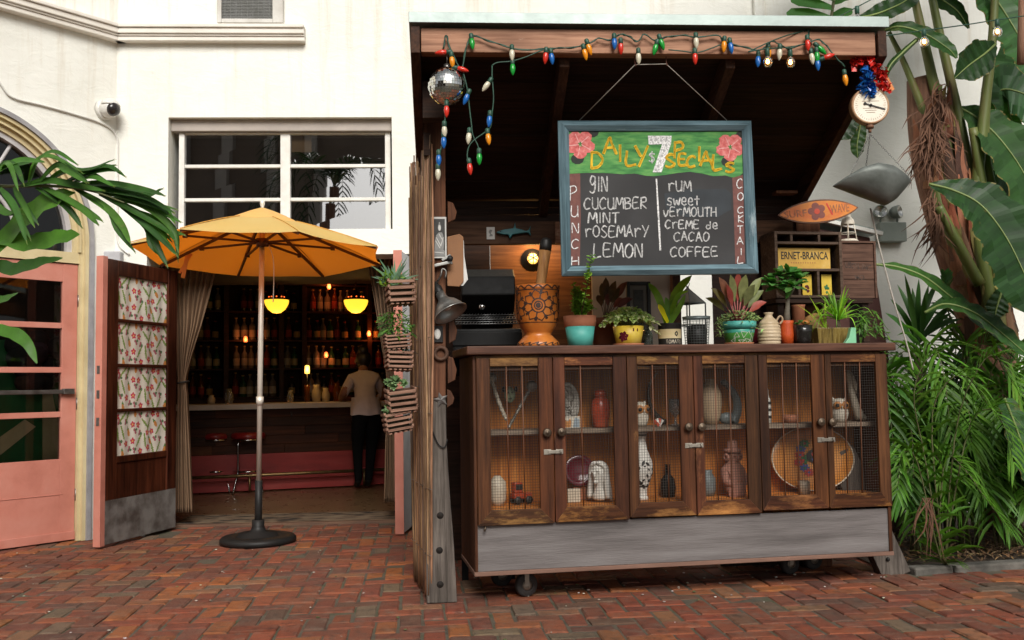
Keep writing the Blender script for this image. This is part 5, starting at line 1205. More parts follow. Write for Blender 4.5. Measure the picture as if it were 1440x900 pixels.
for i, nm in enumerate(('top', 'right', 'bottom', 'left')):
    a, b_, c_, d_ = oc[i], oc[(i+1) % 4], icn[(i+1) % 4], icn[i]; mb = MB(SH.M)
    mid = lambda p, q: ((p.x+q.x)/2, (p.z+q.z)/2)
    am, bm = mid(a, d_), mid(b_, c_)
    vs = [(a.x, YB-.006, a.z), (b_.x, YB-.006, b_.z), (bm[0], YB-.026, bm[1]), (am[0], YB-.026, am[1]), (c_.x, YB-.004, c_.z), (d_.x, YB-.004, d_.z), (a.x, YB+.022, a.z), (b_.x, YB+.022, b_.z), (c_.x, YB+.022, c_.z), (d_.x, YB+.022, d_.z)]
    mb.add(vs, [(0, 3, 2, 1), (3, 5, 4, 2), (0, 1, 7, 6), (5, 9, 8, 4), (6, 7, 8, 9), (0, 6, 9, 5, 3), (1, 2, 4, 8, 7)])
    mb.build('frame_rail' if i % 2 == 0 else 'frame_stile', m_bframe if i % 2 == 0 else m_bframev, cb, bevel=.002)
mb = MB(SH.M); lo, hi = icn[3], icn[1]; mb.add([(p.x+dx, YB+.004, p.z+dz) for p, dx, dz in ((icn[3], -.01, -.01), (icn[2], .01, -.01), (icn[1], .01, .01), (icn[0], -.01, .01))] + [(p.x+dx, YB+.018, p.z+dz) for p, dx, dz in ((icn[3], -.01, -.01), (icn[2], .01, -.01), (icn[1], .01, .01), (icn[0], -.01, .01))], [(0, 1, 2, 3), (7, 6, 5, 4)])
brd = mb.build('board', m_slate, cb)
def chalkm(name, c, c2, scale=60, rough=.95): return mk(name, c, c2, scale, rough, lo=.35, hi=.55, bump=.2)
m_chw = chalkm('white_chalk', (.80, .79, .78), (.26, .26, .26), 110); m_chy = chalkm('yellow_chalk', (.90, .56, .035), (.78, .44, .03), 40); m_chgreen = mk('green_chalk', (.075, .26, .07), (.03, .13, .04), 26, .95, stretch=(.4, 1, 1.6), c3=(.16, .36, .10), bump=.1)
m_chred = mk('red_chalk', (.62, .15, .14), (.42, .07, .07), 40, .95, c3=(.72, .30, .28)); m_chmar = mk('brick_chalk', (.20, .085, .07), (.12, .05, .045), 30, .95)
# zoomed board pixels -> board plane
def zq(x, y, y_=YB+.003): q = Q(770+x/3.6, 150+y/3.6, y_); return V((q.x, y_, q.z))
def fillpoly(name, pts, m_, y_): 
    mb = MB(SH.M); mb.add([zq(x, y, y_) for x, y in pts], [tuple(range(len(pts)))]); return mb.build(name, m_, brd)
top = [(100, 122), (990, 122)]; wav = [(990, 335), (960, 362), (930, 357), (900, 348), (840, 352), (780, 338), (720, 330), (660, 335), (600, 345), (540, 352), (500, 350), (440, 338), (380, 342), (300, 336), (200, 335), (100, 340)]
fillpoly('green_band', top + wav, m_chgreen, YB+.0032)
fillpoly('left_column', [(100, 341), (165, 338), (168, 560), (163, 800), (112, 805)], m_chmar, YB+.003)
fillpoly('right_column', [(935, 360), (990, 345), (1000, 790), (950, 795), (945, 600)], m_chmar, YB+.003)
fillpoly('blue_smudge', [(590, 440), (700, 420), (900, 415), (930, 440), (930, 520), (860, 560), (700, 560), (600, 520)], mk('chalk_smudge', (.042, .05, .058), (.028, .032, .036), 8, .9), YB+.0028)
# hibiscus flowers
def hibiscus(cx, cy, s, sd, clip):
    rng = random.Random(sd); mb = MB(SH.M)
    for x0, y0, w_ in ((cx+s*.9, cy-s*.9, s*.5), (cx-s*.2, cy+s*1.1, s*.5)):
        mb.add([zq(min(max(x0+w_*math.cos(k*PI/5), clip[0]), clip[1]), max(124, y0+w_*.8*math.sin(k*PI/5)), YB+.0022) for k in range(10)], [tuple(range(10))], m=1)
    for k in range(5):
        a = k*2*PI/5+.3; px_, py_ = cx+s*.62*math.cos(a), cy+s*.62*math.sin(a)
        mb.add([zq(min(max(px_+s*.5*(1+.12*math.sin(j*3))*math.cos(j*PI/8), clip[0]), clip[1]), max(124, py_+s*.46*math.sin(j*PI/8)), YB+.0018-.0001*k) for j in range(16)], [tuple(range(16))])
        stroke(mb, [zq(min(max(cx+s*.1*math.cos(a), clip[0]), clip[1]), cy+s*.1*math.sin(a), YB+.001), zq(min(max(cx+s*.85*math.cos(a+.2), clip[0]), clip[1]), max(124, cy+s*.85*math.sin(a+.2)), YB+.001)], .0022, 2)
    mb.build('hibiscus', [m_chred, mk('dark_leaf_chalk', (.03, .035, .03), None, 30, .9), chalkm('pale_pink_chalk', (.75, .42, .40), (.6, .25, .24))], brd)
def stroke(mb, P, w_, m=0, n=None):
    """a flat chalk line along points on the board plane (x, y, z local)"""
    if len(P) > 2: P = smooth_path(P, n or max(8, len(P)*4))
    vs = []; fs = []
    for i, p in enumerate(P):
        t = (P[min(i+1, len(P)-1)]-P[max(i-1, 0)]); t.normalize(); s_ = V((-t.z, 0, t.x)); k = w_*random.uniform(.8, 1.15)
        vs += [p+s_*k, p-s_*k]
    for i in range(len(P)-1): fs.append((2*i, 2*i+1, 2*i+3, 2*i+2))
    mb.add(vs, fs, m)
hibiscus(165, 190, 68, 1, (102, 990)); hibiscus(925, 205, 66, 2, (102, 985))
# hand lettering: each glyph is a few strokes in a unit box (x right, y down)
GL = {'A': [[(0, 1), (.45, 0), (.6, .3), (1, 1)], [(.15, .62), (.85, .58)]], 'B': [[(0, 0), (.05, 1)], [(0, .02), (.7, .05), (.75, .3), (.1, .48)], [(.1, .48), (.85, .55), (.8, .9), (.05, 1)]],
 'C': [[(.95, .15), (.6, 0), (.15, .2), (.0, .6), (.3, .98), (.9, .85)]], 'D': [[(.1, 0), (.05, 1)], [(.0, .03), (.6, .1), (.95, .5), (.6, .9), (.05, 1)]], 'E': [[(.9, .02), (.1, .05), (.05, .95), (.95, .95)], [(.08, .48), (.75, .45)]],
 'F': [[(.95, .02), (.1, .06), (.1, 1)], [(.1, .5), (.8, .46)]], 'H': [[(.05, 0), (.0, 1)], [(.9, 0), (.95, 1)], [(.0, .55), (.95, .48)]], 'I': [[(.5, 0), (.5, 1)]], 'K': [[(.1, 0), (.1, 1)], [(.9, .0), (.12, .55), (.95, 1)]],
 'L': [[(.1, 0), (.05, .95), (.95, .92)]], 'M': [[(0, 1), (.15, 0), (.5, .65), (.85, 0), (1, 1)]], 'N': [[(.05, 1), (.1, 0), (.85, 1), (.9, 0)]], 'O': [[(.5, 0), (.1, .25), (.05, .75), (.45, 1), (.9, .75), (.92, .25), (.5, 0)]],
 'P': [[(.1, 0), (.05, 1)], [(.0, .05), (.75, .02), (.85, .35), (.1, .55)]], 'R': [[(.1, 0), (.05, 1)], [(.0, .05), (.75, .02), (.8, .35), (.1, .52), (.9, 1)]], 'S': [[(.9, .12), (.5, 0), (.12, .25), (.5, .5), (.88, .75), (.5, 1), (.05, .88)]],
 'T': [[(0, .05), (1, 0)], [(.5, .02), (.5, 1)]], 'U': [[(.05, 0), (.1, .8), (.5, 1), (.9, .75), (.92, 0)], [(.92, 0), (.95, 1)]], 'V': [[(0, 0), (.45, 1), (.95, 0)]], 'X': [[(0, 0), (1, 1)], [(1, 0), (0, 1)]], 'Y': [[(.0, 0), (.45, .5)], [(1, 0), (.3, 1)]],
 'g': [[(.85, .1), (.4, 0), (.1, .3), (.4, .58), (.8, .4), (.85, .1)], [(.85, .05), (.8, .9), (.45, 1.15), (.0, 1.0)]], 'r': [[(.1, .05), (.2, 1)], [(.2, .4), (.5, .05), (.95, .12)]], 's': [[(.9, .2), (.4, .1), (.2, .4), (.8, .65), (.6, 1), (.05, .9)]],
 'w': [[(0, .2), (.2, 1), (.5, .4), (.75, 1), (1, .1)]], 'e': [[(.1, .55), (.85, .5), (.7, .1), (.25, .15), (.1, .7), (.5, 1), (.95, .85)]], 't': [[(.5, -.2), (.5, 1)], [(.0, .25), (1, .2)]], 'v': [[(0, .1), (.4, 1), (.95, .1)]], 'd': [[(.8, .5), (.3, .4), (.1, .75), (.4, 1), (.85, .8)], [(.85, -.15), (.88, 1)]],
 '$': [[(.9, .2), (.4, .1), (.15, .35), (.8, .6), (.6, .95), (.05, .85)], [(.5, -.1), (.5, 1.1)]], ',': [[(.4, .85), (.2, 1.2)]], '-': [[(.1, .5), (.9, .5)]], '.': [[(.4, .95), (.5, 1)]]}
def word(mb, s, x0, x1, y0, y1, w_, y_, sl=0.0, gaps=.22, dbl=1, m=0, mp=zq):
    """letters of s fill x0..x1 (zoomed pixels); sl = drop of the line's right end"""
    ws = [{'I': .35, ' ': .7, 'M': 1.25, 'w': 1.25, '-': .5, ',': .4, '.': .3}.get(c, 1) for c in s]; tot = sum(ws)+gaps*(len(s)-1); u = (x1-x0)/tot; x = x0
    for c, k in zip(s, ws):
        if c != ' ':
            dy = sl*(x-x0)/(x1-x0) + random.uniform(-2, 2); low = c in 'rsevwt' or c == 'd'; yy0 = y0+(y1-y0)*(.22 if low else 0)
            for st in GL[c]:
                for r_ in range(dbl):
                    j = lambda: random.uniform(-.03, .03)+r_*.025
                    stroke(mb, [mp(x+(px_+j())*u*k, yy0+(py_+j()*.6)*(y1-yy0)+dy, y_) for px_, py_ in st], w_)
        x += u*(k+gaps)
random.seed(21)
mb = MB(SH.M); w_ = .0030; y_ = YB+.0005
for s, x0, x1, y0, y1, sl in (('gIN', 212, 305, 352, 428, 0), ('CUCUMBER', 185, 503, 462, 520, -5), ('MINT', 205, 362, 536, 590, -3), ('rOSEMArY', 190, 512, 602, 660, 0), ('LEMON', 232, 482, 692, 762, 0),
        ('rUM', 610, 728, 375, 428, 0), ('sweet', 604, 770, 446, 498, 0), ('vErMOUTH', 586, 855, 508, 556, 0), ('CrEME de', 596, 862, 575, 618, 0), ('CACAO', 640, 818, 634, 680, 0), ('COFFEE', 622, 862, 712, 762, -4)):
    word(mb, s, x0, x1, y0, y1, w_, y_, sl, dbl=2)
stroke(mb, [zq(551, 365, y_), zq(562, 560, y_), zq(571, 728, y_)], .0045)
mb.build('menu_lettering', m_chw, brd)
mb = MB(SH.M)
for c, x, y, h in (('P', 112, 398, 78), ('U', 118, 500, 58), ('N', 122, 588, 52), ('C', 122, 672, 48), ('H', 122, 758, 44)): word(mb, c, x, x+38, y, y+h, .0026, y_)
for c, x, y, h in (('C', 958, 365, 48), ('O', 962, 435, 40), ('C', 962, 505, 34), ('K', 964, 552, 36), ('T', 960, 604, 38), ('A', 960, 662, 36), ('I', 966, 718, 34), ('L', 962, 758, 34)): word(mb, c, x, x+30, y, y+h, .0026, y_)
mb.build('side_lettering', m_chw, brd)
y_ = YB+.0004; mb = MB(SH.M)
for c, x0, x1, y0, y1 in (('D', 218, 282, 225, 310), ('A', 282, 348, 158, 240), ('I', 350, 385, 190, 275), ('L', 396, 452, 225, 300), ('Y', 442, 508, 198, 305), ('S', 592, 650, 238, 305), ('P', 640, 690, 178, 262), ('E', 664, 706, 236, 296), ('C', 706, 752, 248, 306), ('I', 752, 782, 198, 275), ('A', 772, 834, 228, 300), ('L', 834, 886, 242, 322), ('S', 898, 950, 282, 330)):
    if (c, x0) == ('S', 592): mb.build('title_lettering', m_chy, brd); mb = MB(SH.M)
    word(mb, c, x0, x1, y0, y1, .0062, y_, dbl=2)
mb.build('title_lettering', m_chy, brd)
mb = MB(SH.M); pts = [(508, 147), (628, 147), (626, 185), (577, 332), (532, 332), (580, 190), (512, 192)]
mb.add([zq(x, y, YB+.0006) for x, y in pts], [tuple(range(7))]); rng = random.Random(3)
for x, y in ((525, 168), (550, 166), (575, 170), (602, 168), (600, 195), (590, 222), (580, 248), (570, 275), (560, 300), (548, 320)): mb.add([zq(x+7*math.cos(k), y+8*math.sin(k), YB+.0003) for k in (0, 1.2, 2.4, 3.6, 4.8)], [(0, 1, 2, 3, 4)], 1)
word(mb, '$', 512, 545, 228, 280, .0026, YB+.0003, dbl=2)
mb.build('price_numeral', [m_chw, mk('grey_chalk', (.45, .45, .45), None, 30, .9)], brd)
# hanging cords and their two hooks under the beam
m_cord = mk('pale_cord', (.5, .46, .4), None, 40, .9); h1, h2 = sp(893, 91, .0), sp(937, 90, .0); e1, e2 = Q(815, 169), Q(1022, 169)
mb = MB(SH.M); mb.tube([h1, (e1.x, YB, e1.z)], .0022, 6); mb.build('hanging_cord', m_cord, cb); mb = MB(SH.M); mb.tube([h2, (e2.x, YB, e2.z)], .0022, 6); mb.build('hanging_cord', m_cord, cb)
mb = MB(SH.M); mb.tube([h1, h2], .0022, 6); mb.build('hanging_cord', m_cord, cb)
m_hook = mk('rusty_hook', (.16, .06, .04), (.08, .03, .02), 20, .6, metal=.5)
for h in (h1, h2): mb = MB(SH.M); mb.tube(smooth_path([h+V((0, 0, -.008)), h+V((.006, 0, -.002)), h+V((0, 0, .006)), h+V((0, 0, .05))], 10), .003, 6); mb.build('hook', m_hook, cb)
# ================================================================== LIGHT STRINGS
GREEN_W = mk('green_wire', (.018, .075, .045), (.01, .04, .025), 20, .5)
BC = {'r': ((.62, .03, .015), 'red'), 'o': ((.80, .28, .01), 'orange'), 'g': ((.01, .30, .035), 'green'), 'b': ((.01, .12, .42), 'blue'), 'w': ((.62, .57, .43), 'cream')}
BM = {k: mk(v[1]+'_bulb', v[0], tuple(x*.85 for x in v[0]), 9, .22, bump=0) for k, v in BC.items()}
protob = {}
def bulb(kind, loc, d, parent):
    """a painted C9 bulb pointing along d"""
    if kind not in protob:
        mb = MB(); mb.lathe([(.0001, .060), (.004, .057), (.009, .047), (.0130, .033), (.0138, .022), (.012, .009), (.0085, .0)], 16)
        o = mb.build('bulb', BM[kind]); q = MB(); q.lathe([(.0095, .004), (.0115, .002), (.0115, -.022), (.007, -.027), (0, -.027)], 12); q.build('socket', GREEN_W, o, world=False); protob[kind] = o; o.parent = parent
    else: o = dup(protob[kind], parent=parent)
    o.location = rootM(parent).inverted() @ loc; o.rotation_euler = (Matrix.Rotation(-rootM(parent).to_euler().z, 3, 'Z') @ V(d)).to_track_quat('Z', 'Y').to_euler(); return o
ls = thing('coloured_light_string', 'string of large painted bulbs looped along the front beam of the shed', 'light string', SH.w(sp(640, 60).x, -.05, zb1), SH.yaw)
WY = -.062
def wp(px, py, y=WY): q = sp(px, py, y); return SH.w(q.x, y, q.z)
wire = [(623, 70), (627, 50), (631, 62), (642, 88), (650, 94), (657, 62), (665, 51), (690, 58), (720, 68), (750, 70), (775, 68), (790, 68), (815, 65), (830, 60), (842, 54), (858, 56), (874, 48), (885, 52), (897, 58), (906, 48), (918, 56), (926, 58), (938, 52), (960, 50), (980, 52), (1010, 50), (1016, 58), (1030, 62), (1052, 68), (1070, 70), (1085, 58), (1095, 62), (1110, 68), (1130, 62), (1150, 56), (1160, 62), (1170, 74), (1180, 86), (1188, 94)]
mb = MB(); P = smooth_path([wp(*p) for p in wire], 220); mb.tube(P, .0035, 5); P2 = [p+V((.004*math.sin(i*.9), -.004*math.cos(i*.9), .004*math.cos(i*.7))) for i, p in enumerate(P)]; mb.tube(P2, .003, 5); mb.build('wire', GREEN_W, ls)
wires = [[(692, 92), (692, 108), (693, 120), (694, 140), (692, 160), (690, 178), (682, 186), (668, 196), (660, 205), (657, 218), (659, 230)], [(692, 92), (700, 88), (720, 86), (740, 80), (765, 70), (790, 67)], [(650, 96), (657, 125), (660, 150), (663, 175), (665, 190), (672, 205), (673, 216)], [(627, 150), (625, 180), (622, 200), (617, 225), (615, 240)], [(940, 70), (960, 72), (980, 74), (1000, 68), (1020, 60)]]
for wv_ in wires: mb = MB(); mb.tube(smooth_path([wp(*p) for p in wv_], 50), .0035, 5); mb.build('wire', GREEN_W, ls)
bl = [('r', 620, 74, -1, .1), ('o', 636, 88, .1, 1), ('g', 664, 62, .1, 1), ('r', 651, 98, 1, .3), ('w', 683, 122, -.7, 1), ('w', 720, 78, 0, 1), ('g', 721, 98, 0, 1), ('r', 767, 82, -.1, 1), ('b', 776, 83, .1, 1), ('o', 823, 77, .2, 1), ('o', 829, 70, .3, 1), ('b', 864, 62, 0, 1), ('r', 873, 69, 0, 1), ('w', 898, 83, 0, 1), ('g', 921, 70, -.3, 1), ('g', 931, 63, .3, 1), ('w', 979, 61, 0, 1), ('r', 977.5, 83, 0, 1), ('o', 1018, 66, -.1, 1), ('b', 1028, 68, .1, 1),
      ('o', 1081, 75, 0, 1), ('w', 1096, 77, -.1, 1), ('b', 1066, 87, -.1, 1), ('w', 1142, 83, .1, 1), ('g', 1149, 81, 0, 1), ('b', 1150, 92, 0, 1), ('g', 1156, 71, .7, .7), ('r', 1166, 79, .9, -.3), ('o', 1189, 113, .1, 1), ('r', 1136, 64, 0, 1),
      ('w', 659, 195, -.1, 1), ('b', 688, 171, -.1, 1), ('o', 687, 196, .1, 1), ('g', 674, 224, 0, 1), ('r', 661, 238, .1, 1), ('r', 628, 157, 0, 1), ('w', 625, 186, 0, 1), ('b', 624, 201, 0, 1), ('b', 617, 226, 0, 1), ('w', 616, 246, 0, 1), ('b', 655, 140, -.4, 1)]
for k, x, y, dx, dy in bl:
    d = V((dx, random.uniform(-.15, .0), -dy)).normalized(); bulb(k, wp(x, y, WY-.008)-d*.03, d, ls)
# clear globe string, strung from the shed out to the right
gs = thing('globe_light_string', 'string of clear glowing globe bulbs running from the shed roof to the palms', 'light string', wp(1075, 70, -.09))
m_globe = bottlem('clear_globe', (.98, .82, .60), .02, .95); m_fil = emis('filament', (1, .5, .14), 22)
D0 = (wp(1075, 70, -.09)-CAM).dot(_F)
sets = [([(1052, 73), (1075, 69), (1110, 66), (1150, 60), (1200, 55), (1240, 51), (1298, 43), (1350, 36), (1402, 28), (1470, 18)], [(1079, 71), (1111, 72), (1149, 62), (1202, 57), (1299, 44), (1402, 30)]),
        ([(1052, 73), (1080, 60), (1106, 50), (1136, 42), (1170, 28), (1205, 10), (1235, -6)], [(1136, 44), (1205, 12)])]
for wv_, gl in sets:
    n_ = len(wv_); P = [atD(x, y, D0+.0+.004*abs(x-1075)*(.35 if i else 0)) for i, (x, y) in enumerate(wv_)]
    mb = MB(); mb.tube(smooth_path(P, 60), .0032, 6); mb.build('wire', GREEN_W, gs)
    for (x, y) in gl:
        p = atD(x, y, D0+.0014*abs(x-1075)); mb = MB(Matrix.Translation(p)); mb.lathe([(0, .012), (.010, .012), (.012, 0), (.012, -.028), (.009, -.03)], 12); s_ = mb.build('socket', GREEN_W, gs)
        mb = MB(Matrix.Translation(p)); mb.lathe([(.009, -.03), (.012, -.036), (.021, -.046), (.0245, -.06), (.021, -.075), (.012, -.083), (.0001, -.086)], 18); mb.build('globe', m_globe, s_)
        mb = MB(Matrix.Translation(p)); mb.tube(smooth_path([(-.004, 0, -.038), (-.008, 0, -.06), (0, 0, -.066), (.008, 0, -.06), (.004, 0, -.038)], 12), .0034, 6); mb.build('filament', m_fil, s_)
# ================================================================== DISCO BALL
dc = wp(629, 121.5, -.02); rr = 27.2/FPX*(dc-CAM).dot(_F); db = thing('disco_ball', 'mirrored disco ball hanging under the left end of the beam', 'disco ball', dc)
m_mirror = mk('mirror_tile', (.86, .86, .84), (.72, .72, .7), 30, .06, metal=1.0, bump=0, attr=True, rvar=.04)
mb = MB(); rng = random.Random(9); nb = 22
for i in range(nb):
    la0, la1 = -PI/2+PI*i/nb+.006, -PI/2+PI*(i+1)/nb-.006; nk = max(4, int(2*nb*math.cos((la0+la1)/2)))
    for k in range(nk):
        a0, a1 = 2*PI*k/nk+.008, 2*PI*(k+1)/nk-.008; q = []
        for la, a in ((la0, a0), (la0, a1), (la1, a1), (la1, a0)): q.append(V((math.cos(la)*math.cos(a), math.cos(la)*math.sin(a), math.sin(la)))*rr)
        c = sum(q, V())/4; ax = V((rng.gauss(0, 1), rng.gauss(0, 1), rng.gauss(0, 1))).normalized(); rt = Matrix.Rotation(rng.gauss(0, .05), 3, ax)
        mb.add([c*1.004+rt @ (p-c) for p in q], [(0, 1, 2, 3)], c=rng.choice([(1, 1, 1), (1, 1, 1), (.9, .95, .9), (1, .95, .85)]))
mb.build('mirror_tiles', m_mirror, db, world=False)
mb = MB(); mb.ball((0, 0, 0), rr*.985, 32, 20); mb.build('core', mk('grout', (.2, .2, .19), None, 9, .5), db, world=False)
mb = MB(); mb.lathe([(.018, rr*.97), (.018, rr+.014), (.0, rr+.016)], 12); mb.tube([(0, 0, rr+.014), (0, 0, rr+.06)], .0025, 6); mb.build('hanger', m_steel, db, world=False)
# ================================================================== THINGS ON THE LEFT POST
def onpost(px, py, y=-.004): q = pp(px, py, y); return PF.w(q.x, y, q.z)
m_bw = mk('print_white', (.68, .67, .64), (.56, .55, .52), 12, .6); m_bk = mk('print_black', (.05, .048, .045), (.025, .025, .025), 14, .6); m_gr = mk('print_grey', (.30, .30, .29), (.2, .2, .19), 30, .6)
def buddha_card():
    a, b_ = pp(607.5, 363, -.02), pp(627.5, 305, -.02); t = thing('seated_figure_print', 'black and white print of a seated meditating figure on the post', 'print', PF.w((a.x+b_.x)/2, -.02, a.z), PF.yaw)
    W_, H_ = b_.x-a.x, b_.z-a.z; mb = MB(); mb.box(-W_/2, W_/2, 0, .012, 0, H_); mb.build('card', m_bw, t, world=False, bevel=.001)
    mb = MB(); mb.box(-W_*.40, W_*.40, -.0012, -.0002, H_*.04, H_*.95); mb.build('dark_ground', m_bk, t, world=False)
    def pol(pts): return [(x*W_, z*H_) for x, z in pts]
    mb = MB()
    mb.prism(pol([(-.38, .05), (.38, .05), (.38, .17), (.2, .24), (-.25, .22), (-.38, .15)]), -.003, -.0015); mb.prism(pol([(-.32, .2), (-.2, .17), (.12, .2), (.3, .22), (.33, .4), (.28, .55), (.2, .62), (-.02, .62), (-.2, .55), (-.3, .4)]), -.0042, -.0032)
    mb.prism(pol([(.03+.11*math.cos(k*PI/6), .74+.09*math.sin(k*PI/6)) for k in range(12)]), -.0045, -.0032); mb.prism(pol([(.03+.05*math.cos(k*PI/5), .84+.035*math.sin(k*PI/5)) for k in range(10)]), -.0046, -.0033)
    mb.build('figure', m_gr, t, world=False)
    mb = MB()
    for (x0, z0, x1, z1) in ((-.2, .5, .1, .3), (-.24, .42, .05, .24), (.28, .5, .1, .28), (-.3, .14, .3, .12), (.0, .58, .2, .45)): mb.bar((x0*W_, -.0052, z0*H_), (x1*W_, -.0052, z1*H_), .004, .0008, (0, 1, 0))
    mb.prism(pol([(.03+.085*math.cos(k*PI/6), .73+.07*math.sin(k*PI/6)) for k in range(12)]), -.0058, -.0047); mb.build('highlight', m_bw, t, world=False)
buddha_card()
# clipboard
cbp = pp(640, 450, .02); q = pp(640, 363, .02); t = thing('clipboard', 'brown hardboard clipboard with white paper hanging on the post', 'clipboard', PF.w(q.x, .02, q.z), PF.yaw)
C4 = [pp(x, y, .02) for x, y in ((629, 402), (646, 403), (652, 396), (651.5, 333), (646, 329), (629, 333))]; mb = MB(PF.M); mb.prism([(p.x, p.z) for p in C4], .018, .026); mb.build('board', mk('hardboard', (.30, .14, .06), (.24, .11, .045), 8, .7), t, bevel=.002)
C4 = [pp(x, y, .03) for x, y in ((634, 400), (651, 402), (658, 393), (653, 360), (652, 338), (634, 340))]; mb = MB(PF.M); mb.prism([(p.x, p.z) for p in C4], .0275, .030); mb.build('paper', m_bw, t)
# clamp lamp with a metal reflector
lc = onpost(628, 430, -.06); t = thing('clamp_lamp', 'dull metal clamp lamp with a bell reflector on the left post', 'lamp', lc, PF.yaw)
ax = V((.42, -.35, -.85)).normalized(); T = Matrix.Translation(V((0, -.0, 0))) @ (-ax).to_track_quat('Z', 'Y').to_matrix().to_4x4()
m_gal = mk('galvanised_metal', (.40, .40, .38), (.22, .22, .21), 8, .38, metal=.85, bump=.05)
mb = MB(T); mb.lathe([(.092, -.05), (.088, -.05), (.078, -.02), (.058, .012), (.034, .034), (.026, .05), (.024, .085)], 32); mb.lathe([(.095, -.052), (.0935, -.046)], 32); mb.build('reflector', m_gal, t, world=False, solid=.002)
mb = MB(T); mb.lathe([(.024, .08), (.026, .085), (.026, .12), (.018, .13), (.018, .15), (0, .152)], 18); mb.build('socket', m_blackm, t, world=False)
mb = MB(T); mb.ball((0, 0, .0), .026, 14, 10); mb.build('bulb', m_bw, t, world=False)
mb = MB(); mb.tube(smooth_path([-ax*.14, V((-.03, .02, .16)), V((-.02, .02, .20)), V((.0, .02, .185)), V((-.005, .02, .15))], 18), .006, 8); mb.build('bracket', m_steel, t, world=False)
for (px_, py_, nm, lab) in ((617, 372, 'spring_clamp', 'steel spring clamp fixed to the post above the clamp lamp'),):
    t = thing(nm, lab, 'clamp', onpost(px_+4, py_, -.03), PF.yaw); mb = MB(); mb.bar((-.05, 0, -.01), (.05, 0, .012), .03, .018); mb.bar((.0, 0, .02), (.05, 0, .05), .022, .016); mb.bar((.04, .0, .05), (.055, 0, .0), .02, .012); mb.build('jaw', m_gal, t, world=False, bevel=.004)
    mb = MB(); mb.lathe([(0, -.02), (.016, -.02), (.016, .02), (0, .02)], 14, Matrix.Translation((.045, -.01, .03)) @ Matrix.Rotation(R(90), 4, 'X')); mb.build('pivot', m_blackm, t, world=False)
# metal star, ring, white frame with oval, wire loop
st = thing('metal_star', 'grey metal star nailed on the left post', 'star', onpost(620, 562, -.004), PF.yaw); pts = []
for k in range(10): r_ = .042 if k % 2 == 0 else .019; pts.append((r_*math.cos(PI/2+k*PI/5+.25), r_*math.sin(PI/2+k*PI/5+.25)))
mb = MB(); mb.add([(0, -.014, 0)] + [(x, -.001, z) for x, z in pts], [(0, k+1, (k+1) % 10+1) for k in range(10)]); mb.build('star', mk('zinc_star', (.28, .26, .25), (.16, .15, .14), 9, .5, metal=.6), st, world=False)
rg = onpost(620, 497, -.012); mb = MB(); mb.torus((0, 0, 0), .032, .011, Matrix.Rotation(R(90), 4, 'X'), 30); o = mb.build('rusty_ring', mk('rusty_iron', (.12, .06, .035), (.06, .03, .02), 14, .7, metal=.4, bump=.3)); o.location = rg; o.rotation_euler = (0, 0, PF.yaw); tag(o, 'thick rusty iron ring hung on the left post', 'ring')
t = thing('bottle_opener', 'small dark wall plate with a white oval mounted below the clamp lamp', 'wall plate', onpost(615, 470, -.004), PF.yaw)
mb = MB(); mb.box(-.03, .03, -.008, 0, -.045, .045); mb.build('plate', m_blackm, t, world=False, bevel=.003); mb = MB(); mb.ball((.0, -.01, .0), .018, 14, 10, sc3=(1, .4, 1.6)); mb.build('oval', m_camw, t, world=False)
mb = MB(); P = [onpost(x, y, -.012) for x, y in ((605, 598), (610, 610), (615, 622), (620, 628), (626, 628), (629, 618))]; mb.tube(smooth_path(P, 20), .0035, 6); o = mb.build('wire_loop', m_blackm); tag(o, 'thin black wire loop hanging low on the left post', 'wire')
# shark and postcard on the tie beam
ty = yt-.012
def ontie(px, py, y=ty): q = sp(px, py, y); return SH.w(q.x, y, q.z)
t = thing('shark_ornament', 'turquoise toy shark fixed to the rear tie beam', 'ornament', ontie(722, 327), SH.yaw); k = (sp(746, 327, ty).x-sp(697, 327, ty).x)
prof = [(-.5, .0), (-.42, .035), (-.25, .075), (-.08, .09), (.0, .10), (.05, .25), (.07, .10), (.2, .075), (.36, .03), (.44, .06), (.5, .17), (.475, .02), (.5, -.10), (.43, -.02), (.36, -.012), (.2, -.03), (.02, -.055), (-.02, -.055), (-.08, -.16), (-.16, -.06), (-.3, -.055), (-.42, -.03)]
m_shark = mk('turquoise_paint', (.03, .20, .22), (.02, .12, .14), 8, .45)
mb = MB(); mb.prism([(x*k, z*k*1.15) for x, z in prof], -.018, .010); mb.build('body', m_shark, t, world=False, bevel=.006, seg=3)
mb = MB(); mb.prism([(x*k, z*k) for x, z in [(-.02, -.05), (-.10, -.17), (-.13, -.17), (-.12, -.05)]], -.03, -.0185); mb.build('fin', m_shark, t, world=False, bevel=.003)
mb = MB(); mb.ball((-.38*k, -.019, .02*k), .004, 8, 6); mb.build('eye', m_blackp, t, world=False)
t = thing('postcard', 'small black and white card pinned left of the toy shark', 'card', ontie(690, 328, yt-.004), SH.yaw); W_ = (sp(695.5, 327, yt).x-sp(684, 327, yt).x); H_ = W_*1.5
mb = MB(); mb.box(-W_/2, W_/2, -.004, -.001, -H_/2, H_/2); mb.build('card', m_bw, t, world=False)
mb = MB(); mb.prism([(x*W_, z*H_) for x, z in [(-.2, -.28), (.25, -.25), (.2, -.1), (.02, -.05), (.2, .25), (-.1, .3), (-.25, .1), (-.1, -.1)]], -.0055, -.0045); mb.build('sketch', m_gr, t, world=False)
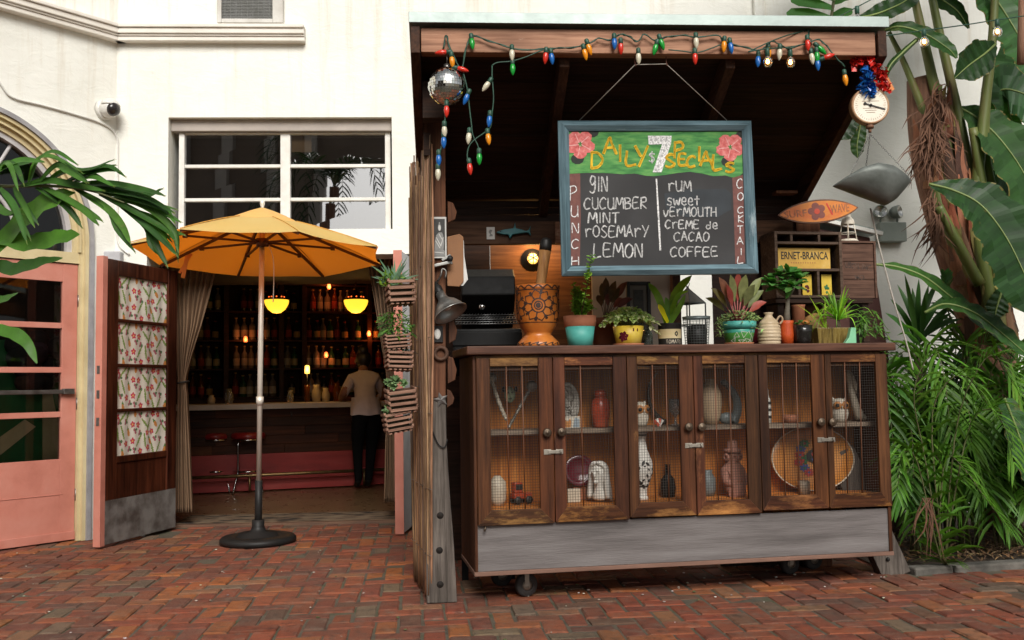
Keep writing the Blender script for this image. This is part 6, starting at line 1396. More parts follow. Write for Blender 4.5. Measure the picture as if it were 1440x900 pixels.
# caged lamp glowing on the back panel
yl = yp-.05; lq = sp(749, 364, yl); t = thing('caged_lamp', 'small round caged lamp glowing on the back panel behind the mortar', 'lamp', SH.w(lq.x, yl, lq.z), SH.yaw)
mb = MB(); mb.lathe([(0, 0), (.075, 0), (.075, .015), (.05, .02), (.05, .04), (0, .04)], 24, Matrix.Translation((0, .048, 0)) @ Matrix.Rotation(R(90), 4, 'X')); mb.build('backplate', m_blackm, t, world=False)
mb = MB(); mb.ball((0, -.015, 0), .036, 18, 12); mb.build('globe', emis('lamp_globe', (1, .40, .05), 2.0), t, world=False)
mb = MB()
for a in (0, 60, 120): mb.torus((0, -.015, 0), .044, .003, Matrix.Rotation(R(a), 4, 'Y') @ Matrix.Rotation(R(0), 4, 'X') @ Matrix.Rotation(R(90), 4, 'Y'), 24, sg=6)
mb.torus((0, -.03, 0), .041, .003, Matrix.Rotation(R(90), 4, 'X'), 24, sg=6); mb.build('cage', m_blackm, t, world=False)
point(SH.w(lq.x, yl-.13, lq.z), 3.0, (1, .52, .16), .05); point(SH.w(lq.x, yl-.03, lq.z+.10), 1.0, (1, .52, .16), .03)
# ================================================================== THE GRILL
gy = 1.02; ga, gb_ = sp(640, 470, gy), sp(742, 390, gy+.1)
gr = thing('barbecue_grill', 'black barbecue grill with raised hood and wire racks inside the shed', 'grill', SH.w((ga.x+gb_.x)/2, gy+.25, 0), SH.yaw)
m_gblack = mk('grill_enamel', (.004, .004, .0045), (.003, .003, .003), 9, .6, bump=.05, rvar=.1, spec=.25)
zg = sp(690, 462, gy).z; xg0, xg1 = sp(636, 470, gy).x, sp(734, 470, gy).x
mb = MB(SH.M); mb.box(xg0, xg1, gy, gy+.48, zg-.28, zg); mb.build('firebox', m_gblack, gr, bevel=.012)
zh = sp(690, 379, gy+.35).z
mb = MB(SH.M); hp = [(gy+.49, zg+.03), (gy+.20, zg+.22), (gy+.22, zh-.06), (gy+.34, zh), (gy+.50, zh-.02), (gy+.56, zh-.14), (gy+.54, zg+.03)]
n_ = len(hp); hx0, hx1 = xg0+.06, xg1-.02; mb.add([(x, a, b_) for x in (hx0, hx1) for a, b_ in hp], [tuple(range(n_)), tuple(range(2*n_-1, n_-1, -1))] + [(i, i+n_, (i+1) % n_+n_, (i+1) % n_) for i in range(n_)]); mb.build('hood', m_gblack, gr, bevel=.008)
mb = MB(SH.M)
for k in range(3):
    y0 = gy+.03+k*.12; z = zg+.03+k*.035
    for j in range(20): x = lerp(xg0+.03, xg1-.03, j/19); mb.tube([(x, y0, z), (x+.012, y0+.10, z+.02)], .0025, 5)
    mb.tube([(xg0+.02, y0, z), (xg1-.02, y0, z)], .004, 6); mb.tube([(xg0+.02, y0+.10, z+.02), (xg1-.02, y0+.10, z+.02)], .004, 6)
mb.build('wire_rack', mk('rack_steel', (.16, .16, .16), (.09, .09, .09), 9, .35, metal=.8), gr)
for x in (xg0+.06, xg1-.08):
    mb = MB(SH.M); mb.box(x-.02, x+.02, gy+.05, gy+.09, 0, zg-.281); mb.build('leg', m_gblack, gr)
mb = MB(SH.M); mb.box(xg0, xg1, gy-.012, gy-.0005, zg-.10, zg-.02); mb.build('control_panel', m_gblack, gr, bevel=.003)
q = sp(678, 431, gy+.19); mb = MB(SH.M); mb.lathe([(0, 0), (.018, 0), (.022, .012), (.014, .022), (0, .024)], 14, Matrix.Translation((q.x, gy+.205, q.z)) @ Matrix.Rotation(R(90), 4, 'X')); mb.build('thermometer', m_chrome, gr)
# ================================================================== ON THE CABINET TOP
def ontop(px, y=.16): q = cp2(px, 480, y); return CB.w(q.x, y, zT+.0006)
KP = lambda y: 1/FPX*((CB.w(1.2, y, zT)-CAM).dot(_F))        # metres per photo pixel at that depth (mid cabinet)
def mpp(px, y=.16): return (ontop(px, y)-CAM).dot(_F)/FPX
def surf_r(prof, z):
    pz = sorted((b_, a) for a, b_ in prof); return interp(pz, z)
def surf_stroke(mb, prof, pts, w_, a0, eps=.0012, m=0):
    """a painted line on a lathed body: pts in metres along the girth and up"""
    P = smooth_path([V((x, 0, z)) for x, z in pts], max(10, len(pts)*5)); vs = []; fs = []
    for i, p in enumerate(P):
        t = P[min(i+1, len(P)-1)]-P[max(i-1, 0)]; t.normalize(); s_ = V((-t.z, 0, t.x)); k = w_*random.uniform(.7, 1.2)
        for q in (p+s_*k, p-s_*k):
            r_ = surf_r(prof, q.z); a = a0+q.x/max(r_, .01); vs.append(((r_+eps)*math.cos(a), (r_+eps)*math.sin(a), q.z))
    for i in range(len(P)-1): fs.append((2*i, 2*i+1, 2*i+3, 2*i+2))
    mb.add(vs, fs, m, True)
FRONT = -PI/2-.05
# mortar and pestle
k = mpp(757, .22); pr = [(.0, 0), (29*k, 0), (30*k, 3*k), (28.5*k, 7*k), (22*k, 14*k), (18*k, 18*k), (19.5*k, 21*k), (25*k, 29*k), (29*k, 41*k), (30.3*k, 57*k), (30.3*k, 80*k), (31*k, 81*k), (31*k, 87*k), (28*k, 87*k), (25*k, 60*k), (10*k, 35*k), (0, 33*k)]
outer = pr[1:13]
m_mort = mk('orange_stained_wood', (.44, .125, .018), (.28, .066, .011), 5, .35, stretch=(1, 1, .4), c3=(.55, .19, .035), bump=.1)
m_mdark = mk('burnt_carving', (.045, .018, .010), (.02, .009, .006), 14, .6)
t = thing('wooden_mortar', 'large orange wooden mortar carved with dark flowers on the cabinet top', 'mortar', ontop(757, .22), CB.yaw)
mb = MB(); mb.lathe(pr, 44); mb.build('body', m_mort, t, world=False)
mb = MB(); random.seed(5)
for sec in (-1, 0, 1, 2, 3):
    a0 = FRONT-.12+sec*1.35; zc_ = 57*k
    for r_ in (5.5*k, 9.5*k): surf_stroke(mb, outer, [(r_*math.cos(j*PI/6), zc_+r_*math.sin(j*PI/6)) for j in range(13)], .9*k, a0)
    surf_stroke(mb, outer, [(2*k*math.cos(j*PI/3), zc_+2*k*math.sin(j*PI/3)) for j in range(7)], 1.8*k, a0)
    for j in range(8):
        b_ = j*PI/4+.2; u = lambda rr_, da: (rr_*math.cos(b_+da), min(max(zc_+rr_*math.sin(b_+da), 36*k), 79*k))
        surf_stroke(mb, outer, [u(10*k, -.35), u(17*k, -.36), u(23*k, 0)], .75*k, a0); surf_stroke(mb, outer, [u(10*k, .35), u(17*k, .36), u(23*k, 0)], .75*k, a0)
        surf_stroke(mb, outer, [u(22*k, -.42), u(19*k, -.39), u(16*k, -.39)], 2.0*k, a0)
for z in (79.5*k, 34*k): surf_stroke(mb, outer, [(2*PI*30*k*j/40, z) for j in range(41)], .6*k, 0)
for j in range(14): surf_stroke(mb, outer, [(13.4*k*j, 81*k), (13.4*k*(j+.5), 85.5*k), (13.4*k*(j+1), 81*k)], 1.0*k, 0)
for j in range(16): surf_stroke(mb, outer, [(11.2*k*j, 2*k), (11.2*k*(j+.5), 6*k), (11.2*k*(j+1), 2*k)], .9*k, 0, eps=.002)
mb.build('carving', m_mdark, t, world=False)
pz0, pz1 = ontop(757, .22)+V((-.012, 0, 36*k)), atD(769, 334, (ontop(757, .22)-CAM).dot(_F)+.03)
t = thing('wooden_pestle', 'long pale wooden pestle with a black tip standing in the mortar', 'pestle', pz0, 0)
dv = pz1-pz0; mb = MB(); mb.tube([pz0+dv*f for f in (0, .3, .5, .7, .845)], [8.0*k, 7.2*k, 7*k, 7.6*k, 8.4*k], 18); mb.build('shaft', wood('pestle_wood', (.55, .30, .12), (.38, .18, .06), 'z', 3, .5, .2), t)
mb = MB(); mb.tube([pz0+dv*f for f in (.8455, .9, .96, .99, 1.0)], [8.5*k, 8.6*k, 7.6*k, 5*k, .5*k], 18); mb.build('tip', m_blackp, t)
# ---- leaf materials
LG = leafm('leaf_green', (.085, .20, .03)); LJ = leafm('jade_leaf', (.19, .36, .05), .4, .3); LV = leafm('variegated_leaf', (1, 1, 1), .45, .3, .1, 60); LR = leafm('red_green_leaf', (1, 1, 1), .4, .2, .3, 30)
LD_ = leafm('dark_leaf', (.028, .075, .018), .38, .15); LB = leafm('banana_leaf', (.045, .115, .028), .38, .22, .3, 4); LP = leafm('palm_leaf', (.050, .125, .020), .4, .25); LS = leafm('succulent_leaf', (.17, .26, .14), .5, .15)
m_stem = mk('green_stem', (.12, .14, .05), (.08, .07, .03), 12, .6); m_bstem = mk('brown_stem', (.13, .09, .055), (.07, .05, .03), 14, .8); m_potsoil = mk('potting_soil', (.05, .035, .025), (.02, .015, .01), 30, 1)
def small_leaf(mb, p, d, l, w_, c=None, n=3, fold=.25, droop=0.0, up=None):
    d = V(d).normalized(); q = p+d*l*.55+V((0, 0, -droop*l*.3)); e = p+d*l+V((0, 0, -droop*l)); mb.blade([p, q, e], [(0, w_*.35), (.4, w_), (.75, w_*.75), (1, .0004)], up or V((random.uniform(-.3, .3), -.5, 1)), fold, n=n, c=c)
def rnd(a=1.0): return V((random.gauss(0, a), random.gauss(0, a), random.gauss(0, a)))
def pot(name, label, cat, loc, prof, m_, rim=None, rim_m=None, soil=None, saucer=None, mt=None):
    t = thing(name, label, cat, loc, CB.yaw); mb = MB(); mb.lathe(prof, 36); mb.build('body', m_, t, world=False)
    if rim: mb = MB(); mb.lathe(rim, 36); mb.build('rim', rim_m, t, world=False)
    if soil: mb = MB(); mb.lathe([(0, soil[1]), (soil[0], soil[1])], 24); mb.build('soil', m_potsoil, t, world=False)
    if saucer: mb = MB(); mb.lathe([(0, .0), (saucer*.9, 0), (saucer, .014), (saucer*.95, .014), (saucer*.86, .005), (0, .005)], 32); mb.build('saucer', m_terra, t, world=False)
    return t
random.seed(31)
# turquoise pot + small-leaved jade bush
m_turq = mk('turquoise_paint_pot', (.10, .44, .38), (.07, .36, .31), 5, .5, bump=.08)
k = mpp(816); L0 = ontop(816)
pot('painted_pot', 'terracotta pot with a turquoise painted base next to the mortar', 'pot', L0, [(0, 0), (17*k, 0), (21*k, 28*k), (20*k, 28*k), (0, 26*k)], m_turq, [(21*k, 27.9*k), (22*k, 29*k), (23.5*k, 43*k), (21*k, 43*k), (20*k, 34*k), (20*k, 28.2*k)], m_terra, (20.8*k, 39*k))
t = thing('jade_bush', 'bushy small-leaved jade plant growing in the turquoise based pot', 'plant', L0+V((0, 0, 39*k)), 0)
st = MB(); lf = MB()
for i in range(20):
    a = random.uniform(0, 2*PI); r_ = random.uniform(.0, .8); tip = L0+V((math.cos(a)*r_*26*k, math.sin(a)*r_*20*k-.01, 39*k+random.uniform(18, 52)*k*(1.1-.5*r_)))
    P = smooth_path([L0+V((math.cos(a)*.01, math.sin(a)*.01, 39*k)), L0.lerp(tip, .5)+V((math.cos(a)*.01, 0, 22*k)), tip], 10)
    if i == 0: P = smooth_path([L0+V((0, -.02, 39*k)), atD(826, 400, 5.02), atD(828, 382, 4.97), atD(832, 360, 4.93)], 14)
    st.tube(P, [lerp(.0035, .0014, j/(len(P)-1)) for j in range(len(P))], 5)
    for j, p in enumerate(P[2:]):
        for s_ in range(5): d = V((random.gauss(0, 1), random.gauss(-.3, 1), random.uniform(-.2, .8))); small_leaf(lf, p+rnd(.006), d, random.uniform(.018, .028), random.uniform(.008, .012), jit((1.5, 1.45, 1.2), .3), 2, .1)
st.build('stem', m_bstem, t); lf.build('foliage', LJ, t)
# terracotta pot behind, dark plant behind, picture frame
k = mpp(850, .42); L1 = ontop(852, .42)
pot('terracotta_pot', 'plain terracotta pot half hidden behind the turquoise based pot', 'pot', L1, [(0, 0), (17*k, 0), (22*k, 32*k), (24*k, 32*k), (24*k, 42*k), (21*k, 42*k), (0, 30*k)], m_terra, soil=(21*k, 38*k))
t = thing('dark_leaf_plant', 'dark red and green broad-leaved plant in the plain terracotta pot', 'plant', L1+V((0, 0, 38*k)), 0); lf = MB(); st = MB()
for tx, ty in ((846, 398), (858, 412), (872, 405), (882, 396), (890, 420), (840, 415), (866, 395), (878, 420), (852, 390)):
    e = atD(tx, ty, (L1-CAM).dot(_F)+random.uniform(-.05, .1)); b_ = L1+V((0, 0, 38*k)); m_ = b_.lerp(e, .45)+V((0, 0, .02)); st.tube([b_, m_], .003, 5)
    lf.blade([m_, m_.lerp(e, .5)+V((0, 0, .012)), e], [(0, .004), (.35, .024), (.7, .018), (1, .001)], (0, -1, .6), .25, n=8, c=jit(random.choice([(.17, .05, .04), (.06, .10, .03), (.10, .06, .03)]), .2))
lf.build('foliage', LR, t); st.build('stem', m_bstem, t)
t = thing('picture_frame', 'small black framed dark picture standing at the back of the cabinet top', 'picture frame', ontop(900, .47), CB.yaw); a, b_ = cp2(884, 472, .47), cp2(916, 396, .47); W_, H_ = b_.x-a.x, b_.z-zT
mb = MB(); 
for (x0, x1, z0, z1) in ((-W_/2, -W_/2+.022, 0, H_), (W_/2-.022, W_/2, 0, H_), (-W_/2+.022, W_/2-.022, 0, .022), (-W_/2+.022, W_/2-.022, H_-.022, H_)): mb.box(x0, x1, 0, .02, z0, z1)
mb.build('frame', m_blackp, t, world=False, bevel=.003)
mb = MB(); mb.box(-W_/2+.022, W_/2-.022, .008, .014, .022, H_-.022); mb.build('mount', mk('dull_mount', (.20, .18, .15), (.14, .12, .1), 9, .6), t, world=False)
mb = MB(); mb.box(-W_/2+.045, W_/2-.045, .005, .0078, .05, H_-.05); mb.build('picture', mk('dark_print', (.07, .06, .05), (.025, .022, .02), 40, .5), t, world=False)
# yellow pot with variegated plant
m_yel = mk('yellow_paint_pot', (.66, .46, .04), (.55, .35, .03), 7, .5, c3=(.70, .55, .12)); k = mpp(884, .17); L2 = ontop(884, .17)
t = pot('yellow_pot', 'yellow hand-painted pot with a dark red flower on a saucer', 'pot', L2, [(0, .006), (17*k, .006), (22*k, 28*k), (20*k, 28*k), (0, 20*k)], m_yel, soil=(20.5*k, 26*k), saucer=22*k)
mb = MB(); random.seed(8)
pr2 = [(17*k, .006), (22*k, 28*k)]
for j in range(6): 
    a = j*PI/3; surf_stroke(mb, pr2, [(-12*k, 13*k), (-12*k+4.5*k*math.cos(a), 13*k+4.5*k*math.sin(a)), (-12*k+6.5*k*math.cos(a+.5), 13*k+6.5*k*math.sin(a+.5))], 1.9*k, FRONT)
mb.build('painted_flower', m_maroon, t, world=False)
for dx in (2, 8): mb = MB(); surf_stroke(mb, pr2, [(dx*k, 24*k), (dx*k, 20*k)], .9*k, FRONT); mb.build('painted_mark', m_maroon, t, world=False)
t = thing('variegated_plant', 'cream edged variegated trailing plant spilling over the yellow pot', 'plant', L2+V((0, 0, 26*k)), 0); lf = MB(); st = MB(); random.seed(32)
for i in range(90):
    a = random.uniform(0, 2*PI); r_ = random.uniform(.2, 1); dx, dy = math.cos(a)*r_, math.sin(a)*r_; hz = random.uniform(14, 30)*k*(1.15-r_*.75) - (18*k*max(0, r_-.75)*4*random.random() if dy < .3 else 0)
    tip = L2+V((dx*40*k, dy*24*k-.01, 26*k+hz)); b0 = L2+V((dx*10*k, dy*10*k, 26*k)); P = smooth_path([b0, b0.lerp(tip, .55)+V((0, 0, 9*k)), tip], 6); st.tube(P, .0014, 4)
    for p in P[3:]:
        for s_ in range(3):
            d = V((dx, dy-.3, .3))+rnd(.6); c = random.choice([(.62, .66, .34), (.74, .74, .48), (.30, .44, .13), (.48, .60, .22)]); small_leaf(lf, p, d, random.uniform(.022, .036), random.uniform(.007, .011), jit(c, .15), 3, .3, .3)
st.build('stem', m_stem, t); lf.build('foliage', LV, t)
lathe_thing('glass_jar', 'small greenish glass jar right of the yellow pot', 'jar', ontop(911, .26), [(0, 0), (.028, 0), (.03, .01), (.03, .07), (.022, .085), (.022, .1), (.018, .1), (.018, .083), (.026, .068), (.026, .012), (0, .008)], bottlem('greenish_glass', (.62, .75, .68), .04, .9))
# tomato can with strap-leaved plant
k = mpp(942); L3 = ontop(942); r_ = 16*k
t = thing('tomato_can', 'black and cream labelled tomato can used as a plant pot', 'can', L3, CB.yaw)
mb = MB(); mb.lathe([(0, 0), (r_*.99, 0), (r_, .004), (r_, 30*k), (r_*1.02, 30.5*k), (r_*1.0, 31.5*k), (r_*.95, 31*k), (r_*.94, 26*k), (0, 25*k)], 32); mb.build('tin', m_blackp, t, world=False)
mb = MB(); mb.lathe([(r_*1.008, 10*k), (r_*1.008, 23*k)], 32); mb.build('label_band', mk('cream_label_paper', (.66, .55, .34), (.55, .42, .2), 9, .6), t, world=False)
def wraptext(t, s, r, z, h, a_c, m_, name='lettering', adv=.8, w_=.0012):
    mb = MB(); tot = len(s)*h*adv
    prr = [(r, -1), (r, 1)]
    for i, c in enumerate(s):
        for stk in GL.get(c, []):
            surf_stroke(mb, prr, [(-tot/2+i*h*adv+px_*h*.6, z+h*(1-py_)) for px_, py_ in stk], w_, a_c, eps=.0006)
    return mb.build(name, m_, t, world=False)
random.seed(2); wraptext(t, 'TOMATO', r_*1.006, 3*k, 5*k, FRONT+.12, m_cream2)
mb = MB(); surf_stroke(mb, [(r_*1.01, -1), (r_*1.01, 1)], [(5*k, 14*k), (7*k, 16*k), (5.5*k, 19*k), (3*k, 16*k), (6*k, 13*k)], .0035, FRONT); mb.build('label_mark', m_blackp, t, world=False)
t = thing('strap_leaf_plant', 'green strap-leaved orchid plant with one yellow leaf in the tomato can', 'plant', L3+V((0, 0, 26*k)), 0); lf = MB(); b0 = L3+V((-.01, 0, 25*k)); dd = (L3-CAM).dot(_F)
for P, hw, c in (([(935, 446), (926, 420), (912, 398)], 5.5, (1, 1.1, .9)), ([(938, 446), (950, 415), (973, 387)], 6.5, (1.2, 1.2, .8)), ([(939, 444), (946, 428), (958, 417)], 4, (1, 1.2, 1.2)), ([(936, 444), (938, 430), (936, 418)], 4, (.9, 1.1, 1.6)), ([(935, 448), (931, 438), (926, 428)], 4, (7, 3.3, .4)), ([(942, 445), (953, 437), (964, 414)], 4, (1.1, 1.2, .9)), ([(940, 440), (952, 418), (968, 409)], 3, (1.6, 1.6, .8))):
    q = [atD(x, y, dd-.03+random.uniform(-.03, .03)) for x, y in P]; q[0] = b0+rnd(.006)*V((1, 1, 0)).length; lf.blade(q, [(0, hw*.6*k), (.5, hw*k), (.85, hw*.8*k), (1, .001)], (0, -1, .5), .3, n=10, c=c)
lf.build('foliage', LJ, t)
# wire basket, peaked lantern behind
m_wireg = mk('grey_wire', (.20, .22, .22), (.12, .13, .13), 12, .5, metal=.5); k = mpp(980, .16); L4 = ontop(980, .16)
t = thing('wire_basket', 'old round wire basket with a pale band standing on the cabinet top', 'basket', L4, CB.yaw); mb = MB(); rt, rb = 19*k, 16*k; H_ = 40*k
for j in range(26):
    a = j*2*PI/26; mb.tube([(rb*math.cos(a), rb*math.sin(a), 0.001), (rt*math.cos(a), rt*math.sin(a), H_)], .0012, 5)
for j in range(12): f = j/11; mb.torus((0, 0, .002+f*H_*.985), lerp(rb, rt, f), .0012, seg=26, sg=5)
mb.build('wire', m_wireg, t, world=False)
mb = MB(); mb.lathe([(rt*1.01, H_*.93), (rt*1.03, H_*1.02), (rt*.99, H_*1.02)], 30); mb.build('rim_band', mk('pale_tin', (.34, .40, .40), (.24, .28, .28), 9, .5, metal=.4), t, world=False)
mb = MB(); mb.lathe([(0, .001), (rb*.8, .001), (rb*.85, H_*.7), (0, H_*.75)], 20); mb.build('liner', m_blackp, t, world=False)
L5 = ontop(969, .43); k = mpp(969, .43); t = thing('metal_lantern', 'grey metal lantern with a peaked glass roof at the back of the cabinet top', 'lantern', L5, CB.yaw+.5); w_ = 17*k; h0, h1, h2 = 0, 62*k, 84*k
mb = MB()
for sx in (-1, 1):
    for sy in (-1, 1): mb.bar((sx*w_, sy*w_, 0), (sx*w_, sy*w_, h1), .006, .006, (1, 0, 0)); mb.bar((sx*w_, sy*w_, h1), (0, 0, h2), .006, .006, (1, 0, 0))
for z in (.003, h1*.5, h1):
    for s_ in (-1, 1): mb.bar((-w_, s_*w_, z), (w_, s_*w_, z), .006, .006); mb.bar((s_*w_, -w_, z), (s_*w_, w_, z), .006, .006)
mb.build('frame', m_wireg, t, world=False)
mb = MB()
for s_ in (-1, 1): mb.add([(-w_, s_*w_, h1), (w_, s_*w_, h1), (0, 0, h2)], [(0, 1, 2)]); mb.add([(s_*w_, -w_, h1), (s_*w_, w_, h1), (0, 0, h2)], [(0, 1, 2)])
mb.build('roof', mk('tarnished_roof', (.30, .29, .27), (.18, .17, .15), 9, .5, metal=.3), t, world=False)
mb = MB(); mb.tube([(0, 0, h2), (0, 0, h2+.01)], .008, 8); mb.torus((0, 0, h2+.025), .016, .0025, Matrix.Rotation(R(90), 4, 'X'), 16); mb.build('ring_handle', m_wireg, t, world=False)
mb = MB(); mb.box(-w_*1.05, w_*1.05, -w_*1.05, w_*1.05, .0, .006); mb.build('base', m_wireg, t, world=False)
# green pot with triangles
k = mpp(1039); L6 = ontop(1039)
m_grd = mk('turquoise_green_pot', (.06, .36, .28), (.05, .31, .22), 6, .4, bump=.05); m_grn = mk('grass_green_pot', (.09, .35, .07), (.07, .28, .05), 6, .4, bump=.05)
t = pot('triangle_pot', 'turquoise and green pot with white triangle outlines on a saucer', 'pot', L6, [(21.5*k, 17*k), (23*k, 24*k), (0, 22*k)], m_grd, [(22.8*k, 23*k), (24*k, 22.5*k), (25*k, 33*k), (23*k, 33*k), (22*k, 26*k)], m_turq, (22.5*k, 30*k), 21*k)
mb = MB(); mb.lathe([(0, .006), (18*k, .006), (21.5*k, 17*k)], 36); mb.build('lower_body', m_grn, t, world=False)
mb = MB(); random.seed(6); pr3 = [(18*k, .006), (23*k, 24*k)]
for x, z, s_ in ((-10, 13, 4.5), (0, 15, 5.5), (11, 17, 4.5), (-3, 4, 5), (6, 5, 5.5), (14, 8, 5), (-14, 6, 4)):
    a = random.uniform(0, 2); T3 = [(x*k+s_*k*math.cos(a+j*2*PI/3), max(.01, z*k+s_*k*math.sin(a+j*2*PI/3))) for j in range(4)]
    for p, q in zip(T3, T3[1:]): surf_stroke(mb, pr3, [p, q], .0011, FRONT)
mb.build('triangle_pattern', m_plaster, t, world=False)
t = thing('red_aglaonema', 'red and green leaved plant with a pink stem in the triangle pot', 'plant', L6+V((0, 0, 30*k)), 0); lf = MB(); st = MB(); random.seed(33); dd = (L6-CAM).dot(_F); b0 = L6+V((0, .02, 30*k))
for tx, ty, hw in ((1011, 390, 7), (1027, 386, 6), (1049, 386, 7), (1071, 390, 7), (992, 419, 6), (1074, 408, 6), (1000, 405, 6), (1062, 400, 7), (1038, 382, 6), (1020, 400, 6), (1078, 425, 6), (1055, 412, 6)):
    e = atD(tx, ty, dd+random.uniform(-.06, .10)); m_ = b0.lerp(e, .4)+V((0, 0, .015)); st.tube([b0, m_], .0035, 6, m=0)
    lf.blade([m_, m_.lerp(e, .55)+V((0, 0, .014)), e], [(0, .003), (.35, hw*k), (.7, hw*.75*k), (1, .001)], (0, -1, .7), .3, n=8, c=jit(random.choice([(.24, .20, .06), (.30, .11, .06), (.20, .22, .08), (.34, .07, .05)]), .2))
lf.build('foliage', LR, t); st.build('stem', mk('pink_stem', (.45, .12, .12), (.3, .08, .07), 9, .5), t)
t = thing('trailing_succulent', 'pale green trailing succulent spilling from the triangle pot', 'plant', L6+V((0, -.03, 30*k)), 0); lf = MB(); random.seed(34)
for i in range(300):
    a = random.uniform(0, 2*PI); r_ = random.random()**.5; p = L6+V((math.cos(a)*r_*29*k, math.sin(a)*r_*20*k-.02, 33*k+13*k*(1-r_*r_)+random.uniform(-3, 3)*k))
    if r_ > .85 and random.random() < .35: p.z -= random.uniform(2, 22)*k; p.y -= .01; p.x = L6.x+(p.x-L6.x)*1.05
    if random.random() < .12: p = L6+V((-29*k+random.uniform(-4, 3)*k, -.03, random.uniform(12, 36)*k))
    small_leaf(lf, p, V((math.cos(a), math.sin(a)-.4, .5))+rnd(.7), random.uniform(.018, .03), random.uniform(.004, .006), jit(random.choice([(1.8, 1.7, 1.1), (2.3, 2.1, 1.5), (1.1, 1.2, .8), (1.9, 1.4, .8)]), .2), 2, .2, .2)
lf.build('foliage', LS, t)
k = mpp(1066, .36); lathe_thing('maroon_pot', 'maroon glazed pot half hidden behind the ribbed jug', 'pot', ontop(1066, .36), [(0, 0), (.04, 0), (.055, .02), (.06, .11), (.055, .11), (0, .09)], m_maroon)
# ribbed jug
k = mpp(1082, .15); pr4 = [(0, 0), (15*k, 0)]
for j in range(7): z0 = 1*k+j*4.4*k; rr_ = (15.6, 16, 16.2, 16.2, 16, 15.4, 13.5)[j]*k; pr4 += [(rr_-.6*k, z0), (rr_, z0+1.4*k), (rr_, z0+3*k), (rr_-.6*k, z0+4.3*k)]
pr4 += [(10*k, 35*k), (6*k, 39*k), (5*k, 42*k), (6.5*k, 44*k), (6.5*k, 45.5*k), (4*k, 45*k), (3.5*k, 40*k), (0, 38*k)]
t = thing('ribbed_jug', 'cream ribbed stoneware jug with a small loop handle', 'jug', ontop(1082, .15), CB.yaw); mb = MB(); mb.lathe(pr4, 40); mb.build('body', mk('ribbed_stoneware', (.58, .46, .31), (.45, .34, .21), 10, .45, bump=.1), t, world=False)
mb = MB(); mb.tube(smooth_path([(11*k, 0, 33*k), (16*k, 0, 40*k), (20*k, 0, 39*k), (20.5*k, 0, 34*k), (16*k, 0, 29*k)], 18), 1.4*k, 8); mb.build('handle', m_tan, t, world=False)
# orange red pot, desert rose
k = mpp(1107, .17); L7 = ontop(1107, .17); m_or = mk('orange_red_glaze', (.62, .10, .02), (.50, .06, .012), 40, .35, bump=.4)
pot('orange_pot', 'bright orange red textured pot between the ribbed jug and black pot', 'pot', L7, [(0, 0), (8.5*k, 0), (9.6*k, 15*k), (9.2*k, 30*k), (9.9*k, 34*k), (9*k, 34*k), (8*k, 30*k), (0, 29*k)], m_or, soil=(8.5*k, 31*k))
t = thing('desert_rose', 'grey trunked desert rose plant with glossy green leaves in the orange pot', 'plant', L7+V((0, 0, 31*k)), 0); lf = MB(); st = MB(); random.seed(35); dd = (L7-CAM).dot(_F); b0 = L7+V((0, 0, 30*k))
crown = [(1085, 398), (1095, 388), (1108, 384), (1122, 392), (1094, 404), (1115, 402)]
mid = atD(1108, 420, dd); st.tube([b0, b0.lerp(mid, .5), mid], [5.5*k, 3.6*k, 2.6*k], 10)
for cx, cyy in crown:
    e = atD(cx, cyy, dd+random.uniform(-.05, .05)); st.tube(smooth_path([mid, mid.lerp(e, .5)+V((0, 0, -.004)), e], 6), [2.2*k]*4+[1.4*k]*3, 6)
    for j in range(14):
        d = V((random.gauss(0, 1), random.gauss(-.5, 1), random.uniform(-.3, 1))); c = jit((1, 1, 1), .3)
        small_leaf(lf, e, d, random.uniform(15, 23)*k, random.uniform(4.6, 6.2)*k, tuple(x*1.6 for x in c), 4, .2, .15)
st.build('trunk', mk('grey_bark', (.24, .21, .16), (.15, .13, .1), 9, .8), t); lf.build('foliage', leafm('rose_leaf', (.07, .20, .045), .35, .2), t)
mb = MB()
for j in range(8): d = V((math.cos(j*.8), -.6, math.sin(j*.8))); p = atD(1109, 404, dd-.05); small_leaf(mb, p, d, .022, .005, (1, 1, 1), 2)
mb.build('flower', mk('yellow_petal', (.6, .42, .05), None, 20, .6), t)
k = mpp(1122, .34); lathe_thing('clay_beaker', 'tall brown clay beaker behind the black pot', 'beaker', ontop(1124, .36), [(0, 0), (8*k, 0), (9*k, 55*k), (10*k, 58*k), (8*k, 58*k), (7*k, 30*k), (0, 28*k)], m_terra)
k = mpp(1129, .14); L8 = ontop(1129, .14); m_blg = mk('black_glaze', (.012, .011, .010), (.02, .017, .015), 5, .08, rvar=.04, bump=0)
pot('black_pot', 'glossy black flared pot with small succulents', 'pot', L8, [(0, 0), (10*k, 0), (12*k, 6*k), (13*k, 17*k), (14*k, 27*k), (12.5*k, 27*k), (11*k, 20*k), (0, 18*k)], m_blg, soil=(12.3*k, 24*k))
t = thing('rosette_succulent', 'small green rosettes and an orange shell in the black pot', 'plant', L8+V((0, 0, 24*k)), 0); lf = MB(); random.seed(36)
for cx, cz in ((-8, 28), (-3, 31), (3, 29), (9, 30)):
    for j in range(14): a = j*2.4; small_leaf(lf, L8+V((cx*k, random.uniform(-.02, .01), cz*k)), V((math.cos(a), math.sin(a), .5+.05*j)), 5*k, 1.7*k, jit((.6, 1.0, .35), .25), 2, .3)
lf.build('foliage', LS, t); mb = MB(); mb.ball(L8+V((5*k, .0, 31*k)), 5*k, 12, 8, sc3=(1.3, .9, .7)); mb.build('shell', mk('orange_shell', (.60, .22, .05), None, 9, .5), t)
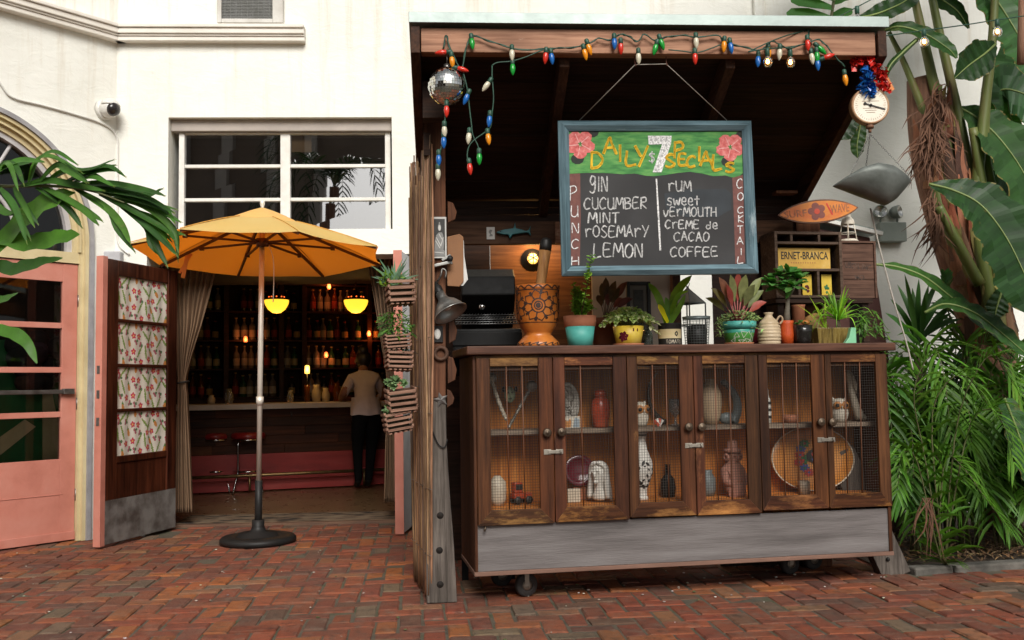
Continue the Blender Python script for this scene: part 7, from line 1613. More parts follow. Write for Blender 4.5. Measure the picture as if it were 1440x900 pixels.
lathe_thing('amber_gourd', 'pale orange rounded gourd behind the black pot and planter', 'gourd', ontop(1147, .34), [(0, 0), (12*k, 1*k), (19*k, 14*k), (19*k, 28*k), (13*k, 42*k), (5*k, 47*k), (0, 48*k)], mk('gourd_skin', (.58, .36, .14), (.48, .26, .09), 6, .5))
# planter with ponytail palm
k = mpp(1168, .16); L9 = ontop(1168, .16); m_drip = mk('drip_glaze', (.22, .15, .04), (.045, .03, .012), 14, .25, stretch=(3, 3, .25), bump=.2, c3=(.30, .22, .07))
t = thing('drip_planter', 'long brown and ochre drip-glazed planter', 'planter', L9, CB.yaw); mb = MB(); out = [(-25*k, -.05), (25*k, -.05), (25*k, .05), (-25*k, .05)]
vs = [(x*.92, y*.85, 0) for x, y in out] + [(x*1.06, y*1.1, 23*k) for x, y in out] + [(x*.98, y*.9, 23*k) for x, y in out] + [(x*.9, y*.8, 17*k) for x, y in out]
mb.add(vs, [(3, 2, 1, 0)] + [(4*a+i, 4*a+(i+1) % 4, 4*a+4+(i+1) % 4, 4*a+4+i) for a in range(3) for i in range(4)] + [(12, 13, 14, 15)]); mb.build('body', m_drip, t, world=False, bevel=.005)
mb = MB(); mb.add([(-23*k, -.042, 19*k), (23*k, -.042, 19*k), (23*k, .042, 19*k), (-23*k, .042, 19*k)], [(0, 1, 2, 3)]); mb.build('soil', m_potsoil, t, world=False)
t = thing('ponytail_palm', 'spiky ponytail palm with long arching leaves in the drip-glazed planter', 'plant', L9+V((10*k, 0, 19*k)), 0); lf = MB(); random.seed(37); dd = (L9-CAM).dot(_F); b0 = L9+V((12*k, 0, 34*k)); st = MB(); st.tube([L9+V((12*k, 0, 18*k)), b0], [4*k, 2.5*k], 10); st.build('trunk', m_bstem, t)
for i in range(64):
    a = random.uniform(0, 2*PI); el = random.uniform(.15, 1.4); l = random.uniform(32, 58)*k; d = V((math.cos(a)*math.cos(el), math.sin(a)*math.cos(el), math.sin(el)))
    lf.blade([b0, b0+d*l*.45, b0+d*l*.8+V((0, 0, -l*.10*(1.5-el))), b0+d*l+V((0, 0, -l*.42*(1.5-el)))], [(0, 1.4*k), (.3, 1.5*k), (1, .0005)], (0, -.4, 1), .3, n=8, c=jit(random.choice([(1.3, 1.5, 1.0), (1.9, 1.8, 1.0), (1.0, 1.2, .8)]), .2))
for tx, ty in ((1120, 428), (1137, 415), (1148, 430), (1160, 420)):
    e = atD(tx, ty, dd+.02); lf.blade([L9+V((-6*k, 0, 19*k)), (L9+V((-6*k, 0, 19*k))).lerp(e, .55)+V((0, 0, .015)), e], [(0, 1.2*k), (.5, 1.6*k), (1, .0005)], (0, -.5, 1), .3, n=8, c=(2.2, 1.8, .8))
lf.build('foliage', LJ, t)
k = mpp(1196, .06); t = thing('door_stop', 'mint green wedge standing at the front right of the cabinet top', 'wedge', ontop(1197, .02), CB.yaw)
mb = MB(); mb.prism([(-9*k, 0), (8*k, 0), (8*k, 22*k), (1*k, 22*k), (-3*k, 8*k)], 0, .03); mb.build('wedge', mk('mint_plastic', (.24, .58, .34), (.21, .53, .31), 5, .4), t, world=False, bevel=.002)
t = thing('trailing_pothos', 'dull green trailing plant at the right end of the cabinet top', 'plant', ontop(1222, .22), 0); lf = MB(); random.seed(38); dd = (ontop(1222, .2)-CAM).dot(_F)
for i in range(9):
    e = atD(random.uniform(1205, 1250), random.uniform(462, 474), dd+random.uniform(-.1, .1)); b0 = atD(random.uniform(1200, 1225), 470, dd+.05); top_ = b0.lerp(e, .5)+V((0, 0, random.uniform(.05, .14))); P = smooth_path([b0, top_, e], 12); lf.tube(P, .0016, 4)
    for p in P[2:]: small_leaf(lf, p, V((random.gauss(0, 1), -.5, random.uniform(-1, .3))), random.uniform(.03, .05), random.uniform(.005, .008), jit((1, 1, .8), .3), 3, .2, .3)
lf.build('foliage', LG, t)
# ================================================================== CRATES, SIGN, LANTERN, BROWN CABIN BEHIND
YC = .50
def cq(px, py, y=YC): return cp2(px, py, y)
m_crate = wood('old_crate', (.17, .115, .085), (.08, .052, .038), 'x', 3.5, .8, .4, wear=(.25, .19, .15)); m_crate2 = wood('red_brown_crate', (.19, .105, .075), (.10, .052, .036), 'x', 4, .75, .4)
YC = .36
a, b_ = cq(1092, 419, YC), cq(1183, 326, YC); x0, x1, z0, z1 = a.x, b_.x, a.z, b_.z
stnd = thing('crate_stand', 'dark wooden riser on the cabinet top carrying the two old crates', 'stand', CB.w((x0+x1)/2, YC+.1, zT+.0005), CB.yaw)
mb = MB(M_); mb.box(x0, x1+.20, YC+.01, YC+.21, z0-.03, z0-.0012); mb.build('top', m_dkplank, stnd, bevel=.002)
for xx in (x0+.02, x1+.14): mb = MB(M_); mb.box(xx, xx+.04, YC+.03, YC+.19, zT+.0006, z0-.031); mb.build('leg', m_dkplank, stnd)
cr = thing('compartment_crate', 'old grey wooden crate with compartments and a yellow tin sign in it', 'crate', CB.w((x0+x1)/2, YC, z0), CB.yaw); t_ = .018; dp = .20
zm1, zm2, zm0 = cq(1100, 379, YC).z, cq(1100, 341, YC).z, z0
mb = MB(M_); mb.box(x0, x0+t_, YC, YC+dp, z0, z1); mb.box(x1-t_, x1, YC, YC+dp, z0, z1); mb.box(x0+t_, x1-t_, YC+.001, YC+dp, z1-t_, z1-.001); mb.box(x0+t_, x1-t_, YC+.001, YC+dp, z0+.001, z0+t_)
mb.build('side', m_crate, cr, bevel=.002)
for z in (zm1, zm2): mb = MB(M_); mb.box(x0+t_, x1-t_, YC+.004, YC+dp-.01, z-.008, z+.008); mb.build('shelf', m_crate, cr, bevel=.002)
for px_, za, zb_ in ((1116, zm2+.009, z1-t_-.001), (1155, zm2+.009, z1-t_-.001), (1125, z0+t_, zm1-.009), (1152, z0+t_, zm1-.009)):
    x = cq(px_, 400, YC).x; mb = MB(M_); mb.box(x-.008, x+.008, YC+.006, YC+dp-.01, za, zb_); mb.build('divider', m_crate, cr, bevel=.002)
mb = MB(M_); mb.box(x0+t_, x1-t_, YC+dp-.009, YC+dp-.001, z0, z1); mb.build('back', m_crate2, cr)
def text(s, name, h, mat, parent, T, bold=.0, width=None, ext=.0006):
    cu = bpy.data.curves.new('lettering', 'FONT'); cu.body = s; cu.size = h*1.42; cu.extrude = ext; cu.offset = bold; cu.align_x = 'CENTER'; cu.resolution_u = 3
    o = bpy.data.objects.new('lettering', cu); col.objects.link(o); dg = bpy.context.evaluated_depsgraph_get(); me = bpy.data.meshes.new_from_object(o.evaluated_get(dg)); bpy.data.objects.remove(o)
    xs_ = [v.co.x for v in me.vertices]; k_ = (width/(max(xs_)-min(xs_))) if width else 1
    Mr = T @ Matrix.Rotation(R(90), 4, 'X') @ Matrix.Diagonal((k_, 1, 1, 1)); me.transform((rootM(parent).inverted() @ Mr)); me.name = name; me.materials.clear(); me.materials.append(mat)
    o = bpy.data.objects.new(name, me); col.objects.link(o); o.parent = parent; return o
# tin sign standing in the crate
ys = YC+.05; s0, s1 = cq(1099, 374, ys), cq(1167, 350, ys); ts = thing('tin_sign', 'yellow tin sign with bold black lettering standing in the compartment crate', 'sign', CB.w((s0.x+s1.x)/2, ys, zm1+.0085), CB.yaw)
mb = MB(M_); mb.box(s0.x-.02, s1.x, ys, ys+.006, zm1+.0085, s1.z+.004); mb.build('plate', mk('yellow_tin', (.66, .40, .07), (.50, .28, .05), 7, .5, c3=(.70, .50, .18)), ts, bevel=.001)
xc = (cq(1098, 360, ys).x+cq(1164, 360, ys).x)/2
text('ERNET-BRANCA', 'lettering', .046, m_blackp, ts, CB.M @ Matrix.Translation((xc, ys-.001, cq(1130, 364.5, ys).z)), .0008, cq(1164, 360, ys).x-cq(1098, 360, ys).x)
mb = MB(M_)
for i in range(11): x = lerp(cq(1113, 370, ys).x, cq(1146, 370, ys).x, i/10); mb.box(x-.003, x+.003, ys-.001, ys-.0002, cq(1113, 369.5, ys).z-.003, cq(1113, 369.5, ys).z+.003)
mb.build('small_print', m_terra, ts)
# small cards in the lower compartments
for px0, px1, lab, mm in ((1129, 1141, 'dark floral postcard with yellow top in the lower middle compartment', m_maroon), (1156, 1169, 'yellow and green postcard in the lower right compartment', m_green)):
    p0_, p1_ = cq(px0, 417, ys), cq(px1, 386, ys); t = thing('postcard', lab, 'card', CB.w((p0_.x+p1_.x)/2, ys, z0+t_), CB.yaw); mb = MB(M_); mb.box(p0_.x, p1_.x, ys, ys+.003, z0+t_+.0005, p1_.z); mb.build('card', m_yel, t)
    mb = MB(M_); xm = (p0_.x+p1_.x)/2
    for j in range(7): mb.ball((xm+random.uniform(-.012, .012), ys-.0005, z0+t_+.02+random.uniform(0, .045)), random.uniform(.006, .01), 8, 5, sc3=(1, .1, 1))
    mb.build('flower_print', mm, t)
# second crate with stencilled end
a2, b2 = cq(1184, 408, YC+.01), cq(1231, 342, YC+.01); xa2, xb2, zt2 = a2.x, b2.x, b2.z; c2 = thing('stencilled_crate', 'red brown wooden crate with worn black stencilled lettering', 'crate', CB.w((xa2+xb2)/2, YC+.01, z0), CB.yaw)
mb = MB(M_); nb = 3
for j in range(nb): mb.box(xa2+.014, xb2-.014, YC+.016, YC+.026, lerp(z0+.0, zt2, j/nb)+.001, lerp(z0, zt2, (j+1)/nb)-.002)
mb.build('end_board', m_crate2, c2, bevel=.0015)
for x in (xa2, xb2-.014): mb = MB(M_); mb.box(x, x+.0135, YC+.006, YC+.22, z0, zt2); mb.build('side', m_crate2, c2, bevel=.002)
mb = MB(M_); mb.box(xa2+.014, xb2-.014, YC+.027, YC+.22, z0, z0+.01); mb.box(xa2+.014, xb2-.014, YC+.21, YC+.22, z0+.011, zt2); mb.box(xa2, xb2, YC+.005, YC+.22, zt2+.0005, zt2+.012); mb.build('box', m_crate2, c2)
m_sten = mk('worn_stencil', (.035, .026, .022), (.12, .07, .05), 45, .9, lo=.42, hi=.55)
text('USCH, INC.', 'stencil_lettering', .036, m_sten, c2, CB.M @ Matrix.Translation(((xa2+xb2)/2, YC+.0155, cq(1207, 378, YC).z)) @ Matrix.Rotation(R(6), 4, 'Y'), .0006, (xb2-xa2)*.76)
text('MO.', 'stencil_lettering', .03, m_sten, c2, CB.M @ Matrix.Translation(((xa2+xb2)/2+.01, YC+.0155, cq(1207, 393, YC).z)), .0006)
# small white lantern on the crate
L10 = CB.w(cq(1193, 340, YC+.07).x, YC+.07, zt2+.0125); k = (L10-CAM).dot(_F)/FPX; t = thing('white_lantern', 'small chipped white metal lantern standing on the stencilled crate', 'lantern', L10, CB.yaw)
m_chip = mk('chipped_white_paint', (.66, .60, .50), (.40, .26, .15), 16, .6, lo=.3, hi=.45)
mb = MB(); mb.lathe([(0, 0), (13*k, 0), (13.5*k, 2*k), (11*k, 4*k), (0, 4*k)], 24); mb.build('base', m_chip, t, world=False)
for j in range(4): a = PI/4+j*PI/2+.3; mb = MB(); mb.tube([(11.5*k*math.cos(a), 11.5*k*math.sin(a), 3*k), (8*k*math.cos(a), 8*k*math.sin(a), 26*k)], .0035, 6); mb.build('post', m_chip, t, world=False)
mb = MB(); mb.torus((0, 0, 13*k), 10*k, .0025, seg=20, sg=6); mb.build('ring', m_chip, t, world=False)
mb = MB(); mb.lathe([(9*k, 25*k), (9.5*k, 27*k), (8*k, 32*k), (4.5*k, 36*k), (4*k, 41*k), (6*k, 42*k), (3.5*k, 45*k), (1.5*k, 47*k), (2.5*k, 49*k), (0, 51*k)], 22); mb.build('roof', m_chip, t, world=False)
# surfboard sign on the right post
YS = 1.0
P0, P1 = sp(1094, 300, YS), sp(1207, 289, YS); sg = thing('surfboard_sign', 'small orange surfboard shaped sign with a red hibiscus and worn lettering', 'sign', SH.w((P0.x+P1.x)/2, YS, (P0.z+P1.z)/2-.07), SH.yaw)
L_ = (P1-P0).length; tl_ = math.atan2(P1.z-P0.z, P1.x-P0.x); ctr = (P0+P1)/2; T = SH.M @ Matrix.Translation((ctr.x, YS, ctr.z-.012)) @ Matrix.Rotation(-tl_, 4, 'Y')
def sb(u): return (.0735*(1-abs(u)**2.1)**.85) if abs(u) < 1 else 0
us_ = [math.sin(PI/2*j/16) for j in range(-16, 17)]; outl = [(u*L_/2, -sb(u)) for u in us_] + [(u*L_/2, sb(u)) for u in us_[::-1][1:-1]]
mb = MB(T); mb.prism(outl, 0, .02); mb.build('board', mk('brown_edge', (.14, .055, .02), (.09, .035, .014), 9, .5), sg, bevel=.004)
m_sorange = mk('orange_board_paint', (.62, .19, .022), (.55, .085, .018), 5, .45, stretch=(1, 1, 1.5), c3=(.66, .28, .03))
mb = MB(T); mb.prism([(x*.955, z*.86) for x, z in outl], -.0025, -.0005); mb.build('painted_face', m_sorange, sg)
mb = MB(T); cxh = -.01
for j in range(5): a = j*2*PI/5+.5; mb.add([(cxh+.034*math.cos(a)+.024*math.cos(q*PI/6), -.0032-.0001*j, .034*math.sin(a)+.022*math.sin(q*PI/6)) for q in range(12)], [tuple(range(12))])
mb.add([(cxh+.018*math.cos(q*PI/6), -.0042, .018*math.sin(q*PI/6)) for q in range(12)], [tuple(range(12))], 1); mb.build('hibiscus', [mk('faded_red', (.24, .07, .05), (.17, .05, .04), 30, .6), mk('hot_red', (.6, .06, .02), None, 9, .5)], sg)
m_faded = mk('faded_letter', (.26, .10, .05), (.45, .13, .03), 40, .6, lo=.4, hi=.6)
text('WAVE', 'lettering', .05, m_faded, sg, T @ Matrix.Translation((.135, -.0035, -.018)), .001, .12); text('SURF', 'lettering', .042, m_faded, sg, T @ Matrix.Translation((-.145, -.0035, -.022)), .001, .14)
mb = MB(T); mb.bar((.055, -.0038, .045), (.085, -.0038, -.03), .009, .0006, (0, 1, 0)); mb.build('slash', mk('bright_red', (.62, .03, .02), None, 9, .5), sg)
mb = MB(); q = sp(1090, 270, 1.0); q2 = sp(1120, 268, 1.0); mb = MB(SH.M); mb.box(q.x, q2.x, .98, 1.06, q.z-.012, q.z+.006); mb.build('shelf_bracket', m_post, shd, bevel=.002)
# brown cabin behind
m_cabin = mk('dark_red_brown_paint', (.095, .032, .024), (.06, .022, .018), 4, .6, bump=.1)
yb0 = 1.35; bb0, bb1 = cp2(1165, 470, yb0), cp2(1247, 470, yb0); ca = thing('brown_cabin', 'dark red brown painted shed cabin with a white edged sloping roof', 'cabin', CB.w((bb0.x+bb1.x)/2, yb0, 0), CB.yaw)
zl, zr_ = cp2(1172, 318, yb0).z, cp2(1234, 334, yb0).z; xl_, xr_ = cp2(1130, 400, yb0).x, cp2(1226, 400, yb0).x; xrb = cp2(1258, 480, yb0).x
mb = MB(M_); mb.add([(xl_, yb0, 0), (xrb, yb0, 0), (xrb-.0, yb0, .9), (xr_, yb0, zr_), (xl_, yb0, zl)] + [(xl_, yb0+.5, 0), (xrb, yb0+.5, 0), (xrb, yb0+.5, .9), (xr_, yb0+.5, zr_), (xl_, yb0+.5, zl)], [(0, 1, 2, 3, 4), (9, 8, 7, 6, 5), (1, 6, 7, 2), (2, 7, 8, 3), (4, 3, 8, 9), (0, 4, 9, 5)]); mb.build('wall', m_cabin, ca, bevel=.004)
e0, e1 = cp2(1150, 308, yb0-.06), cp2(1240, 329, yb0-.06); mb = MB(M_); mb.bar((e0.x, yb0-.06, e0.z), (e1.x, yb0-.06, e1.z), .04, .028, (0, 0, 1)); mb.build('white_edge', m_whitep, ca, bevel=.003)
mb = MB(M_); mb.bar((e0.x, yb0+.23, e0.z+.016), (e1.x+.01, yb0+.23, e1.z+.016), .60, .012, (0, 0, 1)); mb.build('roof', m_metal, ca)
# emergency light on the wall
ea, eb = onY(1236, 342), onY(1267, 315); em = thing('emergency_light', 'grey twin-headed emergency light box on the white wall', 'emergency light', ((ea.x+eb.x)/2, 0, ea.z)); m_em = mk('grey_enclosure', (.26, .29, .26), (.2, .23, .2), 6, .5)
mb = MB(); mb.box(ea.x-.03, eb.x, -.10, -.001, ea.z, eb.z); mb.build('box', m_em, em, bevel=.006)
for px_, py_, lk in ((1238, 298, -.2), (1262, 298, .9)):
    q = onY(px_, py_, -.06); d = V((lk, -1, .1)).normalized(); T = Matrix.Translation(q) @ d.to_track_quat('Z', 'Y').to_matrix().to_4x4()
    mb = MB(T); mb.lathe([(0, -.06), (.03, -.06), (.052, -.03), (.056, .02), (.05, .022)], 24); h_ = mb.build('lamp_head', m_em, em); mb = MB(T); mb.lathe([(.05, .02), (.03, .005), (0, -.005)], 24); mb.build('lens', mk('lens_silver', (.7, .7, .66), (.4, .4, .38), 30, .15, metal=.9), h_)
    mb = MB(); mb.tube([q, (q.x, -.05, eb.z)], .009, 8); mb.build('neck', m_em, h_)
# ================================================================== HANGING SCALE
ds = 4.93; S0 = atD(1222, 150, ds); k = ds/FPX; sc1 = thing('hanging_scale', 'hanging dial scale with a dark metal scoop pan at the right end of the beam', 'scale', S0, R(-4))
T = Matrix.Rotation(R(90), 4, 'X')
m_dial = mk('aged_dial', (.74, .67, .53), (.56, .42, .27), 6, .5, c3=(.78, .73, .62), lo=.25, hi=.6)
mb = MB(T); mb.lathe([(0, -.03), (24*k, -.03), (26.5*k, -.02), (26.5*k, .02), (25*k, .028), (23.5*k, .024)], 40); mb.build('case', mk('rusty_cream_case', (.50, .33, .18), (.30, .13, .06), 9, .5), sc1, world=False)
mb = MB(T); mb.lathe([(0, .0235), (23.6*k, .0235)], 40); dl3 = mb.build('dial', m_dial, sc1, world=False)
mb = MB(T)
for j in range(40): a = j*2*PI/40; r0_ = (19 if j % 5 else 17.5)*k; mb.bar((r0_*math.cos(a), r0_*math.sin(a), .0241), (21.5*k*math.cos(a), 21.5*k*math.sin(a), .0241), .0014, .0004, (0, 0, 1))
for z, w_ in ((6, 12), (-4, 11), (-7, 8), (-10, 6)): mb.bar((-w_*k, z*k, .0241), (w_*k, z*k, .0241), .0022, .0004, (0, 0, 1))
mb.build('tick_mark', mk('faded_ink', (.30, .17, .10), None, 20, .7), dl3, world=False)
mb = MB(T); a = R(-18); mb.bar((-9*k, 9*k*.33, .028), (20*k, -20*k*.3, .028), .006, .001, (0, 0, 1)); mb.ball((0, 0, .027), 2.2*k, 10, 6); mb.ball((-8*k, 2.7*k, .028), 2.2*k, 10, 5, sc3=(1, 1, .3)); mb.build('needle', m_blackp, dl3, world=False)
mb = MB(); mb.tube([(0, 0, -25*k), (0, 0, -31*k)], 5.5*k, 12); mb.tube([(0, 0, -31*k), (0, 0, -37*k)], [2.5*k, 2*k], 10); mb.build('stem', mk('rusty_stem', (.30, .16, .09), (.16, .07, .04), 14, .6), sc1, world=False)
mb = MB(); mb.tube([(0, 0, 26*k), (0, 0, 34*k)], 1*k, 8); mb.torus((0, 0, 37*k), 3.4*k, .8*k, Matrix.Rotation(R(90), 4, 'X'), 16); mb.tube([(0, 0, 40*k), (-8*k, .02, (150-78)*k)], 1*k, 6); mb.build('hanger', m_steel, sc1, world=False)
def chain(mb, a, b_, r=.0045):
    a, b_ = V(a), V(b_); n_ = max(3, int((b_-a).length/(r*2.7))); d = (b_-a).normalized(); q0 = d.to_track_quat('X', 'Z').to_matrix().to_4x4()
    for i in range(n_): mb.torus(a.lerp(b_, (i+.5)/n_), r, r*.26, q0 @ Matrix.Rotation(R(90)*(i % 2), 4, 'X') @ Matrix.Diagonal((1.5, .8, 1, 1)), 10, sg=5)
pl = lambda x, y, dy=0: V(((x-1222)*k, dy, (150-y)*k))
for e in (pl(1184, 254, -.07), pl(1268, 255, -.07), pl(1222, 238, .09)): mb = MB(); chain(mb, pl(1222, 189), e); mb.build('chain', m_steel, sc1, world=False)
mb = MB(); nu, nv = 26, 14; vs = []; fs = []
tt = [(0, 262), (.12, 253), (.3, 242), (.5, 236.5), (.7, 240), (.86, 249), (1, 257.5)]; bt = [(0, 262), (.25, 273), (.5, 284), (.66, 291), (.8, 282), (1, 257.5)]
for i in range(nu+1):
    u = i/nu; x = lerp(1167, 1276, u); zt_, zb_ = interp(tt, u), interp(bt, u); w_ = .115*math.sin(PI*min(max(u, .0), 1))**.6+.002
    for j in range(nv+1): th = PI*j/nv; vs.append(pl(x, lerp(zt_, zb_, math.sin(th)), -w_*math.cos(th)*(.9)))
for i in range(nu):
    for j in range(nv): q = i*(nv+1)+j; fs.append((q, q+nv+1, q+nv+2, q+1))
mb.add(vs, fs, sm=True); mb.build('scoop_pan', mk('dark_tin', (.17, .185, .17), (.09, .10, .09), 9, .5, metal=.35, bump=.15), sc1, world=False, solid=.002)
mb = MB(); P = [atD(x, y, ds+.1) for x, y in ((1224, 293), (1236, 345), (1256, 420), (1274, 480), (1284, 520))]; mb.tube(smooth_path(P, 30), .0042, 6); o = mb.build('washing_line', m_cord); tag(o, 'pale line running from the scale pan down into the palms', 'line')
# plastic flower garlands round the hanger
def garland(label, c, pts, r, n_, gloss):
    t = thing('flower_garland', label, 'garland', atD(pts[0][0], pts[0][1], ds-.02)); mb = MB(); P = smooth_path([atD(x, y, ds-.02) for x, y in pts], 30)
    for i in range(n_):
        p = random.choice(P)+rnd(r*.28); d = rnd(1).normalized(); s_ = d.cross(rnd(1)).normalized(); l = random.uniform(.5, 1)*r
        mb.add([p-d*l*.5-s_*l*.3, p+s_*l*.05+rnd(.004), p-d*l*.5+s_*l*.4, p+d*l*.5+s_*l*.35+rnd(.006), p+d*l*.6-s_*l*.3], [(0, 1, 4), (1, 2, 3), (1, 3, 4)], c=jit((1, 1, 1), .35))
    mb.build('petals', mk(label[:3]+'_plastic_petal', c, tuple(x*.7 for x in c), 20, .2, attr=True, bump=0), t)
random.seed(44)
garland('red shiny plastic flower garland over the top of the scale', (.62, .02, .012), [(1203, 88), (1215, 84), (1228, 90), (1238, 106), (1246, 124)], .042, 240, 1)
garland('blue shiny plastic flower garland in front of the scale dial', (.01, .11, .42), [(1216, 98), (1222, 108), (1214, 122), (1224, 122), (1223, 133)], .040, 170, 1)
mb = MB(); p = atD(1250, 119, ds); mb.cbox(p, (.03, .004, .07), Matrix.Rotation(R(-25), 3, 'Y')); o = mb.build('orange_tag', mk('orange_plastic', (.7, .22, .04), None, 9, .4)); tag(o, 'small orange plastic tag beside the red garland', 'tag')
# ================================================================== REED SCREEN AND HANGING BASKETS
rs = thing('reed_screen', 'tall brown reed screen of upright canes tied with wire on the left of the shed', 'reed screen', atD(596, 820, 5.2)*1)
m_reed = wood('dry_reed', (.47, .31, .20), (.26, .165, .10), 'z', 5, .75, .4, attr=True); mb = MB(); random.seed(50)
for i in range(150):
    f = random.random(); dd = lerp(5.06, 5.66, f); px_ = lerp(607, 580, f)+random.uniform(-3, 3); pyt = lerp(212, 262, f**.8)+random.uniform(-34, 30); bot_ = onZ(px_+3, 1.15*FPX/dd+541, 0)
    pyb = 541+1.15*FPX/dd-random.uniform(0, 14); b0 = atD(px_+lerp(-2, 4, f), pyb, dd); t0_ = atD(px_+random.uniform(-3, 3)-2, pyt, dd+random.uniform(-.02, .02)); m1 = b0.lerp(t0_, .33)+rnd(.006); m2 = b0.lerp(t0_, .66)+rnd(.008); r_ = random.uniform(.003, .0066); P = smooth_path([b0, m1, m2, t0_], 14)
    c = jit(random.choice([(1.1, 1.05, 1), (.75, .75, .78), (1.3, 1.15, 1), (.6, .58, .58)]), .2); rr_ = [r_*(1.22 if j % 4 == 2 else 1)*(1-.25*j/14) for j in range(15)]; mb.tube(P, rr_, 7, c=c)
mb.build('canes', m_reed, rs)
for z in (.25, .6, 1.0, 1.4, 1.8): 
    mb = MB(); P = []
    for j in range(9): f = j/8; dd = lerp(5.04, 5.66, f); px_ = lerp(604, 578, f); q = atD(px_, 541-(z-1.15)*FPX/dd, dd); P.append(q+V((.012*(-1)**j, -.004, 0)))
    mb.tube(smooth_path(P, 24), .0018, 5); mb.build('tie_wire', m_steel, rs)
m_slat = wood('basket_slat', (.42, .25, .18), (.24, .135, .095), 'x', 5, .75, .3, wear=(.30, .2, .15))
def basket(cx, cyy, wd, hp, tilt, d, label, nl=4):
    k = d/FPX; c = atD(cx, cyy, d); t = thing('slat_basket', label, 'basket', c, R(12), 'slatted baskets hanging beside the reed screen'); t.rotation_euler = (R(random.uniform(-6, 6)), R(tilt), R(12)); w_, h_ = wd*k/2, hp*k
    bpy.context.view_layer.update()
    for j in range(nl):
        z = -h_/2+h_*(j+.5)/nl; s_ = h_/nl*.30
        for a, b_, dz in (((-w_, -w_), (w_, -w_), 0), ((-w_, w_), (w_, w_), 0), ((-w_, -w_), (-w_, w_), s_*1.1), ((w_, -w_), (w_, w_), s_*1.1)):
            mb = MB(); mb.bar((a[0]*1.06, a[1]*1.06, z+dz), (b_[0]*1.06, b_[1]*1.06, z+dz), .012, s_*1.7, (0, 0, 1)); mb.build('slat', m_slat, t, world=False, bevel=.0015)
    mb = MB(); 
    for j in range(5): x = lerp(-w_*.85, w_*.85, j/4); mb.box(x-.008, x+.008, -w_, w_, -h_/2-.006, -h_/2)
    mb.build('floor_slats', m_slat, t, world=False)
    mb = MB(); mb.box(-w_*.82, w_*.82, -w_*.82, w_*.82, -h_/2+.001, h_*.25); mb.build('moss', mk('moss_fibre', (.06, .05, .025), (.03, .025, .015), 40, 1, bump=.8), t, world=False)
    mb = MB(); mb.tube(smooth_path([(w_, 0, h_*.4), (w_+.03, .02, h_*.5), (w_+.055, .03, h_*.3)], 8), .002, 5); mb.build('hook', m_steel, t, world=False)
    return c
random.seed(51)
DB = 5.3
LA = leafm('aloe_leaf', (.12, .22, .13), .5, .12); LY = leafm('lime_leaf', (.20, .34, .04), .4, .35)
bk = [(563, 411, 34, 34, -3, 'top slatted basket with a spiky aloe'), (558, 480, 32, 20, -4, 'second slatted basket under a bushy green plant'), (561, 507, 32, 26, 2, 'third slatted basket with a flat grey succulent'), (564, 562, 36, 32, -6, 'fourth slatted basket with a pale rosette succulent'), (559, 593, 34, 28, -9, 'lowest slatted basket tilted against the screen')]
cs = [basket(a, b_, c, d, e, DB, f+', beside the reed screen') for a, b_, c, d, e, f in bk]; k = DB/FPX
t = thing('aloe_plant', 'spiky grey green aloe with lime leaves in the top slatted basket', 'plant', cs[0]+V((0, 0, .05))); lf = MB(); b0 = cs[0]+V((-.035, 0, .045))
for i in range(16): a = R(lerp(5, 178, i/15))+random.uniform(-.1, .1); l = random.uniform(24, 40)*k; d = V((math.cos(a), random.uniform(-.5, .4), math.sin(a)+.15)); lf.blade([b0, b0+d*l*.5, b0+d*l+V((0, 0, -l*.08))], [(0, 3*k), (.3, 2.6*k), (1, .0005)], (0, -1, .3), .5, n=6, c=jit((1, 1, 1), .2))
lf.build('foliage', LA, t); lf = MB()
for i in range(50): small_leaf(lf, cs[0]+V((random.uniform(-26, 6)*k, random.uniform(-.06, .02), random.uniform(8, 24)*k)), V((random.gauss(-.2, 1), -.4, random.gauss(.3, .6))), random.uniform(7, 12)*k, 2.2*k, jit((1, 1, 1), .25), 3)
lf.build('lime_foliage', LY, t)
t = thing('fern_bush', 'dense dark green fine-leaved plant in the second slatted basket', 'plant', cs[1]+V((0, 0, .03))); lf = MB(); b0 = cs[1]+V((-.01, 0, .02))
for i in range(240):
    a = random.uniform(0, 2*PI); r_ = random.random(); p = b0+V((math.cos(a)*r_*22*k, math.sin(a)*r_*16*k, random.uniform(4, 42)*k*(1-.5*r_*r_))); d = V((math.cos(a), math.sin(a)-.3, .4))+rnd(.5); small_leaf(lf, p, d, random.uniform(9, 15)*k, 1.5*k, jit((1, 1, .9), .35), 3, .2, .4)
lf.build('foliage', LG, t)
t = thing('flat_succulent', 'low grey green succulent mat in the third slatted basket', 'plant', cs[2]+V((0, 0, .03))); lf = MB()
for i in range(110): small_leaf(lf, cs[2]+V((random.uniform(-15, 15)*k, random.uniform(-.06, .04), random.uniform(7, 15)*k)), rnd(1)+V((0, -.3, .6)), 5*k, 1.4*k, jit((.6, .65, .55), .3), 2)
lf.build('foliage', LS, t)
t = thing('rosette_plant', 'pale green rosette succulent in the fourth slatted basket', 'plant', cs[3]+V((0, 0, .04))); lf = MB()
for cx, cz, s_ in ((-7, 26, 1), (-18, 24, .7), (4, 22, .8), (-10, 18, .8)):
    for j in range(26): a = j*2.4; e = .2+j*.05; small_leaf(lf, cs[3]+V((cx*k, -.03, cz*k)), V((math.cos(a), -.45+.3*math.sin(a), math.sin(a)*.8+e*.6)), 11*k*s_*(1-j*.012), 3*k*s_, jit((1.2, 1.25, 1.0), .2), 3, .35)
lf.build('foliage', LS, t)
t = thing('sprig_plant', 'small sprigs growing from the lowest slatted basket', 'plant', cs[4]+V((0, 0, .04))); lf = MB()
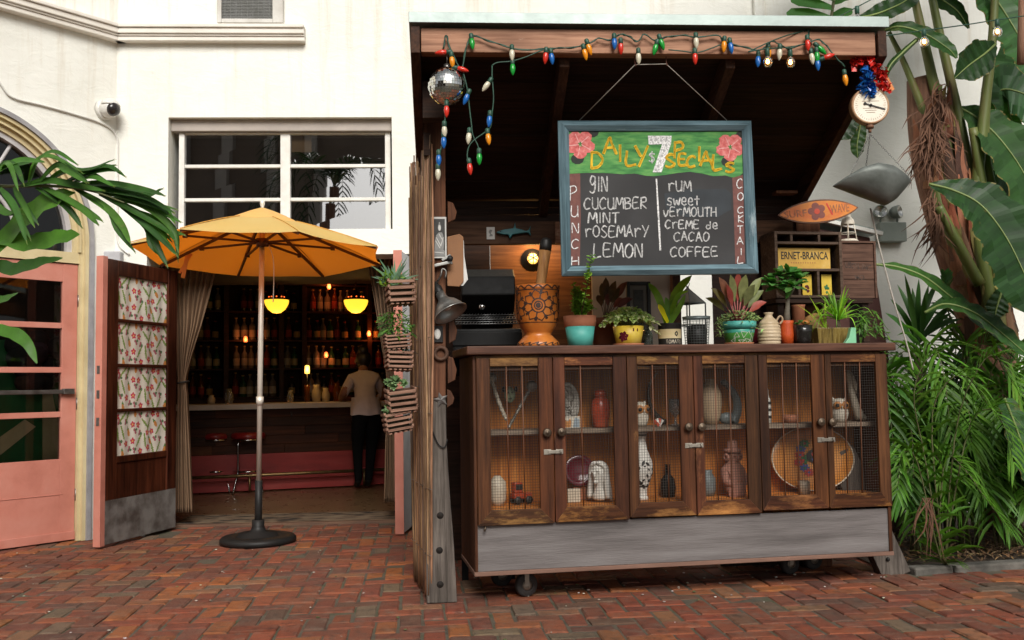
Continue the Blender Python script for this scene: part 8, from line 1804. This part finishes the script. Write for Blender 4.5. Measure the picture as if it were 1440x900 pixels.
for i in range(60): small_leaf(lf, cs[4]+V((random.uniform(-20, 0)*k, random.uniform(-.06, .02), random.uniform(6, 22)*k)), rnd(1)+V((-.3, -.3, .5)), 6*k, 1.6*k, jit((.8, .9, .6), .3), 2)
lf.build('foliage', LS, t)
# ================================================================== BIG PLANTS ON THE RIGHT
def rleaf(mb, P, tab, nrm, fold=.22, c=(1, 1, 1), n=54, tear=.0, wav=.08, rib=.24, seed=0):
    """a big ribbed leaf: cross strips of slightly different green, torn here and there"""
    rg = random.Random(seed); S = smooth_path(P, n); nrm = V(nrm); rows = []; ph = rg.uniform(0, 6)
    for i, p in enumerate(S):
        t = (S[min(i+1, n)]-S[max(i-1, 0)]).normalized(); s_ = t.cross(nrm).normalized(); u = s_.cross(t); h = max(interp(tab, i/n), 1e-4); r_ = []
        for q in (-1, -.94, -.55, 0, .55, .94, 1):
            r_.append(p+s_*h*q + u*(h*fold*(abs(q)**1.5) - h*.18*max(0, abs(q)-.5)) + u*(wav*h*abs(q)*math.sin(ph+i*.8+q*2)) + t*abs(q)*h*.22)
        rows.append(r_)
    tl = rg.random() < .5
    for side in ((0, 1), (1, 2), (2, 3), (3, 4), (4, 5), (5, 6)):
        for i in range(n):
            a, b_, c2, d = rows[i][side[0]], rows[i][side[1]], rows[i+1][side[1]], rows[i+1][side[0]]
            k = 1+rg.uniform(-rib, rib)
            if tear and (hash((seed, i, side[0] < 3)) % 100) < tear*100:
                if side[0] == 0: a = a.lerp(d, .55)
                elif side[1] == 6: b_ = b_.lerp(c2, .55)
            cc = tuple(x*k for x in c)
            if side in ((0, 1), (5, 6)) and rg.random() < .4: cc = (3.6*k, 1.2*k, 1.4*k)
            mb.add([a, b_, c2, d], [(0, 1, 2, 3)], c=cc, sm=True)
    return S
def pxp(P, d0, d1=None):
    d1 = d0 if d1 is None else d1; n = len(P)-1; return [atD(x, y, lerp(d0, d1, i/n)) for i, (x, y) in enumerate(P)]
m_trunk = mk('fibrous_trunk', (.21, .10, .06), (.07, .035, .022), 9, .85, stretch=(3, 3, .18), bump=.7, c3=(.30, .18, .11)); m_pet = mk('leaf_stalk', (.12, .15, .035), (.06, .08, .02), 5, .5, stretch=(2, 2, .2), c3=(.17, .13, .05)); m_sheath = mk('leaf_sheath_fibre', (.22, .11, .065), (.10, .05, .03), 8, .85, stretch=(3, 3, .3), attr=True, bump=.5); m_fib = mk('dead_fibre', (.16, .075, .04), (.08, .035, .02), 20, .9)
DT = 6.55
bt = thing('banana_plant', 'tall bird of paradise plant with fibrous brown trunk and huge green leaves', 'plant', onZ(1400, 745))
mb = MB(); k = DT/FPX
mb.tube(smooth_path([onZ(1402, 745), atD(1393, 560, DT), atD(1388, 470, DT), atD(1362, 380, DT), atD(1330, 270, DT), atD(1308, 180, DT), atD(1296, 110, DT)], 26), [interp([(0, 36), (.35, 34), (.55, 36), (.75, 34), (1, 20)], j/26)*k for j in range(27)], 14)
mb.build('trunk', m_trunk, bt)
for P, r0, r1 in (([(1395, 480), (1375, 380), (1352, 280), (1325, 170), (1300, 60), (1282, -20)], 11, 5), ([(1400, 470), (1385, 360), (1368, 260), (1345, 150), (1322, 50), (1305, -30)], 9, 5), ([(1360, 380), (1325, 300), (1310, 200), (1318, 120)], 9, 7), ([(1408, 470), (1398, 360), (1378, 240), (1368, 180)], 8, 6), ([(1404, 480), (1376, 330), (1375, 250), (1385, 150), (1395, 60), (1400, -20)], 10, 5), ([(1378, 400), (1340, 330), (1320, 290)], 8, 6), ([(1335, 250), (1300, 160), (1272, 90), (1250, 45)], 7, 3), ([(1400, 420), (1400, 300), (1385, 210), (1390, 120), (1392, 105)], 8, 4)):
    mb = MB(); S = smooth_path(pxp(P, DT-.12+random.uniform(-.12, .05)), 18); mb.tube(S, [lerp(r0, r1, j/18)*k for j in range(19)], 10); mb.build('stalk', random.choice([m_pet, m_pet, m_trunk]), bt)
random.seed(60); mb = MB()          # overlapping old leaf sheaths wrapped round the trunk
for j in range(90):
    f = random.uniform(.12, .97); S_ = smooth_path([atD(1393, 560, DT), atD(1388, 470, DT), atD(1362, 380, DT), atD(1330, 270, DT), atD(1308, 180, DT), atD(1296, 110, DT)], 40); i = int(f*34); a = random.uniform(-1.3, 1.3); r_ = random.uniform(36, 41)*k
    P = [S_[min(i+q*2, 40)]+V((math.sin(a)*r_*(1-.05*q), -math.cos(a)*r_*(1+.10*q*q*.3), 0))+rnd(.006) for q in range(4)]
    mb.blade(P, [(0, .05), (.5, .035), (1, .004)], (math.sin(a), -math.cos(a), 0), -.3, n=8, c=jit(random.choice([(1, 1, 1), (1.9, 1.6, 1.3), (.45, .42, .4), (.9, 1.4, .6), (1.4, .9, .7)]), .2))
mb.build('leaf_sheath', m_sheath, bt)
random.seed(61); mb = MB()
for cx, cyy, n_ in ((1308, 190, 110), (1298, 215, 60), (1312, 310, 70), (1318, 145, 40)):
    for j in range(n_):
        p = atD(cx+random.gauss(6, 7), cyy+random.gauss(-8, 14), DT-.22); d = V((random.gauss(-.35, .5), random.gauss(-.2, .4), -1)); l = random.uniform(25, 60)*k; q = p+d.normalized()*l
        mb.blade([p, p.lerp(q, .5)+rnd(.015), q], [(0, .004), (.5, .005), (1, .0006)], (0, -1, .2), .2, n=5, c=(1, 1, 1))
mb.build('dead_fibres', m_fib, bt)
leaves = [ # midrib px, (d0, d1), half widths px, normal, colour
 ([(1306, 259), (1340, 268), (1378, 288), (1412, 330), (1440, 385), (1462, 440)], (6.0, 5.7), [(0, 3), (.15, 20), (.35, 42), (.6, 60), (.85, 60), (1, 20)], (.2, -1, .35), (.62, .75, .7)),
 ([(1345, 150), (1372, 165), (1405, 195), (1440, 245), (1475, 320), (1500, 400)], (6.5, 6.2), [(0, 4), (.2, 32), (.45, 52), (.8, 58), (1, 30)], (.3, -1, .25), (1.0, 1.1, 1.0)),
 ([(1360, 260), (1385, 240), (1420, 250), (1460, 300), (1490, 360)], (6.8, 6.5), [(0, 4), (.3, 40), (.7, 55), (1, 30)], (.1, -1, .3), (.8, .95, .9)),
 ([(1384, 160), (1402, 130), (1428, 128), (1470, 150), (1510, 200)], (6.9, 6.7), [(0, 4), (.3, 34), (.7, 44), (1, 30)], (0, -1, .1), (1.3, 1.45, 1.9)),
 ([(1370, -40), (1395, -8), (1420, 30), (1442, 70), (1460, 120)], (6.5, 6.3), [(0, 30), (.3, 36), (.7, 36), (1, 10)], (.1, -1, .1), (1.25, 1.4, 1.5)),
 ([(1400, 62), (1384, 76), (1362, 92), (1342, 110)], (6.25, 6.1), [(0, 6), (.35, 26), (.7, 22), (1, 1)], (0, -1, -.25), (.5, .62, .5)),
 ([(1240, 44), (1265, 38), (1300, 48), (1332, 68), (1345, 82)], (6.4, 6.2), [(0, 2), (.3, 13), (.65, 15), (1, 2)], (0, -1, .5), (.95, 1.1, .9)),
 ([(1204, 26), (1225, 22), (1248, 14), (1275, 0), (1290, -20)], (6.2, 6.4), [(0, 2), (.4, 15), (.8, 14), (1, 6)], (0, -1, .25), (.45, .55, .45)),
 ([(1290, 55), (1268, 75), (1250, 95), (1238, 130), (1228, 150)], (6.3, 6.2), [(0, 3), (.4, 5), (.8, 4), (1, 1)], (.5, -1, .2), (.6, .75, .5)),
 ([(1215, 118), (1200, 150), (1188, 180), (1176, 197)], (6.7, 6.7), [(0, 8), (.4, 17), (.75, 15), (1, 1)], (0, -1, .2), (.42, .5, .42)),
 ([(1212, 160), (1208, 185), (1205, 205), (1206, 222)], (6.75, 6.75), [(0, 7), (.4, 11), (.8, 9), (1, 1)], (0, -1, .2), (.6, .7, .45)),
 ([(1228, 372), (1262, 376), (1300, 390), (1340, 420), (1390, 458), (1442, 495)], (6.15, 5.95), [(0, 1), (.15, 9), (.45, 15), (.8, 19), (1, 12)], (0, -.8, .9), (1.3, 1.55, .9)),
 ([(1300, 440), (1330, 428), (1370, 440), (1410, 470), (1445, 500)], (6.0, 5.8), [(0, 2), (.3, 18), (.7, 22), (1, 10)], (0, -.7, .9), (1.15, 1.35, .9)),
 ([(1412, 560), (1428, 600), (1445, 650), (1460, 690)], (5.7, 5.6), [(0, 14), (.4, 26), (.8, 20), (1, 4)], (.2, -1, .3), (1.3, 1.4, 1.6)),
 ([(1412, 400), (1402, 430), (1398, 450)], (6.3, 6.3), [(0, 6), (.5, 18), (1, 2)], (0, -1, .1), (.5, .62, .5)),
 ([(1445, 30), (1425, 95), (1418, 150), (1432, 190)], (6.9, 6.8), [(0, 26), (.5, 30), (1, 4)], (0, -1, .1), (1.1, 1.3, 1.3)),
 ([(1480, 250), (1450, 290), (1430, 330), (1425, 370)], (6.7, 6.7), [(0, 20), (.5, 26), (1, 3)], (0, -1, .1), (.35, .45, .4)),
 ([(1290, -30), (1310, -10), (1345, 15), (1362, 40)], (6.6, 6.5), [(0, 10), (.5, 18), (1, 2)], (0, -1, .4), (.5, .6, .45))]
m_rib = mk('midrib', (.20, .26, .08), (.14, .19, .05), 6, .5)
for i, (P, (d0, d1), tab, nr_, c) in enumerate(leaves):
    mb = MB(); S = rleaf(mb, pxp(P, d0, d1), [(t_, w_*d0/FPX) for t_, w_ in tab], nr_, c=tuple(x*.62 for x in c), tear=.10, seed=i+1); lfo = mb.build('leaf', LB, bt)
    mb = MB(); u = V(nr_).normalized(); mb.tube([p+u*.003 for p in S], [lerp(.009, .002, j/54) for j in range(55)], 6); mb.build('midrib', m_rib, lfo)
# unseen crown leaves added above the frame to shade the wall and bed
random.seed(77)
for i in range(16):
    a0 = V((random.uniform(2.9, 4.0), random.uniform(-1.6, -.8), random.uniform(3.9, 5.2))); d = V((random.uniform(-.6, .7), random.uniform(-1.3, .1), random.uniform(.05, .35))); e = a0+d*random.uniform(1.1, 1.8); e.x = max(e.x, 2.35); e.z = max(e.z, 3.7+max(0, -1.5-e.y)*.1)
    mb = MB(); S = rleaf(mb, [a0, a0.lerp(e, .5)+V((0, 0, .2)), e+V((0, 0, -.15))], [(0, .05), (.3, .28), (.7, .32), (1, .03)], (.1, -.2, 1), c=(.7, .8, .7), tear=.1, seed=100+i, n=30); mb.build('leaf', LB, bt)
# hanging brown stem at the top right corner
mb = MB(); mb.tube(pxp([(1440, -20), (1438, 60), (1436, 90)], 6.0), [.03, .03, .026], 10); o = mb.build('stalk', m_trunk, bt)
# pinnate fronds -------------------------------------------------------------
def frond(lf, st, S, L_, n_, dirn, hw, c, droop=.35, ang=55, rr=.006, vary=.25, twist=0.0, mats=None):
    """leaflets in two ranks along the rachis S"""
    n = len(S)-1; st.tube(S, [lerp(rr, rr*.25, j/n) for j in range(n+1)], 6)
    for i in range(n_):
        f = .16+.84*i/(n_-1); x = f*n; j = min(int(x), n-1); p = S[j].lerp(S[j+1], x-j); t = (S[min(j+1, n)]-S[max(j-1, 0)]).normalized()
        side = t.cross(V((0, 0, 1))+dirn*.2).normalized(); up = side.cross(t)
        for s_ in (-1, 1):
            l = L_*interp([(0, .55), (.3, 1), (.65, .9), (1, .45)], f)*random.uniform(1-vary*.5, 1+vary*.5); a = R(ang*(1-.35*f)+random.uniform(-8, 8))
            d = (t*math.cos(a)+side*s_*math.sin(a)+up*.22).normalized(); e = p+d*l+V((0, 0, -droop*l*random.uniform(.6, 1.3))); m_ = p+d*l*.55+V((0, 0, -droop*l*.15))
            lf.blade([p, m_, e], [(0, hw*.5), (.3, hw), (.7, hw*.75), (1, .0004)], up+rnd(.15), .3, n=4, c=jit(c, .28))
def areca(name, label, base, fr, L_=.24, hw=.0085, c=(1, 1, 1), group=None, seed=0):
    random.seed(seed); t = thing(name, label, 'palm', base, 0, group); lf = MB(); st = MB()
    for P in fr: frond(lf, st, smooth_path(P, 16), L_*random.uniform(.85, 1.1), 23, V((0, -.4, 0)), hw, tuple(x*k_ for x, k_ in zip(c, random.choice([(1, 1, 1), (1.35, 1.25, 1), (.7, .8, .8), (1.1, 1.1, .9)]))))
    lf.build('fronds', LP, t); st.build('stems', m_stem, t); return t
def arch(base, az, h, reach, end):
    """a frond path: up from the base, over and down; az measured from straight at the viewer, + to the right"""
    d = V((math.sin(az), -math.cos(az), 0)); return [base, base+d*reach*.12+V((0, 0, h*.6)), base+d*reach*.45+V((0, 0, h)), base+d*reach*.8+V((0, 0, h*.88)), base+d*reach+V((0, 0, end))]
def g3(px_, y): q = onY(px_, 500, y); return V((q.x, y, .02))
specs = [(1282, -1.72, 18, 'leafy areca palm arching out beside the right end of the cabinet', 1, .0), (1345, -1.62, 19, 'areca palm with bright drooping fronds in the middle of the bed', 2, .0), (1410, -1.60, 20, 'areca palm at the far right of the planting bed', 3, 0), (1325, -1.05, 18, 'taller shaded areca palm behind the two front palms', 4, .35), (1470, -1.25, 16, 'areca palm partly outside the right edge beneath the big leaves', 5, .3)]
for px_, y, n_, lab, sd_, extra in specs:
    random.seed(70+sd_); b0 = g3(px_, y); fr = []
    for i in range(n_):
        az = R(-95+190*((i*.618) % 1)+random.uniform(-12, 12)); h = random.uniform(.35, 1.35)+extra*.6; rc = random.uniform(.35, .68)*(1 if abs(az) > .6 else .8); b_ = b0+V((random.gauss(0, .05), random.gauss(0, .05), 0)); P = arch(b_, az, h, rc, h*random.uniform(.35, .8))
        lim = -2.10+.11*(b0.x-2.6)/.75
        P = [V((max(p.x, 2.62+.0*i) if p.z < 1.30 else max(p.x, 2.5), max(p.y, lim-.05), p.z)) for p in P]; fr.append(P)
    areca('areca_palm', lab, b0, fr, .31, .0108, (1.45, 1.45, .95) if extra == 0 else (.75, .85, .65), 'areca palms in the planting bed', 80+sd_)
# sword-leaved plant just behind the cabinet end, and low drooping fronds at the front
random.seed(62); b0 = g3(1292, -1.35); b0.z = .02; t = thing('sword_leaf_plant', 'clump of upright sword shaped green leaves behind the end of the cabinet', 'plant', b0); lf = MB(); top = atD(1290, 480, 6.3)
st = MB(); st.tube([b0, top+V((0, 0, -.05))], .02, 8); st.build('stem', m_bstem, t)
for i, (tx, ty) in enumerate(((1252, 420), (1262, 400), (1272, 385), (1283, 405), (1292, 392), (1306, 400), (1320, 392), (1332, 412), (1345, 425), (1245, 440), (1300, 415), (1276, 415), (1338, 440), (1352, 448))):
    e = atD(tx, ty, 6.3+random.uniform(-.25, .15)); b_ = top+rnd(.02); lf.blade([b_, b_.lerp(e, .5)+V((0, 0, .03)), e], [(0, .012), (.4, .022), (.8, .014), (1, .0005)], (0, -1, .25), .25, n=8, c=jit((1.0, 1.05, 1.0), .25))
lf.build('foliage', LB, t)
random.seed(63); b0 = g3(1330, -1.95); fr = [pxp(P, 5.65, 5.45) for P in ([(1318, 700), (1328, 650), (1352, 655), (1385, 700), (1412, 735)], [(1322, 700), (1300, 640), (1285, 560), (1300, 510), (1330, 490)], [(1326, 700), (1345, 600), (1375, 520), (1400, 500), (1425, 540)], [(1318, 700), (1290, 650), (1268, 640), (1262, 690)], [(1326, 700), (1360, 610), (1390, 575), (1412, 600), (1425, 650)], [(1324, 700), (1310, 600), (1330, 540), (1360, 530), (1390, 570)])]
for f in fr: f[0] = V((f[0].x, f[0].y, .1)); f.insert(0, b0)
areca('areca_palm', 'low areca palm at the kerb with fronds hanging towards the bricks', b0, fr, .25, .0095, (1.75, 1.75, 1.05), 'areca palms in the planting bed', 64)
mb = MB(); random.seed(66)
for j in range(9): p = atD(1302+random.gauss(0, 5), 700, 5.55); q = atD(1300+random.gauss(-2, 14), random.uniform(745, 790), 5.5+random.uniform(-.05, .1)); mb.blade([p, p.lerp(q, .5)+rnd(.015), q], [(0, .003), (.5, .005), (1, .0006)], (0, -1, .2), .3, n=5)
o = mb.build('dead_frond', m_fib); tag(o, 'dried brown palm frond hanging down at the kerb', 'frond')
# grey green young palm leaf beside the trunk; palm behind the shed roof
random.seed(67); pp0 = g3(1372, -.9); t = thing('young_palm', 'young palm with one broad pleated grey green leaf in front of the trunk', 'palm', pp0); lf = MB(); st = MB(); S = smooth_path([pp0]+pxp([(1362, 520), (1340, 460), (1330, 420), (1328, 386)], 6.35), 20); S2 = S[11:]
frond(lf, st, S2, .13, 16, V((0, -1, .5)), .012, (1.0, 1.15, 1.2), .1, 50, .006, .1); st.tube(S[:12], .008, 6); lf.build('leaf', LB, t); st.build('stem', m_stem, t)
random.seed(68); b0 = V((sp(1136, 400, 1.5).x-.2, -.75, .0)); t = thing('roof_palm', 'palm whose broad ribbed frond rises behind the right end of the shed roof', 'palm', b0); lf = MB(); st = MB(); top = atD(1168, 52, 7.0)
tr = MB(); tr.tube(smooth_path([b0, b0+V((0, 0, 1.5)), V((top.x-.15, top.y, 2.9)), top], 16), .035, 10); tr.build('trunk', m_trunk, t)
for tipx, tipy, tx, ty in ((1106, 20, 1150, 18), (1120, 46, 1150, 40), (1112, 2, 1152, 4), (1125, -18, 1158, -8), (1196, 44, 1166, 34), (1198, 20, 1170, 14), (1200, -5, 1176, -4), (1140, -30, 1165, -18)):
    a = atD(lerp(1166, 1174, (40-ty)/50), ty+8, 7.0); e = atD(tipx, tipy, 6.9); lf.blade([a, a.lerp(e, .5)+V((0, 0, .01)), e], [(0, .02), (.5, .052), (.9, .045), (1, .012)], (0, -1, .3), .25, n=8, c=jit((1.15, 1.3, 1.3), .2))
st.tube(pxp([(1166, 52), (1169, 25), (1174, -10), (1182, -40)], 7.0), .012, 6); lf.build('fronds', LB, t); st.build('stem', m_stem, t)
# ================================================================== PALM AT THE LEFT EDGE
random.seed(69); DL = 4.7; b0 = atD(-95, 900, DL); b0.z = 0; lp_ = thing('left_palm', 'palm with square-tipped drooping leaflets reaching in from the left edge', 'palm', b0); k = DL/FPX
st = MB(); st.tube(smooth_path([b0, b0+V((.02, 0, .8)), atD(-80, 330, DL), atD(-40, 268, DL), atD(20, 262, DL), atD(80, 262, DL-.05), atD(130, 269, DL-.1), atD(175, 285, DL-.15)], 40), [lerp(.016, .003, j/40) for j in range(41)], 8); st.build('stem', m_stem, lp_)
LF_ = [[(40, 262), (55, 226), (78, 214), (108, 231)], [(50, 262), (80, 232), (100, 240), (124, 257)], [(60, 261), (95, 243), (130, 238), (160, 225)], [(80, 262), (120, 246), (150, 240), (168, 241)], [(100, 262), (130, 250), (160, 262)], [(90, 263), (150, 258), (205, 268), (230, 275)], [(110, 266), (160, 268), (200, 283), (246, 294)], [(130, 269), (180, 276), (225, 298), (253, 312)], [(140, 272), (190, 298), (230, 322), (258, 330)], [(105, 265), (150, 293), (172, 318), (183, 341)], [(160, 282), (205, 318), (222, 350), (234, 372)], [(165, 285), (215, 322), (248, 358)], [(60, 263), (110, 290), (138, 316)], [(50, 264), (90, 288), (112, 311)], [(-10, 262), (5, 232), (22, 235), (33, 258)], [(0, 264), (20, 295), (42, 335)], [(20, 263), (35, 290), (48, 318)], [(-20, 275), (10, 300), (30, 301)], [(120, 267), (170, 262), (215, 284), (236, 300)], [(150, 278), (200, 290), (240, 320), (250, 352)], [(-30, 262), (0, 240), (30, 226), (62, 228)], [(30, 262), (70, 255), (110, 262), (145, 268)], [(140, 274), (180, 292), (215, 312), (240, 338)]]
lf = MB()
for i, P in enumerate(LF_+[[(x+random.uniform(-14, 10)*j/3, y+random.uniform(-10, 13)*j/3) for j, (x, y) in enumerate(Q_)] for Q_ in LF_]):
    hw = random.uniform(4.2, 6.0)*k; q = pxp(P, DL-.02, DL-.12+random.uniform(-.1, .08)); c = jit(random.choice([(.75, .9, .85), (1.1, 1.25, 1.0), (.6, .75, .7), (1.4, 1.5, 1.2)]), .15); n_ = (random.uniform(-.15, .25), -1, random.uniform(.3, .9))
    lf.blade(q, [(0, hw*.4), (.2, hw*.85), (.6, hw*.9), (.85, hw*.6), (.97, hw*.42), (1, hw*.2)], n_, .45, n=14, c=c)
    e, d = V(q[-1]), (V(q[-1])-V(q[-2])).normalized()
    for s_ in (-1, 1): lf.blade([e-d*.01, e+d*random.uniform(.008, .022)+V((0, 0, s_*.004))], [(0, hw*.22), (1, .0005)], n_, .2, n=2, c=(2.6, 1.5, 1.6))
lf.build('leaflets', LP, lp_)
b1 = b0+V((-.06, .05, 0)); t = thing('broad_leaf_plant', 'broad wavy bright green leaves at the left edge before the pink door', 'plant', b1); st = MB(); lf = MB()
for P, tab, c in (([(-60, 420), (-15, 362), (30, 312), (70, 284), (106, 271)], [(0, 3), (.3, 12), (.6, 19), (.85, 15), (1, 1)], (1.5, 1.6, .9)), ([(-60, 430), (-10, 342), (40, 343), (80, 336), (112, 330)], [(0, 3), (.3, 13), (.65, 16), (.9, 11), (1, 1)], (1.25, 1.4, .8)), ([(-60, 440), (-15, 378), (20, 379), (58, 369), (88, 363)], [(0, 3), (.3, 10), (.6, 12), (.9, 5), (1, 1)], (.55, .7, .55)), ([(-60, 500), (-20, 466), (15, 468), (38, 483), (52, 511)], [(0, 3), (.3, 8), (.6, 10), (.9, 5), (1, 1)], (1.15, 1.3, .8)), ([(-60, 480), (-20, 432), (10, 420), (25, 412)], [(0, 3), (.4, 10), (1, 1)], (.9, 1.1, .7))):
    lf.blade(pxp(P, DL+.1, DL-.05), [(a, w_*k) for a, w_ in tab], (.1, -1, .55), .2, n=18, c=c, wav=.16); q = atD(P[0][0], P[0][1], DL+.1); st.tube(smooth_path([b1, b1+V((0, 0, q.z*.6)), q], 10), .007, 6)
lf.build('leaves', LP, t); st.build('stem', m_stem, t)
# ================================================================== ACROSS THE COURTYARD (behind the viewer; seen in the window glass)
m_far = mk('brown_far_wall', (.26, .20, .16), (.17, .13, .10), .6, .9); cbld = thing('courtyard_building', 'dark brown building across the courtyard reflected in the upper window', 'building', (-9, -19, 0))
mb = MB(); mb.box(-26, -4.3, -21, -19, 0, 9.5); mb.box(-4.29, 14, -21, -19.5, 7.4, 9.5); mb.build('wall', m_far, cbld)
mb = MB()
for k_ in range(5): mb.box(-9.2+k_*1.25, -8.9+k_*1.25, -18.98, -18.6, 0, 9.4)
mb.build('pier', mk('far_pier', (.50, .45, .40), None, 1, .9), cbld)
random.seed(90); cp0 = V((-3.3, -15.5, 0)); cpm = thing('courtyard_palm', 'palm across the courtyard reflected dark in the upper window glass', 'palm', cp0); tr = MB(); lf = MB(); tr.tube([cp0, cp0+V((.1, 0, 5.6))], [.16, .12], 10); tr.build('trunk', m_trunk, cpm); st = MB()
for i in range(13):
    az = i*2*PI/13; b_ = cp0+V((.1, 0, 5.6)); P = arch(b_, az, random.uniform(.5, 1.3), random.uniform(1.6, 2.2), random.uniform(-.8, .3)); frond(lf, st, smooth_path(P, 14), .6, 20, V((0, 0, 0)), .022, (.6, .6, .6), .4, 55, .02)
lf.build('fronds', LD_, cpm); st.build('stems', m_stem, cpm)
